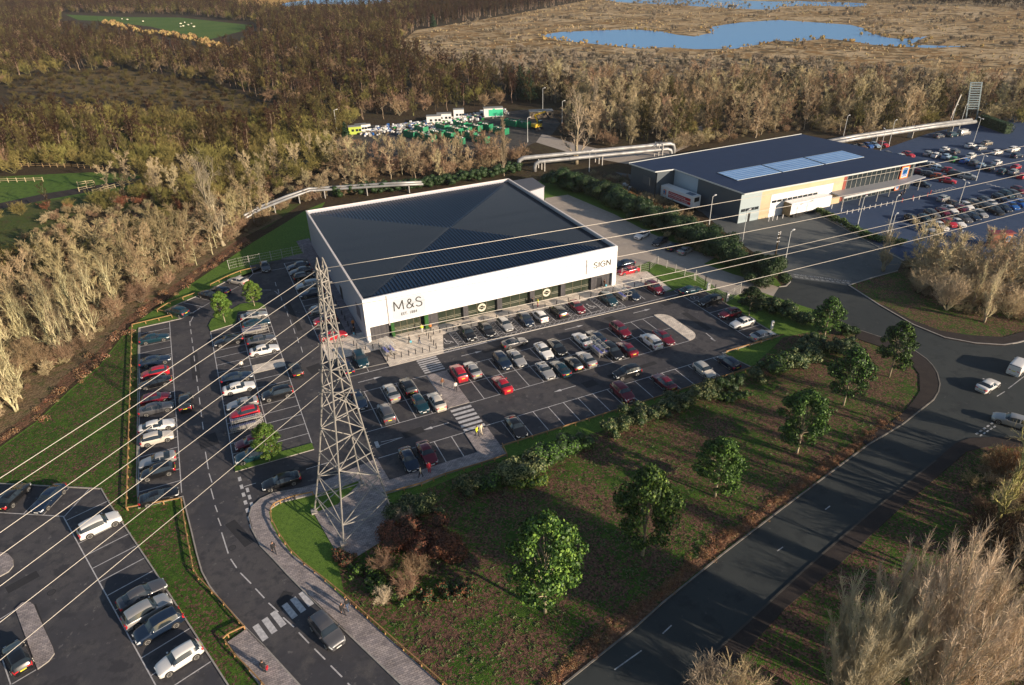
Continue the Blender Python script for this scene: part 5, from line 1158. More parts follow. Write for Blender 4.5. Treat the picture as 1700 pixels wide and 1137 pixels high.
# sign panels with the supermarket's mark
LB = nmat('sign_blue', (.03,.12,.42), .5); LR = nmat('sign_red', (.55,.06,.03), .5); LO = nmat('sign_orange', (.75,.30,.04), .5); LC = nmat('sign_cyan', (.10,.55,.80), .5)
def brand_sign(x, y, z, w, h, rot, parent, name='shop_sign'):
    r_ = empty(name, (x, y, z), rot); r_.parent = parent
    m = MB(); m.b3(-w/2,-.08,0,w/2,.08,h,0); m.b3(-w*.44,-.10,h*.05,w*.44,-.081,h*.95,1); m.b3(-w*.36,-.12,h*.11,w*.36,-.101,h*.89,2); m.b3(-w*.31,-.14,h*.15,w*.31,-.121,h*.85,3)
    m.build('panel', [LR, LO, WHITE2, LB], r_)
    m = MB()
    for k in range(4): m.bar((-w*.2+k*w*.09, -.145, h*.42), (-w*.05+k*w*.09, -.145, h*.80), .10*w, .012)
    m.build('striped_letter', LC, r_)
    t = letters('lettering', 'ALDI', h*.26, WHITE2, (0, -.145, h*.19), (PI/2,0,0), .01, .0, 'CENTER'); t.parent = r_; t.location = (0,-.15,h*.19)
    return r_
brand_sign(135.2-110, yf(135.2)-YF-.35, 3.4, 3.0, 3.3, 0, sm); brand_sign(133.6-110, yf(133.6)-YF-.5, .5, 1.7, 2.2, 0, sm)
m = MB(); m.prism([(110.2,YF-4.9),(127.5,YF-5.0),(141.5,YF-3.2),(141.0,YF-.9),(110.6,YF-.6)], 3.15, 3.45); AP('canopy', m, nmat('canopy_zinc', (.30,.31,.34), .55, metal=.2))
m = MB(); m.b3(110.2,YF-5.02,3.0,127.5,YF-4.94,3.5); AP('canopy_fascia', m, nmat('canopy_trim', (.5,.52,.53), .5))
for x in (111, 117, 123, 129, 135, 140): m = MB(); m.tube([(x,YF-4.3 if x < 128 else YF-3.0,0),(x,YF-4.3 if x < 128 else YF-3.0,3.2)], .12, 8); AP('canopy_post', m, STEEL)
PV = nmat('solar_cell', (.16,.32,.62), .3, metal=.1, var=(.20,.38,.70), scale=.6); PVL = nmat('solar_frame', (.60,.66,.70), .4)
for j, (x0, x1) in enumerate([(86.9,100.9),(101.4,115.3),(115.9,129.6)]):
    root = MB(); root.b3(x0,46.5,HS+.12,x1,53.8,HS+.18)
    o = root.build('solar_array', PVL); tag(o, ['left', 'middle', 'right'][j]+' block of blue striped solar panels on the dark supermarket roof', 'solar panels', 'solar arrays on the supermarket roof')
    for i in range(6):
        q = MB(); y = 46.6+i*1.2; n = 12
        for k in range(n): a = x0+.06+(x1-x0-.1)*k/n; q.b3(a, y, HS+.184, a+(x1-x0-.1)/n-.05, y+.98, HS+.21)
        q.build('panel_row', PV, o)
# white delivery trailer
tr = empty('delivery_trailer', (78.1,56.4,0), R(-84), 'white supermarket delivery trailer with red slogan banners reversed into the loading bay', 'trailer')
m = MB(); m.b3(-5.8,-1.28,1.15,5.8,1.28,3.95); m.build('body', WHITE2, tr)
m = MB(); m.b3(-5.0,-.9,.75,5.2,.9,1.14); m.build('chassis', DARKM, tr)
for x in (-4.6,-3.5,-2.4,4.6):
    for sg in (-1, 1): m = MB(); m.tube([(x,sg*1.0,.5),(x,sg*1.26,.5)], .5, 14); m.build('wheel', TYRE, tr)
m = MB(); m.b3(5.81,-.85,2.5,5.85,.75,3.6); m.build('refrigeration_grille', BLK, tr)
m = MB(); m.b3(2.6,-.9,3.96,4.9,.7,3.99); m.build('roof_panel', nmat('blue_grey_panel', (.12,.16,.22), .5), tr)
YS = -1.29
m = MB(); m.b3(-2.9,YS-.012,2.45,5.0,YS,3.2); m.b3(-2.9,YS-.012,1.62,5.0,YS,2.3); bn = m.build('banner', nmat('banner_red', (.50,.015,.02), .5), tr)
t = letters('lettering', 'Championing', .62, WHITE2, (0,0,0), (PI/2,0,0), .005); t.parent = tr; t.location = (-2.6,YS-.02,2.62); t.scale = (1.75,1,1)
t = letters('lettering', 'Great British Quality', .55, WHITE2, (0,0,0), (PI/2,0,0), .005); t.parent = tr; t.location = (-2.7,YS-.02,1.78); t.scale = (1.45,1,1)
t = letters('lettering', 'Great British Quality', .55, WHITE2, (0,0,0), (PI/2,0,0), .005); bpy.data.objects.remove(t)
brand_sign(-4.2, YS-.06, 2.0, .9, 1.2, 0, tr, 'logo_panel')
# white lorry trailer at the front loading wall
fl = empty('box_trailer', (101.5,37.2,0), 0, 'plain white trailer parked along the white loading wall of the supermarket', 'trailer'); m = MB(); m.b3(-6.5,-1.2,1.0,6.5,1.2,3.7); m.build('body', WHITE, fl); m = MB(); m.b3(-6.2,-.9,.6,6.2,.9,.99); m.build('chassis', DARKM, fl)
for x in (-5,-4,-3,4.5):
    for sg in (-1, 1): m = MB(); m.tube([(x,sg*.9,.5),(x,sg*1.18,.5)], .5, 12); m.build('wheel', TYRE, fl)
m = MB(); m.b3(-6.56,-1.22,.5,-6.50,1.22,3.6); m.build('rear_door', nmat('brown_shutter', (.20,.15,.08), .7), fl)
# kiosk sign, right
p = at(1655,409); ks = empty('brick_sign_shelter', p, R(-25), 'red-brown pillar sign shelter with the supermarket mark behind the bare trees', 'sign'); m = MB(); m.b3(-2.2,-.6,0,2.2,.6,3.2); m.build('shelter_wall', nmat('rust_brick', (.25,.09,.05), .8), ks)
m = MB(); m.prism([(-2.5,-.9),(2.5,-.9),(2.5,.9),(-2.5,.9)], 3.2, 3.4); m.build('roof', nmat('maroon_roof', (.22,.03,.05), .6), ks); brand_sign(1.2,-.72,1.2,1.5,1.7,0,ks)
# plant units by the supermarket's back wall
for i, (u, v, w, d, h) in enumerate([(1036,314,.9,.5,1.7),(1040,317,.9,.5,1.7),(1045,320,.9,.5,1.7)]):
    p = at(u, v); m = MB(); m.b3(-w/2,-d/2,0,w/2,d/2,h); m.b3(-w/2+.1,-d/2-.02,.2,w/2-.1,-d/2-.001,h-.2); o = m.build('condenser_unit', WHITE2); o.location = p; o.rotation_euler = (0,0,R(10)); q = MB(); q.disc((0,-d/2-.03,h*.6),.3,'y',12); q.build('fan_grille', DARKM, o); tag(o, ORD[i]+' white condenser unit from the left behind the supermarket', 'condenser', 'white condenser units')
p = at(1061,318); o = empty('chiller_unit', p, R(-82), 'large pale grey chiller unit against the dark supermarket wall', 'chiller'); m = MB(); m.prism([(-2.4,-1),(2.4,-1),(2.4,1),(-2.4,1)], .2, 2.8); m.build('casing', nmat('chiller_grey', (.5,.54,.54), .5), o)
for k in (-1.5,0,1.5): q = MB(); q.tube([(k,0,2.8),(k,0,3.0)], .6, 14); q.build('fan', DARKM, o)

# lamp posts
def lamp(u, v, h, label, arms=1, az=0.0, group='white lamp posts', z=0.0):
    p = at(u, v, 0); root = empty('lamp_post', p, az, label, 'lamp post', group)
    m = MB(); m.tube([(0,0,0),(0,0,1.2),(0,0,1.25),(0,0,h)], [.13,.13,.09,.065], 8); m.build('pole', nmat('lamp_grey', (.62,.63,.62), .5, metal=.1) if 'lamp_grey' not in bpy.data.materials else bpy.data.materials['lamp_grey'], root)
    for sg in ((1,-1) if arms == 2 else (1,)):
        m = MB(); m.bar((0,0,h-.05),(sg*.9,0,h+.08),.07); m.build('arm', bpy.data.materials['lamp_grey'], root)
        m = MB(); m.box((sg*1.15,0,h+.09),(.75,.28,.14)); m.build('lamp_head', WHITE2, root)
for u, v, h, l, a in [(1177,374,7,'lamp post at the corner of the dark supermarket wall by the hedge',1),(1232,404,7.5,'lamp post in front of the pale grey end panel of the supermarket',1),(1301,446,8,'lamp post above the painted words at the yard entrance',1),
    (1424,372,6.5,'lamp post left of the clipped green hedge',1),(1473,387,8.5,'tall lamp post at the end of the clipped green hedge',1),(1477,392,5,'short post standing beside the tall hedge lamp',1),(1620,300,7,'double-headed lamp post right of the silver parked car row',2),(1590,344,6.5,'double-headed lamp post behind the nearest row of cars',2),
    (1460,256,7.5,'lamp post beyond the far right corner of the dark roof',2),(1475,243,8,'thin lamp post by the silver pipe beyond the roof',1),(1576,215,8,'left of two lamp posts by the far silver pipe',1),(1592,214,8,'right of two lamp posts by the far silver pipe',1),(1615,239,8,'double-headed lamp post among the far parked cars',2),
    (1397,240,9,'lamp post close to the far edge of the dark roof',1),(1518,438,7,'lamp post half hidden by bare trees at the service road',1),(1580,432,6,'lamp post among golden bare trees on the right',1),(901,186,9,'lamp post beside the yellow digger',1),(876,236,8,'lamp post in front of the digger beside the road',1),(933,205,8,'post in front of the tall grey tree by the recycling yard',1),
    (559,215,7,'lamp post at the left end of the recycling yard',1),(978,285,6,'pale post in the hedge behind the white store',1)]:
    lamp(u, v, h, l, a, R(20 if a == 1 else 60))
p = at(1284,440); o = empty('telegraph_pole', p, 0, 'wooden telegraph pole with fittings at the yard entrance', 'telegraph pole'); m = MB(); m.tube([(0,0,0),(0,0,7.5)], [.16,.12], 8); m.build('pole', BARK_D, o); m = MB(); 
for z in (5.2,6.0,6.8,7.2): m.bar((-.35,0,z),(.35,0,z),.14)
m.build('fitting', WHITE2, o)

# ---------------------------------------------------------------- recycling yard
SG = nmat('skip_green', (.02,.27,.12), .5, var=(.015,.18,.09), scale=1); YL = nmat('digger_yellow', (.75,.48,.03), .45)
RUB = nmat('mixed_rubbish', (.25,.20,.15), .9, var=(.62,.60,.55), scale=2.2)
def skip(u, v, rz, label, s=1.0):
    p = at(u, v); root = empty('skip', p, R(rz), label, 'skip', 'green skips in the recycling yard'); root.scale = (s,s,s)
    m = MB(); L, w, h = 3.0, 1.2, 2.3
    for a, b in (((-L,-w),(L,-w)),((L,-w),(L,w)),((L,w),(-L,w)),((-L,w),(-L,-w))):
        d = Vector((b[0]-a[0],b[1]-a[1])); ln_ = d.length; c = ((a[0]+b[0])/2,(a[1]+b[1])/2); m.box((c[0],c[1],h/2+.15),(ln_+.08,.08,h),math.atan2(d.y,d.x))
        n = int(ln_/.6)
        for k in range(n+1): m.box((a[0]+d.x*k/n, a[1]+d.y*k/n, h/2+.15),(.14,.2,h-.1),math.atan2(d.y,d.x))
    m.b3(-L,-w,.12,L,w,.25); m.build('hopper', SG, root)
    m = MB(); rr = random.Random(u)
    for k in range(26): m.box((rr.uniform(-L+.4,L-.4), rr.uniform(-w+.3,w-.3), rr.uniform(1.4,2.3)), (rr.uniform(.3,1),rr.uniform(.3,.8),rr.uniform(.3,.7)), rr.uniform(0,3), rr.choice([0,0,1,2]))
    m.build('contents', [RUB, nmat('brown_rubbish', (.12,.09,.06), .9) if 'brown_rubbish' not in bpy.data.materials else bpy.data.materials['brown_rubbish'], WHITE2], root)
SK = [(683,228),(702,231),(712,233),(727,228),(745,229),(757,222),(771,220),(789,217),(806,215),(832,222),(850,209),(869,211),(700,219),(735,216),(765,212),(780,229),(760,238),(800,236)]
SK.sort()
for i, (u, v) in enumerate(SK): skip(u, v, random.choice([-70,-66,-74]), ORD[i]+' green skip from the left in the recycling yard' if i < 20 else '', .92)
def cabin(u, v, L, w, h, rz, wallm, label, roofm=None, green=False):
    p = at(u, v); root = empty('portable_cabin', p, R(rz), label, 'cabin'); m = MB(); m.prism([(-L/2,-w/2),(L/2,-w/2),(L/2,w/2),(-L/2,w/2)], .1, h); m.build('wall', wallm, root)
    m = MB(); m.prism([(-L/2-.1,-w/2-.1),(L/2+.1,-w/2-.1),(L/2+.1,w/2+.1),(-L/2-.1,w/2+.1)], h, h+.15); m.build('roof', roofm or nmat('cabin_roof', (.25,.25,.24), .7), root)
    if green: m = MB(); m.b3(-L/2+1.8,-w/2-.03,.4,L/2-.05,-w/2-.001,h-.5); m.b3(-.3,-w/2-.032,h-.7,.6,-w/2-.002,h-.1); m.build('green_panel', nmat('bright_green', (.05,.55,.30), .5), root)
    else:
        for k in (-.28,.05,.3): m = MB(); m.b3(L*k,-w/2-.03,1.1,L*k+.9,-w/2-.001,1.9); m.build('window', CGLASS, root)
cabin(819,193,7.5,2.8,3.3,-18,WHITE2,'white container with a green panel at the back of the recycling yard',green=True)
cabin(721,205,5.5,2.6,2.9,-20,WHITE2,'left white cabin at the back of the recycling yard'); cabin(738,201,5.5,2.6,2.9,-20,WHITE2,'right white cabin at the back of the recycling yard')
cabin(762,196,4,2.4,3.4,-20,WHITE2,'small white hut between the cabins and the container'); cabin(590,222,4.5,2.6,2.7,-10,nmat('lime_shed', (.45,.55,.08), .6),'yellow-green shed at the left end of the recycling yard'); cabin(600,219,4.0,2.4,2.7,-10,WHITE2,'white shed with red trim beside the yellow-green shed')
cabin(612,218,1.6,1.3,2.6,-5,WHITE2,'white portable toilet at the left end of the yard'); cabin(898,195,9,4,2.6,-20,nmat('brown_shed', (.22,.17,.12), .8),'low brown shed behind the yellow digger')
p = at(892,214); dg = empty('excavator', p, R(10), 'yellow excavator with raised bent arm at the right of the recycling yard', 'excavator')
m = MB(); m.b3(-1.8,-1.3,0,1.8,-.7,.8); m.b3(-1.8,.7,0,1.8,1.3,.8); m.build('track', DARKM, dg); m = MB(); m.b3(-1.9,-1.2,.9,1.2,1.2,2.0); m.build('body', YL, dg); m = MB(); m.b3(.2,-1.15,2.0,1.5,-.1,3.0); m.build('cab', CGLASS, dg)
m = MB(); m.bar((.8,.3,1.8),(-1.0,.3,5.0),.4,.5); m.bar((-1.0,.3,5.0),(3.8,.3,5.6),.35,.45); m.build('arm', YL, dg); m = MB(); m.bar((3.8,.3,5.6),(5.2,.3,3.4),.3,.35); m.box((5.3,.3,3.0),(.9,1.0,.8)); m.build('bucket', DARKM, dg)
m = MB(); rr = random.Random(3)
for k in range(700):
    t = rr.random(); q = at(600+240*t+rr.uniform(-6,6), 219-34*t+rr.gauss(2,2.5)); s_ = rr.uniform(.25,1.0); m.box((q.x, q.y, s_*.45), (s_,s_*rr.uniform(.6,1.2),s_*.9), rr.uniform(0,3), rr.choice([0,0,0,1,2,3,4]))
for k in range(300):
    q = at(rr.uniform(660,760), rr.uniform(212,224)); s_ = rr.uniform(.3,1.1); m.box((q.x, q.y, s_*.4), (s_,s_,s_*.8), rr.uniform(0,3), rr.choice([0,1,0,1,4]))
o = m.build('scrap_heap', [WHITE2, RUB, PAINT['blue'], PAINT['green'], bpy.data.materials['brown_rubbish']]); tag(o, kind='stuff')
place_car(CARS, 'hatchback', 'red', *at(1017,200,.7).to_2d(), 5, 'red car on the road between trees behind the recycling yard', z=.01)
for i, (u, v, c) in enumerate([(477,82,'white'),(494,78,'white'),(512,77,'cream'),(539,80,'silver')]): place_car(CARS, 'hatchback', c, *at(u,v,.7).to_2d(), 10, ORD[i]+' tiny pale vehicle from the left in the far dark wood', 'vehicles in the far wood')
for i, (u, v) in enumerate([(300,41),(307,39),(313,43),(305,45),(318,41),(322,46),(203,33),(212,34),(238,37),(300,46)]):
    p = at(u, v); m = MB(); m.tube([(-.9,0,1.0),(-.6,0,1.05),(0,0,1.05),(.6,0,1.05),(.9,0,1.1),(1.15,0,1.3),(1.45,0,1.25)], [.2,.5,.55,.5,.3,.2,.12], 10); o = m.build('sheep', nmat('fleece', (.70,.66,.5), .9) if 'fleece' not in bpy.data.materials else bpy.data.materials['fleece'], smooth=True)
    q = MB(); 
    for x in (-.55,.55):
        for sg in (-1,1): q.tube([(x,sg*.25,.9),(x+.03,sg*.25,.45),(x,sg*.25,0)], [.12,.07,.06], 6)
    q.build('legs', BLK, o); o.location = p; o.rotation_euler = (0,0,i*1.3); tag(o, 'pale sheep grazing on the green field at the top left', 'sheep', 'sheep on the far field')

# ---------------------------------------------------------------- vegetation
def np_mesh(name, V, F, M, mats, smooth=False):
    """V (n,3), F (m,4) quads, M (m,)"""
    me = bpy.data.meshes.new(name); n, m = len(V), len(F)
    me.vertices.add(n); me.vertices.foreach_set("co", np.asarray(V, np.float32).ravel())
    me.loops.add(m*4); me.loops.foreach_set("vertex_index", np.asarray(F, np.int32).ravel())
    me.polygons.add(m); me.polygons.foreach_set("loop_start", np.arange(0, m*4, 4, dtype=np.int32)); me.polygons.foreach_set("loop_total", np.full(m, 4, np.int32))
    for x in mats: me.materials.append(x)
    me.polygons.foreach_set("material_index", np.asarray(M, np.int32))
    me.update(calc_edges=True); me.validate(); return me
def strips(P0, P1, w0, w1, rng):
    """thin quads from P0 to P1"""
    d = P1-P0; L = np.linalg.norm(d, axis=1, keepdims=True)+1e-9; d = d/L
    r = rng.normal(size=P0.shape); s = np.cross(d, r); s /= np.linalg.norm(s, axis=1, keepdims=True)+1e-9
    n = len(P0); V = np.concatenate([P0-s*w0/2, P0+s*w0/2, P1+s*w1/2, P1-s*w1/2]); i = np.arange(n)
    return V, np.stack([i, i+n, i+2*n, i+3*n], 1)
def bare(seed, H=10.0, fork=.22, nl=9, nb=9, nt=26, spread=.5, up=.55, r0=.16, tw=.035, gl=1.0, stems=1, lean=.0, crown='round', droop=0.0, lf=1.0, tup=.28):
    """returns trunk MB and crown mesh (limbs + twigs); spread = crown radius / H"""
    rng = np.random.default_rng(seed); tr = MB(); cr = MB(); TP0 = []; TP1 = []
    for s in range(stems):
        a0 = rng.uniform(0, 2*PI); ln_ = lean+(.12 if stems > 1 else .02); tip = np.array([math.cos(a0)*H*ln_, math.sin(a0)*H*ln_, H*.86])
        b0 = np.array([math.cos(a0)*.25, math.sin(a0)*.25, -.1])*(1 if stems > 1 else .0)+np.array([0,0,-.1])
        N = 7; pts = [b0+(tip-b0)*(i/N)+np.array([rng.normal(0,.012*H),rng.normal(0,.012*H),0])*(i > 0) for i in range(N+1)]
        rs = [r0*(1-.86*(i/N))*(1.25 if i == 0 else 1)/(stems**.35) for i in range(N+1)]
        tr.tube(pts, rs, 6, 0)
        for l in range(nl):
            t = fork+(1-fork)*(l+rng.uniform(0,.8))/nl; t = min(t, .98); k = t*N; i0 = min(int(k), N-1); p = pts[i0]+(pts[i0+1]-pts[i0])*(k-i0)
            az = l*2.4+rng.uniform(-.5,.5)+seed; 
            if crown == 'round': env = spread*H*math.sin(PI*min(1,(.12+.80*(1-abs((t-.5))**1.3*1.2))))*(.8+.35*rng.random()); el = up+.7*(t-.3)
            elif crown == 'column': env = spread*H*(1.1-.7*t)*(.8+.4*rng.random()); el = 1.22
            elif crown == 'vase': env = H*.85*(.75+.35*rng.random()); el = rng.uniform(1.02, 1.5)
            elif crown == 'fan': env = H*.75*(.8+.4*rng.random()); el = rng.uniform(.55, 1.35)
            else: env = spread*H*(1.15-.85*t)*(.8+.4*rng.random()); el = up
            if crown in ('fan', 'vase'): p = pts[0]*(1-t*.15)+pts[1]*(t*.15)
            env = max(env, .12*H); dv = np.array([math.cos(az)*math.cos(el), math.sin(az)*math.cos(el), math.sin(el)])
            q = p.copy(); lp_ = [q]; M_ = 5
            for m in range(M_):
                dv = dv+np.array([0,0,.10-droop*.12*m])+rng.normal(0,.13 if tup < .5 else .06,3); dv /= np.linalg.norm(dv); q = q+dv*env/M_; lp_.append(q)
            rl = max(.02, r0*.42*(1-t*.6))*lf; cr.tube(lp_, [rl*(1-.75*m/M_)+.010 for m in range(M_+1)], 4, 0, caps=False)
            for b in range(nb):
                tb = .22+.78*(b+rng.random())/nb; k = tb*M_; i1 = min(int(k), M_-1); pb = lp_[i1]+(lp_[i1+1]-lp_[i1])*(k-i1)
                db = (lp_[i1+1]-lp_[i1]); db = db/np.linalg.norm(db)+rng.normal(0,.55 if tup < .5 else .22,3)+np.array([0,0,.30-droop*.3]); db /= np.linalg.norm(db)
                Lb = env*(.50-.22*tb)*rng.uniform(.7,1.2)*gl; e1 = pb+db*Lb*.5; d2 = db+rng.normal(0,.25,3)+np.array([0,0,.15-droop*.3]); d2 /= np.linalg.norm(d2); e2 = e1+d2*Lb*.5
                cr.tube([pb, e1, e2], [rl*.4+.006, rl*.25+.006, .008], 3, 0, caps=False)
                tt = rng.random(nt)[:, None]; base = np.where(tt < .5, pb+(e1-pb)*tt*2, e1+(e2-e1)*(tt*2-1))
                dt = db+rng.normal(0,.55 if tup < .5 else .3,(nt,3))+np.array([0,0,tup-droop*.7]); dt /= np.linalg.norm(dt, axis=1, keepdims=True)
                Lt = (env*.22+.25)*rng.uniform(.5,1.15,(nt,1))*gl; en = base+dt*Lt; TP0.append(base); TP1.append(en)
                mid = base+dt*Lt*.45; d3 = dt+rng.normal(0,.5,(nt,3)); d3 /= np.linalg.norm(d3, axis=1, keepdims=True); TP0.append(mid); TP1.append(mid+d3*Lt*.6)
    A0, A1 = np.concatenate(TP0), np.concatenate(TP1); V, F = strips(A0, A1, tw, tw*.35, rng)
    cv = np.array(cr.v); cf = np.array(cr.f)
    return tr, (np.concatenate([cv, V]), np.concatenate([cf, F+len(cv)]), np.concatenate([np.zeros(len(cf)), np.ones(len(F))]))
class Tree:
    def __init__(s, name, bark, limb, twig, **kw):
        tr, (V, F, M_) = bare(**kw); s.h = kw.get('H', 10)
        tr.m = [0]*len(tr.f); s.trunk = tr.build('trunk', bark, smooth=True, link=False).data; s.crown = np_mesh('crown', V, F, M_, [limb, twig])
        # one joined mesh for masses of trees
        tv = np.array(tr.v); tf = np.array([f for f in tr.f if len(f) == 4]); s.joined = np_mesh(name, np.concatenate([tv, V]), np.concatenate([tf, F+len(tv)]), np.concatenate([np.zeros(len(tf)), M_+1]), [bark, limb, twig])
        s.name = name
    def place(s, x, y, h, rz, label, cat, group, bark=None, limb=None, twig=None, sx=1.0):
        k = h/s.h; r_ = empty(s.name, (x, y, 0), rz, label, cat, group); r_.scale = (k*sx, k*sx, k)
        a = bpy.data.objects.new('trunk', s.trunk); b = bpy.data.objects.new('crown', s.crown)
        for o in (a, b): col.objects.link(o); o.parent = r_
        if bark: a.material_slots[0].link = 'OBJECT'; a.material_slots[0].material = bark
        for i, m in ((0, limb), (1, twig)):
            if m: b.material_slots[i].link = 'OBJECT'; b.material_slots[i].material = m
        return r_
# near kinds (thin twigs) and far kinds (wider, fewer twigs)
NB = [Tree('bare_tree', BARK, BARK, T_PALE, seed=i+1, H=10, fork=.12, nl=12, nb=7, nt=5, spread=.44, up=1.0, r0=.27, tw=.026, stems=(1,2,3)[i], lf=1.3) for i in range(3)]
FB_ = [Tree('bare_tree', BARK_D, BARK_D, T_BROWN, seed=i+11, H=10, fork=.16, nl=10, nb=6, nt=10, spread=.46, up=.55, r0=.16, tw=.085, stems=1 if i < 2 else 2) for i in range(3)]
NS = [Tree('bare_shrub', BARK, BARK, T_TAN, seed=i+21, H=5, fork=.02, nl=18, nb=6, nt=14, spread=.5, r0=.07, tw=.03, crown='fan') for i in range(2)]
FS = [Tree('bare_shrub', BARK_G, BARK_G, T_OLIVE, seed=i+31, H=5, fork=.02, nl=15, nb=5, nt=9, spread=.5, r0=.07, tw=.07, crown='fan') for i in range(2)]
BI = [Tree('birch_tree', BARK_W, BARK_W, T_PLUM, seed=i+41, H=14, fork=.42, nl=10, nb=6, nt=10, spread=.17, up=.8, r0=.17, tw=.07, crown='cone', stems=(1,2,1)[i], lean=(.02,.05,.06)[i], droop=.5) for i in range(3)]
PN = Tree('bare_tree', BARK, T_PALE, T_PALE, seed=52, H=18, fork=.04, nl=30, nb=16, nt=18, spread=.26, r0=.22, tw=.03, crown='vase', gl=.42, tup=.8)
PO = Tree('poplar_tree', BARK, T_PALE, T_PALE, seed=51, H=18, fork=.08, nl=44, nb=5, nt=12, spread=.30, r0=.28, tw=.05, crown='column', gl=.9)

def leaf_crown(seed, blobs, n, size, mats, split=(.5,), core=None, flat_=.0):
    """leaf cards on the shells of many small blobs; blobs: (x,y,z,rx,ry,rz)"""
    rng = np.random.default_rng(seed); B = np.array(blobs); vol = (B[:,3]*B[:,4]+B[:,4]*B[:,5]); idx = rng.choice(len(B), n, p=vol/vol.sum())
    d = rng.normal(size=(n,3)); d /= np.linalg.norm(d, axis=1, keepdims=True); rad = rng.uniform(.72,1.08,(n,1)); c = B[idx,:3]+d*B[idx,3:]*rad
    nrm = d+rng.normal(0,.45,(n,3)); nrm /= np.linalg.norm(nrm, axis=1, keepdims=True); a = np.cross(nrm, rng.normal(size=(n,3))); a /= np.linalg.norm(a, axis=1, keepdims=True); b = np.cross(nrm, a)
    s = size*rng.uniform(.45,1.35,(n,1)); V = np.concatenate([c-a*s*.5, c-b*s*.32, c+a*s*.5, c+b*s*.32]); i = np.arange(n); F = np.stack([i,i+n,i+2*n,i+3*n],1)
    M_ = (rng.random(n) > split[0]).astype(int)
    return V, F, M_
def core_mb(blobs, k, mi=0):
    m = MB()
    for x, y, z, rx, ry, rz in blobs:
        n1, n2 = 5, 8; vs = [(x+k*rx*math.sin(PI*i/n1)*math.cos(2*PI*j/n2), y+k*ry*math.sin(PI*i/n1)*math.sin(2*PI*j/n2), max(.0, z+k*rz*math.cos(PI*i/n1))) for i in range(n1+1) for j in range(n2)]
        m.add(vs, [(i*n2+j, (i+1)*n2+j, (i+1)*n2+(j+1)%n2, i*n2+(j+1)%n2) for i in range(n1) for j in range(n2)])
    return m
def hfor(u, v, vtop):
    p = at(u, v)
    return min((abs(pix(p.x, p.y, h)[1]-vtop), h) for h in np.linspace(.5, 25, 200))[1]
def leafy_tree(seed, clear=.22):
    rng = np.random.default_rng(seed); H = 10.0; blobs = []
    for k in range(95):
        t = rng.random()**.8; z = H*(clear+.03+(.95-clear)*t); R_ = H*.34*math.sin(PI*min(.97,(.20+.76*t)))**.8*1.0; az = rng.uniform(0,2*PI); rr = R_*math.sqrt(rng.uniform(.15,1)); s = rng.uniform(.45,.95)
        blobs.append((math.cos(az)*rr, math.sin(az)*rr, z, s, s, s*.62))
    V, F, M_ = leaf_crown(seed, blobs, 12500, .30, None, (.30,))
    tr = MB(); tr.tube([(0,0,-.1),(0,0,H*.12),(.05,.03,H*.4),(0,.05,H*.75)], [.19,.15,.11,.04], 8)
    br = MB()
    for k in range(16):
        b = blobs[k*5]; z0 = H*(.18+.5*rng.random()); z0 = min(z0, b[2]-.2); br.tube([(0,0,z0), (b[0]*.5,b[1]*.5,(z0+b[2])/2+.1), b[:3]], [.06,.04,.015], 4, caps=False)
    cv, cf = np.array(br.v), np.array(br.f)
    return tr.build('trunk', BARK, smooth=True, link=False).data, np_mesh('crown', np.concatenate([V, cv]), np.concatenate([F, cf+len(V)]), np.concatenate([M_, np.full(len(cf),2)]), [L_GREEN, L_DARK, BARK])
L_MID = leafm('mid_green_leaves', (.026,.068,.013), (.05,.11,.018)); L_LIME = leafm('sunlit_tint_lime_leaves', (.08,.17,.022), (.22,.34,.055))  # lime leaves paint in sunlit tips, scattered at random through the crown
LT = [leafy_tree(5), leafy_tree(6), leafy_tree(8)]
def place_leafy(u, v, vt, k, label, sx=1.0, mats=None, z=0.0):
    p = at(u, v); h = hfor(u, v, vt); r_ = empty('leafy_tree', (p.x, p.y, z), k*1.7, label, 'tree', 'young leafy trees'); s = h/10; r_.scale = (s*sx, s*sx, s)
    for nm, me in zip(('trunk','crown'), LT[k % 3]):
        o = bpy.data.objects.new(nm, me); col.objects.link(o); o.parent = r_
        if mats and nm == 'crown':
            for i, m in enumerate(mats): o.material_slots[i].link = 'OBJECT'; o.material_slots[i].material = m
LIME = (L_LIME, L_MID)
place_leafy(905,1016,862,0,'nearest leafy green tree, lowest on the leaf-strewn lawn',.84,LIME)
place_leafy(1067,922,780,1,'tall leafy green tree with a bare lower trunk, second from the bottom',.78,LIME)
DG = (L_GREEN, L_MID)
place_leafy(1187,824,733,2,'dark round leafy tree, third from the bottom of the lawn',1.02,DG)
place_leafy(1323,752,652,0,'broad dark leafy tree, fourth from the bottom of the lawn',1.0,DG)
place_leafy(1400,673,578,1,'leafy tree in front of the evergreen shrubs, fifth from the bottom',.85,(L_GREEN,L_DARK))
place_leafy(1476,626,537,2,'leafy green tree by the curved corner of the main road',.8)
place_leafy(1368,562,494,1,'leafy tree rising from the evergreen hedge beside the service road',.9,(L_GREEN,L_DARK))
AMB = (L_AMBER, L_GREEN)
place_leafy(374,536,487,1,'small yellow-green tree on the left of the grass island',.95,AMB,.14)
place_leafy(423,509,468,0,'small yellow-green tree on the right of the grass island',.95,AMB,.14)
place_leafy(448,766,708,2,'small yellow-green tree leaning over the dark teal estate car',1.0,AMB,.1)
place_leafy(1243,524,477,2,'small dark round-headed tree behind the charging posts',1.15,(L_DARK,L_DARK))

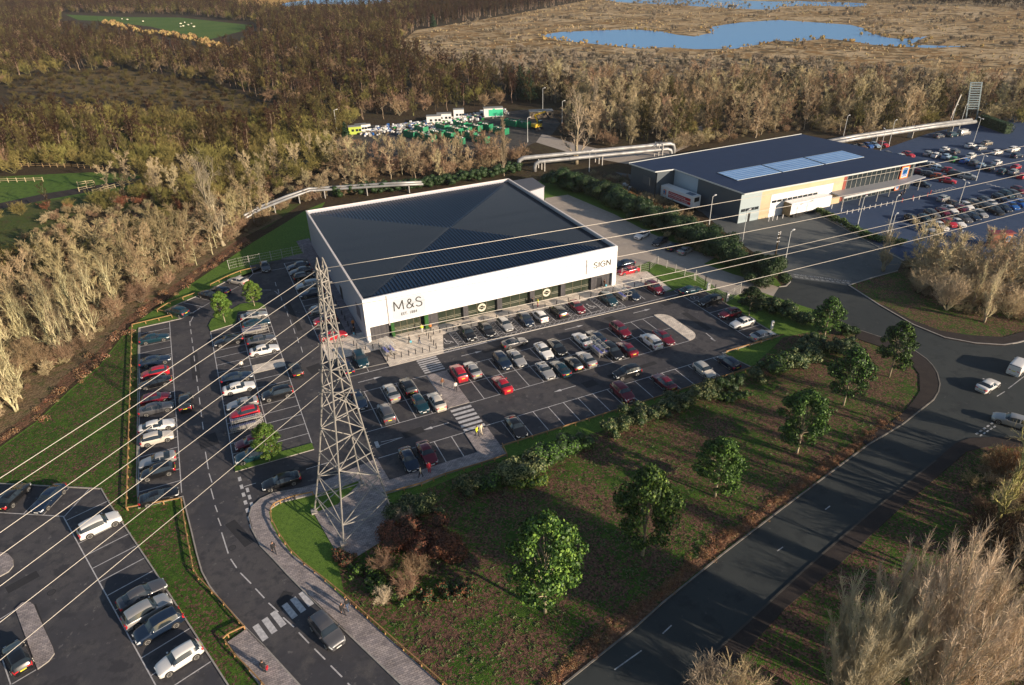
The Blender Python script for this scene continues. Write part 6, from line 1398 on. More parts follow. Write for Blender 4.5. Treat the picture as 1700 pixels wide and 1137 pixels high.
def bush(pts, label, mats, r=1.5, h=1.8, n=5000, size=.22, seed=1, name='evergreen_shrub', cat='shrub', group=None, rough=.5, split=.6, core=.72):
    """pts: polyline in world metres"""
    rng = np.random.default_rng(seed); blobs = []; o = Vector((pts[0][0], pts[0][1], 0))
    segs = list(zip(pts[:-1], pts[1:])) or [(pts[0], pts[0])]
    for a, b in segs:
        L = math.hypot(b[0]-a[0], b[1]-a[1]); m = max(5, int(L/(.42*r))*5)
        for k in range(m):
            t = rng.random(); s = rng.uniform(.45,.85)*min(r,h)*.75; x = a[0]+(b[0]-a[0])*t-o.x+rng.normal(0, r*.38); y = a[1]+(b[1]-a[1])*t-o.y+rng.normal(0, r*.38)
            blobs.append((x, y, rng.uniform(.25,.82)*h, s, s, s*.75))
    V, F, M_ = leaf_crown(seed, blobs, n, size, None, (split,)); V[:,2] = np.maximum(V[:,2], .02)
    me = np_mesh(name, V, F, M_, mats); ob = bpy.data.objects.new(name, me); col.objects.link(ob); ob.location = o; tag(ob, label, cat, group)
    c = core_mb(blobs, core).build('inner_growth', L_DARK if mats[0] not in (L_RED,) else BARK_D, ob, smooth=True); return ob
PW = lambda l: [tuple(at(u, v))[:2] for u, v in l]
SH = 'evergreen shrubs on the lawn'
bush(PW([(762,815),(790,812)]), 'sage-green shrub with bright tips nearest the pylon on the lawn edge', [L_SAGE,L_DARK], 1.5, 2.0, 2600, .26, 3, group=SH)
bush(PW([(800,812),(830,800)]), 'dark green shrub between the sage shrubs below the walkway', [L_DARK,L_GREEN], 1.6, 1.8, 3000, .24, 4, group=SH)
bush(PW([(830,800),(890,785)]), 'large pale sage shrub covered in bright rosettes below the walkway', [L_SAGE,L_SAGE], 2.0, 2.4, 5200, .28, 5, group=SH)
bush(PW([(885,775),(945,752),(970,747)]), 'dark green laurel mass right of the pale sage shrub', [L_DARK,L_GREEN], 2.0, 2.2, 7000, .24, 6, group=SH)
bush(PW([(850,808),(905,800)]), 'low bright green groundcover at the foot of the sage shrub', [L_GREEN,L_AMBER], 1.0, .9, 2500, .2, 7, group=SH)
bush(PW([(1005,722),(1040,708)]), 'pale feathery shrub at the left end of the middle shrub bed', [L_SAGE,L_DARK], 1.5, 1.9, 2600, .24, 8, group=SH)
bush(PW([(1040,705),(1095,692)]), 'dark mossy shrub second from the left in the middle shrub bed', [L_DARK,L_SAGE], 1.8, 2.3, 4200, .24, 9, group=SH, split=.5)
bush(PW([(1100,690),(1150,668)]), 'dark green shrub in the middle of the middle shrub bed', [L_DARK,L_SAGE], 1.8, 2.4, 4800, .24, 10, group=SH, split=.45)
bush(PW([(1155,665),(1185,655)]), 'tall sage-tipped shrub near the right of the middle shrub bed', [L_SAGE,L_DARK], 1.9, 2.8, 4200, .26, 11, group=SH, split=.5)
bush(PW([(1195,645),(1220,642)]), 'near-black shrub at the right end of the middle shrub bed', [L_DARK,L_DARK], 1.7, 2.1, 3200, .24, 12, group=SH)
bush(PW([(1190,664),(1238,660)]), 'low bright green groundcover at the right end of the middle shrub bed', [L_GREEN,L_DARK], 1.1, 1.0, 2600, .2, 13, group=SH)
bush(PW([(1243,628),(1262,632)]), 'sage shrub at the left end of the right shrub bed', [L_SAGE,L_DARK], 1.4, 1.8, 2400, .24, 14, group=SH)
bush(PW([(1270,622),(1300,610)]), 'dark shrub in the right shrub bed above its sage neighbour', [L_DARK,L_GREEN], 1.8, 2.5, 3600, .24, 15, group=SH)
bush(PW([(1310,612),(1358,598)]), 'pale-tipped shrub at the front of the right shrub bed', [L_SAGE,L_DARK], 1.6, 2.2, 4200, .26, 16, group=SH)
bush(PW([(1320,592),(1365,575)]), 'dark green mass behind the pale-tipped shrub of the right bed', [L_DARK,L_SAGE], 1.7, 2.4, 4200, .24, 17, group=SH)
bush(PW([(1375,590),(1410,585)]), 'dark shrub with a sage edge below the rising leafy tree', [L_DARK,L_SAGE], 1.7, 2.6, 3600, .24, 18, group=SH)
bush(PW([(1250,508),(1275,512),(1300,522)]), 'dark bushes around the small round-headed tree', [L_DARK,L_SAGE], 1.8, 2.5, 5200, .26, 19, group=SH, split=.7)
bush(PW([(1300,522),(1335,538),(1350,545)]), 'evergreen hedge along the service road left of the rising tree', [L_DARK,L_SAGE], 1.7, 2.5, 5200, .26, 20, group=SH, split=.75)
bush(PW([(1396,553),(1415,560)]), 'rounded dark evergreen at the end of the service road hedge', [L_DARK,L_DARK], 1.6, 2.6, 3000, .26, 21, group=SH)
T_RTB = nmat('dull_russet_twigs', (.24,.15,.10), .9, rand=.2)
# thicket below the pylon
TH = 'thicket below the pylon'
bush(PW([(660,862),(690,848),(720,850)]), 'dark green bramble at the top of the thicket below the pylon', [L_DARK,L_SAGE], 2.2, 1.8, 5200, .26, 31, group=TH, name='thicket_shrub')
bush(PW([(640,905),(680,900),(735,890)]), 'red-brown leafy bramble in the heart of the thicket', [L_RED,L_RED], 2.9, 2.3, 9000, .22, 32, group=TH, name='thicket_shrub')
bush(PW([(720,925),(760,915)]), 'orange-brown bramble at the right edge of the thicket', [L_RED,T_RUST], 2.3, 2.1, 6000, .22, 33, group=TH, name='thicket_shrub')
bush(PW([(600,945),(640,985),(690,990)]), 'bright green ivy at the foot of the thicket', [L_DARK,L_GREEN], 1.8, .9, 4200, .24, 34, group=TH, name='thicket_shrub', split=.5)
bush(PW([(560,925),(585,935)]), 'small russet bramble at the lower tip of the pylon paving', [L_RED,L_DARK], .9, .8, 1400, .22, 35, group=TH, name='thicket_shrub')
bush(PW([(700,990),(780,985)]), 'dark low undergrowth below the red bramble', [L_DARK,L_RED], 1.6, .9, 3000, .24, 36, group=TH, name='thicket_shrub')
NS[0].place(*at(690,955).to_2d(), 3.0, .4, 'pale bare shrub standing in the red thicket', 'shrub', TH, twig=T_RTB); NS[1].place(*at(638,945).to_2d(), 2.4, 1.4, 'thin bare sapling left of the pale bare shrub in the thicket', 'shrub', TH, twig=T_RTB)
NS[1].place(*at(675,985).to_2d(), 2.6, 2.4, 'small pale sapling at the foot of the thicket', 'shrub', TH, twig=T_RTB); NS[0].place(*at(674,872).to_2d(), 2.4, 3.4, 'grey-brown bare shrub by the right edge of the pylon paving', 'shrub', TH, twig=T_GREY); NS[0].place(*at(640,1000).to_2d(), 2.0, 5, 'tiny bare sapling on the grass near the path bend', 'shrub', TH, twig=T_PALE)
# laurel hedges
HG = 'laurel hedges'
hl = PW([(912,308),(960,318),(1010,335),(1060,362),(1110,385),(1150,408),(1190,425),(1225,448),(1262,468),(1296,470)])
HN = ['behind the right rear corner of the white store','beyond the rear of the concrete yard','above the white saloon in the yard','above the dark saloon in the yard','above the silver coupe in the yard','in the middle of the run beside the yard road','left of the grass strip by the yard','above the grass strip by the yard','at the yard entrance beside the lamp post']
for i in range(9): bush([hl[i], hl[i+1]], 'tall dark laurel hedge '+HN[i], [L_DARK, L_DARK], 3.3, 5.0, 15000, .32, 60+i, name='laurel_hedge', cat='hedge', group=HG, split=.72)
bush(PW([(560,325),(700,313),(860,285)]), 'dark clipped hedge showing above the rear edge of the white store roof', [L_DARK,L_DARK], 2.2, 3.0, 9000, .34, 80, name='laurel_hedge', cat='hedge', group=HG)
bush(PW([(1355,352),(1385,366),(1415,383)]), 'left half of the low clipped hedge beside the supermarket forecourt', [L_GREEN,L_AMBER], 1.0, 1.5, 5200, .22, 81, name='clipped_hedge', cat='hedge', group='clipped hedges')
bush(PW([(1417,384),(1450,400),(1495,408)]), 'right half of the low clipped hedge beside the supermarket forecourt', [L_GREEN,L_AMBER], 1.1, 1.6, 5200, .22, 82, name='clipped_hedge', cat='hedge', group='clipped hedges')
m = MB(); a, b = at(1628,206), at(1672,222); m.bar((a.x,a.y,1.6),(b.x,b.y,1.6),2.0,3.2); o = m.build('clipped_hedge', L_DARK); tag(o, 'dark rectangular hedge at the far right corner of the supermarket car park', 'hedge', 'clipped hedges')
V, F, M_ = leaf_crown(90, [(a.x+(b.x-a.x)*k/8, a.y+(b.y-a.y)*k/8, 1.8, 1.9, 1.7, 1.8) for k in range(9)], 2500, .4, None); q = bpy.data.objects.new('foliage', np_mesh('foliage', V, F, M_, [L_DARK, L_DARK])); col.objects.link(q); q.parent = o
def fir(u, v, h, label):
    p = at(u, v); rng = np.random.default_rng(int(u)); bl = []
    for k in range(26): t = k/26; r = h*.26*(1-t)+.2; bl += [(math.cos(a)*r*.6, math.sin(a)*r*.6, h*(.1+.88*t), r*.55, r*.55, h*.05) for a in rng.uniform(0,6.28,5)]
    V, F, M_ = leaf_crown(int(u), bl, 3800, .45, None); r_ = empty('fir_tree', p, 0, label, 'tree', 'dark conifers'); o = bpy.data.objects.new('crown', np_mesh('crown', V, F, M_, [L_FIR, L_DARK])); col.objects.link(o); o.parent = r_
    m = MB(); m.tube([(0,0,0),(0,0,h*.9)], [.25,.05], 6); m.build('trunk', BARK_D, r_)
fir(577,246,9,'dark conifer standing at the left corner of the recycling yard'); fir(720,46,11,'lone dark conifer at the edge of the golden heath'); fir(864,165,15,'tall dark conifer in the wood behind the skips'); fir(878,168,14,'second dark conifer in the wood behind the skips')

# special bare trees seen singly
def one(T, u, v, vt, label, group='single bare trees', sx=1.0, **kw):
    p = at(u, v); T.place(p.x, p.y, hfor(u, v, vt), (u*.37) % 6.28, label, 'tree', group, sx=sx, **kw)
one(PO, 985,222,126,'tall columnar grey poplar right of the recycling yard', sx=.62, bark=BARK, twig=T_GREY)
one(NB[0], 956,272,183,'wide spreading pale bare tree growing in front of the silver pipes', sx=1.5, twig=T_GREY)
one(NB[1], 421,428,300,'pale bare tree with forked white limbs at the upper left grass edge') if False else None
one(NB[0], 355,385,292,'left of two silvery bare trees above the meadow edge', sx=1.0, twig=T_GREY, bark=BARK, limb=BARK)
one(NB[1], 374,408,300,'right of two silvery bare trees above the meadow edge', sx=1.1, twig=T_GREY, bark=BARK, limb=BARK)
one(PO, 837,292,190,'slim russet poplar in front of the green skips', sx=.42, twig=T_TAN)
one(NB[2], 1467,450,392,'bare fan-shaped tree at the yard entrance right of the painted words', sx=1.3, twig=T_TAN)
T_PINK = nmat('pinkish_twigs', (.58,.45,.34), .9, rand=.2)
POPL = [(1525,1200,925,.85,'tallest of the clump'),(1400,1190,985,.8,'at the left of the clump'),(1465,1150,930,.75,'second from the left of the clump'),(1385,1180,1030,.8,'lowest on the left of the clump'),(1565,1150,950,.8,'at the right of the clump'),(1510,1130,945,.7,'in the middle of the clump')]
for i, (u, v, vt, sx, w_) in enumerate(POPL):
    p = at(u, v); hh = hfor(u, v, vt); PN.place(p.x, p.y, hh, i*.9, 'pale upright bare tree, '+w_+' at the bottom right', 'tree', 'pale clump at the bottom right', sx=sx, bark=BARK, limb=BARK, twig=[T_PINK,T_PALE,T_PINK,T_PALE,T_GREY,T_PINK,T_PALE,T_PINK,T_TAN][i]); print('pop', i, hh)
rw0 = random.Random(12); BARK_Y0 = nmat('mossy_yellow_bark', (.45,.42,.16), .9, var=(.30,.28,.12), scale=2, rand=.2); T_RTAN0 = nmat('mauve_twigs', (.28,.18,.14), .9, rand=.2)
for i, (u, v, h, T_, tw) in enumerate([(1175,1165,5,NS[0],T_PALE),(1225,1170,4.5,NS[1],T_TAN),(1650,1000,9,NB[0],T_GREY),(1690,930,9,NB[1],T_GREY),(1640,930,7,NS[0],T_PLUM),(1700,1080,9,NB[2],T_PALE),(1660,1120,6,NS[1],T_GREY),(1690,830,7,NB[1],T_TAN),(1740,780,8,NB[0],T_TAN),(1665,800,5,NS[0],T_RUST),(1755,880,10,NB[2],T_PALE),(1780,1000,11,NB[0],T_PALE),(1620,1060,5,NS[0],T_PLUM)]):
    p = at(u, v); T_.place(p.x, p.y, h, i*1.3, ['small upright bare sapling at the bottom edge beside the footpath','low bare sapling at the bottom edge left of the pale clump','grey bare tree with arching limbs at the right edge','bare tree with a white stem on the right-hand verge','purple-twigged shrub on the right-hand verge','bare tree with yellowish limbs at the lower right edge','grey shrub low at the lower right edge','pale bare tree beside the turning estate car','bare tree overhanging the junction at the right edge','russet bare shrub on the verge below the junction','tall bare tree at the right edge above the clump','tall pale bare tree cut off by the right edge','purple shrub beside the pale clump'][i], 'tree' if T_ in NB else 'shrub', 'bare trees at the right-hand verge', twig=tw)

for i, (u, v) in enumerate([(1690,775),(1650,860),(1750,830),(1720,960),(1690,1050),(1760,1080),(1680,1190),(1800,930),(1790,760),(1820,850),(1760,1260),(1850,1000)]):
    p = at(u, v); T_ = NB[i % 3]; T_.place(p.x, p.y, rw0.uniform(8,12.5), i*2.1, 'bare tree with tangled limbs in the belt along the right edge', 'tree', 'bare trees along the right edge', bark=BARK_Y0, limb=BARK_Y0, twig=[T_GREY,T_TAN,T_RTAN0][i % 3])
# ---- woods: every tree has its own place; the nearest are things, the far-off rest one mass per kind
rw = random.Random(42)
BUILT = [P([(560,235),(590,206),(700,204),(800,188),(870,180),(915,186),(935,205),(920,228),(880,246),(850,262),(760,264),(640,272),(570,262)]), [(55,90),(108,85),(110,112),(52,112)], P([(1040,262),(1340,215),(1540,262),(1230,375),(1040,300)]), P([(462,14),(530,4),(650,1),(640,-3),(540,-4),(470,5)])]
def scatter(poly, pitch, jitter=.45, excl=()):
    xs = [p[0] for p in poly]; ys = [p[1] for p in poly]; out = []; y = min(ys)
    while y < max(ys):
        x = min(xs)+(pitch/2 if int(y/pitch) % 2 else 0)
        while x < max(xs):
            px, py = x+rw.uniform(-jitter,jitter)*pitch, y+rw.uniform(-jitter,jitter)*pitch
            if inpoly(px, py, poly) and not any(inpoly(px, py, e) for e in excl):
                u, v = pix(px, py, 5)
                if -90 < u < 1790 and -60 < v < 1250: out.append((px, py))
            x += pitch
        y += pitch*.87
    return out
CLEARING = P([(40,128),(120,118),(200,116),(300,128),(420,160),(480,183),(440,215),(380,212),(200,206),(100,196),(10,196),(-40,170)])
FIELDP = P([(100,20),(200,22),(300,24),(430,38),(430,60),(390,92),(340,98),(290,84),(240,72),(180,62),(100,55)])
TREES = []     # (dist, kind, x, y, h, style, zone)
def zone(poly, pitch, mix, excl=(), zn=''):
    for x, y in scatter(poly, pitch, excl=list(excl)+BUILT):
        r = rw.random(); acc = 0
        for kind, pr_, h0, h1, style in mix:
            acc += pr_
            if r <= acc: TREES.append((math.hypot(x-CAM[0], y-CAM[1]), kind, x, y, rw.uniform(h0, h1), style, zn)); break
MEAD = [P([(-200,420),(0,300),(110,296),(235,300),(150,350),(80,400),(0,430),(-80,480)])]
zone(P([(-170,755),(0,716),(100,625),(150,586),(206,530),(290,468),(404,393),(460,362),(440,345),(300,400),(150,430),(0,500),(-200,600)]), 3.7, [('bare',.74,6.2,9.0,'pale'),('shrub',.26,2.5,4.5,'rusty')], zn='in the belt left of the car park')
zone(P([(-200,620),(0,508),(150,440),(300,405),(430,350),(480,312),(440,300),(300,322),(200,322),(60,350),(-100,380)]), 5.0, [('shrub',.50,2.5,4.2,'olive'),('shrub',.3,2.0,3.6,'rust'),('bare',.20,5,7.5,'brownish')], excl=[P([(0,360),(150,352),(260,345),(230,375),(100,410),(0,430)])], zn='in the scrub below the meadow')
zone(P([(170,322),(220,300),(250,293),(330,300),(420,285),(520,268),(560,262),(560,292),(500,300),(430,325),(330,365)]), 6.5, [('shrub',.6,5,7.5,'olive'),('bare',.4,6,8,'tan')], zn='in the row above the silver pipe')
WOOD = P([(-150,276),(100,274),(250,276),(400,268),(560,248),(560,205),(585,205),(700,190),(800,178),(870,172),(960,180),(880,150),(780,118),(700,98),(655,78),(690,50),(700,-6),(640,14),(560,18),(460,20),(380,10),(200,2),(0,6),(-150,20)])
zone(WOOD, 6.4, [('birch',.40,8,14,'birch'),('bare',.16,7,11,'brown'),('bare',.18,6,10,'brown2'),('shrub',.14,4,7.5,'olive'),('shrub',.12,4,7,'rusty')], excl=[CLEARING, FIELDP], zn='in the dark upper-left wood')
zone(P([(560,292),(560,262),(600,262),(760,266),(880,266),(855,285),(700,302),(600,306)]), 4.6, [('bare',.35,6,9,'tan'),('bare',.3,6,9,'tan2'),('shrub',.35,4,6,'rusty')], zn='below the recycling yard')
zone(P([(1100,236),(1160,205),(1040,196),(960,184),(880,160),(850,140),(950,152),(1100,158),(1300,156),(1500,160),(1700,172),(1900,190),(1900,205),(1700,205),(1605,199),(1540,212),(1400,240),(1335,222),(1180,246),(1130,255)]), 5.6, [('bare',.30,8,12,'tan'),('bare',.20,8,12,'tan2'),('bare',.14,7,11,'brown2'),('shrub',.16,4,7,'tan'),('shrub',.12,4,7,'olive'),('birch',.08,10,13,'birch')], zn='in the tan wood behind the supermarket')
zone(P([(1500,440),(1530,432),(1700,446),(1800,460),(1800,545),(1720,520),(1660,540),(1600,535),(1545,510),(1500,475)]), 3.8, [('bare',.55,7,10,'gold'),('shrub',.45,4,6.5,'gold')], zn='in the golden clump by the junction')
zone(P([(905,300),(960,312),(1010,328),(1060,352),(1110,375),(1150,396),(1200,415),(1250,445),(1270,452),(1230,430),(1180,400),(1120,365),(1060,335),(1010,312),(950,292)]), 2.6, [('shrub',1,1.8,3.0,'rust')], zn='in the russet strip behind the laurel hedge')
zone(P([(300,402),(440,350),(500,325),(640,312),(640,320),(510,336),(440,374),(330,420)]), 3.4, [('shrub',.7,2,3.6,'rusty'),('bare',.3,4,6,'tan')], zn='around the long silver pipe')
zone(P([(60,190),(200,192),(380,200),(560,195),(560,205),(585,205),(560,262),(400,282),(250,290),(100,288),(-100,288),(-100,230)]), 9, [('shrub',1,5,8,'olive')], zn='along the foot of the birch wood')
zone(P([(925,196),(1035,200),(1130,206),(1150,240),(1060,252),(1010,246),(940,232)]), 4.6, [('bare',.5,6,10,'tan'),('bare',.2,7,11,'brown2'),('shrub',.3,3,5,'rusty')], zn='right of the recycling yard')
zone(P([(1100,262),(1040,256),(1080,248),(1140,240),(1190,232),(1150,250)]), 5, [('shrub',1,3,5,'tan')], zn='beside the road end of the supermarket')
zone(P([(690,48),(850,22),(960,2),(1030,-13),(900,-20),(700,-6)]), 6.5, [('birch',.6,10,13,'birch'),('bare',.4,8,11,'brown')], zn='in the far wood')
zone(P([(1320,-2),(1500,-8),(1900,0),(1900,16),(1650,12),(1500,4)]), 9, [('bare',1,7,10,'brown')], zn='in the dark wood on the far right horizon')
zone(P([(-150,10),(100,0),(380,2),(500,-12),(900,-18),(1000,-10),(860,6),(700,-2),(640,-8),(480,-4),(380,6)]), 9, [('birch',.5,10,13,'birch'),('bare',.5,8,11,'brown')], zn='in the far wood')
T_RTAN = nmat('russet_tan_twigs', (.31,.21,.13), .9, rand=.25); BARK_Y = nmat('yellow_grey_bark', (.60,.54,.33), .9, var=(.40,.36,.21), scale=2, rand=.2); T_GOLD = nmat('golden_twigs', (.50,.40,.26), .9, rand=.2); T_UMB = nmat('umber_twigs', (.34,.265,.15), .9, rand=.3); T_OLD = nmat('olive_brown_twigs', (.105,.088,.035), .9, rand=.3)
ZS = {}
for t in TREES: ZS.setdefault((t[6], t[1]), []).append(t)
def where(t, w):
    z_ = ZS[(t[6], t[1])]; us = sorted(pix(q[2], q[3])[0] for q in z_); ds = sorted(q[0] for q in z_); hs = sorted(q[4] for q in z_); n = len(z_)
    u = pix(t[2], t[3])[0]; k = sum(a < u for a in us)*5//n; d = sum(a < t[0] for a in ds)*4//n; s = sum(a < t[4] for a in hs)*3//n
    return ['low ','','tall '][s]+w+' '+t[6]+', '+['left end','left half','middle','right half','right end'][k]+', '+['front row','second row','third row','back row'][d]
STY = dict(pale=(BARK_Y,BARK_Y,T_UMB), tan=(BARK,BARK,T_TAN), brown=(BARK_D,BARK_D,T_BROWN), brownish=(BARK_D,BARK,T_BROWN), gold=(BARK,BARK_Y,T_GOLD), rusty=(BARK_D,BARK,T_RTAN), tan2=(BARK_D,BARK,T_RTAN), olive=(BARK_G,BARK_G,T_OLIVE), rust=(BARK_D,T_RUST,T_RUST), birch=(BARK_W,T_PLUM,T_PLUM), brown2=(BARK_G,BARK_D,T_OLD))
WORD = dict(tan2='russet-tan bare tree', rusty='russet-tan bare shrub', brown2='dull olive-brown bare tree', pale='pale bare tree', tan='tan bare tree', brown='dark brown bare tree', brownish='brown bare tree', gold='golden bare tree', olive='mossy olive bare shrub', rust='rust-coloured bare shrub', birch='birch with purple-brown crown')
TREES.sort(key=lambda t: t[0]); used = {'bare':0,'birch':0,'shrub':0}; cap = {'bare':270,'birch':285,'shrub':240}; rest = {}
for t in TREES:
    d, kind, x, y, h, style, zn = t
    if used[kind] < cap[kind]:
        used[kind] += 1; near = d < 140; T_ = {'bare': NB if near else FB_, 'birch': BI, 'shrub': NS if near else FS}[kind]; T_ = T_[used[kind] % len(T_)]; bk, lm, tw = STY[style]
        w = WORD[style]; 
        if kind == 'shrub': w = w.replace('bare tree', 'bare shrub')
        T_.place(x, y, h, rw.uniform(0,6.28), where(t, w), 'shrub' if kind == 'shrub' else 'tree', w+'s '+zn, bk, lm, tw, sx=rw.uniform(.85,1.2))
    else: rest.setdefault((kind, style), []).append((x, y, h))
print('trees', len(TREES), used, {k: len(v) for k, v in rest.items()})
def mass(name, pts, protos):
    """one object: the far-off mass, instanced by geometry nodes on its own points"""
    cc = bpy.data.collections.new(name+'_kinds')
    for k, me in enumerate(protos):
        o = bpy.data.objects.new(name+'_kind', me); cc.objects.link(o)
    me = bpy.data.meshes.new(name); me.from_pydata([(x, y, 0) for x, y, s in pts], [], [])
    a = me.attributes.new('scl', 'FLOAT', 'POINT'); a.data.foreach_set('value', [s for x, y, s in pts])
    b = me.attributes.new('rot', 'FLOAT', 'POINT'); b.data.foreach_set('value', [rw.uniform(0,6.28) for _ in pts])
    c = me.attributes.new('idx', 'INT', 'POINT'); c.data.foreach_set('value', [rw.randrange(len(protos)) for _ in pts])
    ob = bpy.data.objects.new(name, me); col.objects.link(ob); tag(ob, kind='stuff')
    g = bpy.data.node_groups.new(name, 'GeometryNodeTree'); g.interface.new_socket('Geometry', in_out='INPUT', socket_type='NodeSocketGeometry'); g.interface.new_socket('Geometry', in_out='OUTPUT', socket_type='NodeSocketGeometry')
    N = g.nodes; L = g.links; gi = N.new('NodeGroupInput'); go = N.new('NodeGroupOutput'); ip = N.new('GeometryNodeInstanceOnPoints'); ci = N.new('GeometryNodeCollectionInfo')
    ci.inputs['Collection'].default_value = cc; ci.inputs['Separate Children'].default_value = True; ci.inputs['Reset Children'].default_value = True
    def attr(nm, ty): n = N.new('GeometryNodeInputNamedAttribute'); n.data_type = ty; n.inputs[0].default_value = nm; return n.outputs[0]
    cx_ = N.new('ShaderNodeCombineXYZ'); L.new(attr('rot','FLOAT'), cx_.inputs[2])
    L.new(gi.outputs[0], ip.inputs['Points']); L.new(ci.outputs[0], ip.inputs['Instance']); ip.inputs['Pick Instance'].default_value = True
    L.new(attr('idx','INT'), ip.inputs['Instance Index']); L.new(cx_.outputs[0], ip.inputs['Rotation']); L.new(attr('scl','FLOAT'), ip.inputs['Scale']); L.new(ip.outputs[0], go.inputs[0])
    md = ob.modifiers.new('scatter', 'NODES'); md.node_group = g; return ob
def recol(T_, mats):
    me = T_.joined.copy()
    for i, m in enumerate(mats): me.materials[i] = m
    return me
for (kind, style), pts in rest.items():
    src = {'bare': FB_, 'birch': BI, 'shrub': FS}[kind]
    nm = {'bare': 'far_woodland', 'birch': 'far_birch_wood', 'shrub': 'far_undergrowth'}[kind]
    mass(nm, [(x, y, h/src[0].h) for x, y, h in pts], [recol(t, STY[style]) for t in src])
# heath scrub, reeds, grass tufts
HT = [Tree('heath_shrub', T_GREY, T_GREY, T_GREY, seed=i+71, H=2.4, fork=.02, nl=12, nb=4, nt=9, spread=.6, r0=.05, tw=.10, crown='fan') for i in range(2)]
PD = P(POND)
hp = []
for x, y in scatter(HEATH, 34, .9, excl=[PD]):
    d = math.hypot(x-CAM[0], y-CAM[1])
    for k in range(rw.choice([0,2,6,14] if d < 380 else [0,1,3,7])):
        xx, yy = x+rw.gauss(0,9), y+rw.gauss(0,8)
        if inpoly(xx, yy, HEATH) and not inpoly(xx, yy, PD): hp.append((xx, yy, rw.uniform(.5,1.5)))
for x, y in scatter(P([(640,100),(760,115),(900,135),(1100,142),(1300,132),(1500,140),(1700,162),(1700,145),(1500,115),(1300,100),(1000,95),(860,80),(800,85),(720,95)]), 7.5, .5): hp.append((x, y, rw.uniform(.8,1.9)))
mass('clearing_scrub', [(x, y, rw.uniform(.15,.6)) for x, y in scatter(P([(20,128),(120,118),(200,116),(300,128),(420,160),(480,183),(440,215),(380,212),(200,206),(100,196),(10,196)]), 4.5, .8) if rw.random() < .7], [recol(t, (BARK_D, T_BROWN, m_)) for t in FS for m_ in (T_OLD, T_OLD, T_BROWN)])
mass('heath_scrub', hp, [t.joined for t in HT])
tt = leaf_crown(99, [(0,0,.5,.7,.7,.7)], 90, .55, None); tuft = np_mesh('tuft', *tt, [REED, REED]); rp = []
for poly, wd in ((PD, 3.0), (P([Z5(*p) for p in [(-20,-6),(60,8),(180,14),(300,20),(400,26),(520,34),(690,40),(720,26),(850,22),(1000,27),(1060,24)]]), 3.5)):
    n = len(poly)
    for i in range(n if poly is PD else n-1):
        a, b = poly[i], poly[(i+1) % n]; L = math.hypot(b[0]-a[0], b[1]-a[1])
        for k in range(int(L/1.3)): t = rw.random(); dn = (math.sin(a[0]*.21+i)+math.sin(t*5+i*1.7)+1.2)/2; (rp.append((a[0]+(b[0]-a[0])*t+rw.gauss(0,wd*(.3+dn)), a[1]+(b[1]-a[1])*t+rw.gauss(0,wd*(.3+dn)), rw.uniform(.4,.8+.7*dn))) if rw.random() < .10+.35*dn else None)
GTUFT = []
for x, y in scatter(HEATH, 26, .9, excl=[PD]):
    for k in range(rw.choice([0,3,9,16])): 
        xx, yy = x+rw.gauss(0,9), y+rw.gauss(0,7)
        if inpoly(xx, yy, HEATH) and not inpoly(xx, yy, PD): GTUFT.append((xx, yy, rw.uniform(.35,.9)))
mass('reeds', rp, [tuft]); mass('heath_tussocks', GTUFT, [np_mesh('tuft', *tt, [nmat('dry_tussock', (.50,.38,.21), .9, rand=.3)]*2)])
# golden reed fringe below the far field and brambles under the left belt
rp = []
for a, b in zip(P([(180,38),(230,52),(300,62),(360,78),(430,95)])[:-1], P([(180,38),(230,52),(300,62),(360,78),(430,95)])[1:]):
    for k in range(40): t = rw.random(); rp.append((a[0]+(b[0]-a[0])*t+rw.gauss(0,3), a[1]+(b[1]-a[1])*t+rw.gauss(0,3), rw.uniform(1,3)))
mass('golden_reeds', rp, [tuft])
bt = leaf_crown(98, [(0,0,.25,.9,.9,.4)], 120, .22, None); btm = np_mesh('bramble', *bt, [T_RTAN, T_RUST]); rp = []
EDGE = P([(-80,805),(0,742),(60,698),(115,645),(165,604),(215,540),(300,478),(420,400)])
for a, b in zip(EDGE[:-1], EDGE[1:]):
    L = math.hypot(b[0]-a[0], b[1]-a[1]); 
    for k in range(int(L*.9)): t = rw.random(); rp.append((a[0]+(b[0]-a[0])*t+rw.gauss(-.6,1.0), a[1]+(b[1]-a[1])*t+rw.gauss(.4,1.0), rw.uniform(.4,1.2)))
ED2 = P([(905,1150),(1000,1060),(1095,988),(1195,905),(1300,828),(1380,775),(1440,727),(1495,690)])
for a, b in zip(ED2[:-1], ED2[1:]):
    L = math.hypot(b[0]-a[0], b[1]-a[1])
    for k in range(int(L*5)): t = rw.random(); rp.append((a[0]+(b[0]-a[0])*t+rw.gauss(-.2,.45), a[1]+(b[1]-a[1])*t+rw.gauss(.3,.45), rw.uniform(.25,.6)))
mass('brambles', rp, [btm])
rp = []
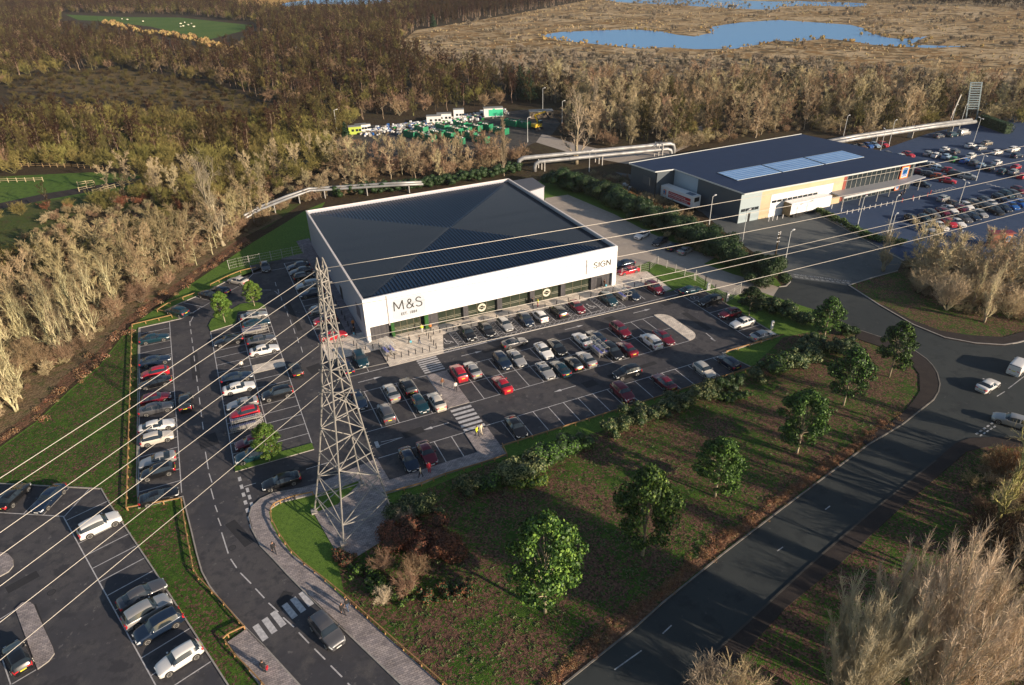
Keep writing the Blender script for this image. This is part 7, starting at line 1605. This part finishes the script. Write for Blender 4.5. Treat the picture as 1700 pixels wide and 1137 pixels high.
for pl, pt in ((P([(-170,745),(0,706),(95,618),(140,580),(200,525),(285,465),(400,392),(460,362),(440,345),(300,400),(150,430),(0,500),(-200,600)]), 2.3),
    (P([(540,240),(560,300),(860,285),(1000,285),(1040,262),(960,262),(860,262),(640,272)]), 2.6), (P([(1060,262),(1150,250),(1330,218),(1380,232),(1600,200),(1700,205),(1700,185),(1500,185),(1300,190),(1150,215)]), 3.0),
    (P([(0,430),(300,410),(520,330),(560,300),(560,262),(300,300),(100,350)]), 3.2), (P([(1500,440),(1700,446),(1760,540),(1600,530),(1520,490)]), 2.2), (P([(1600,760),(1700,750),(1800,900),(1800,1200),(1560,1180),(1620,1000)]), 2.0), (P([(1040,300),(1110,340),(1290,462),(1270,470),(1100,392),(1000,330),(905,300),(960,290)]), 1.8)):
    for x, y in scatter(pl, pt, .6, excl=BUILT): rp.append((x, y, rw.uniform(.18,.5)))
mass('undergrowth', rp, [recol(t, (BARK_D, T_BROWN, m_)) for t in FS for m_ in (T_RTAN, T_UMB, T_TAN)])
gt = leaf_crown(97, [(0,0,.02,.3,.3,.10)], 26, .16, None); rp = []
for _ in range(3200):
    u, v = rw.uniform(560,1500), rw.uniform(620,1137); p = at(u, v)
    if inpoly(p.x, p.y, P([(700,830),(1000,730),(1240,640),(1400,560),(1540,610),(1540,650),(1430,725),(1290,830),(1090,985),(930,1110),(820,1137),(740,1137),(620,1040),(560,940),(620,960)])): rp.append((p.x, p.y, rw.uniform(.4,1.2)))
mass('lawn_tufts', rp, [np_mesh('grass_tuft', *gt, [L_MID, L_SAGE])])

# thin winter air over the whole place
hz = MB(); hz.b3(-900,-400,-1.2,1900,2100,62); ho = hz.build('haze', []); ho.data.materials.clear()
hm = bpy.data.materials.new('haze_air'); hm.use_nodes = True; hn = hm.node_tree; hn.nodes.remove(hn.nodes["Principled BSDF"]); pv = hn.nodes.new("ShaderNodeVolumePrincipled")
pv.inputs["Color"].default_value = (.86,.90,1,1); pv.inputs["Density"].default_value = .00007; pv.inputs["Anisotropy"].default_value = .2
hn.links.new(pv.outputs[0], hn.nodes["Material Output"].inputs["Volume"]); ho.data.materials.append(hm); tag(ho, kind='stuff')
# the models every copy was made from are not part of the place
def drop(o):
    for c in list(o.children): drop(c)
    bpy.data.objects.remove(o)
for o in list(CARP.values())+list(CARS.values())+[TRP]: drop(o)
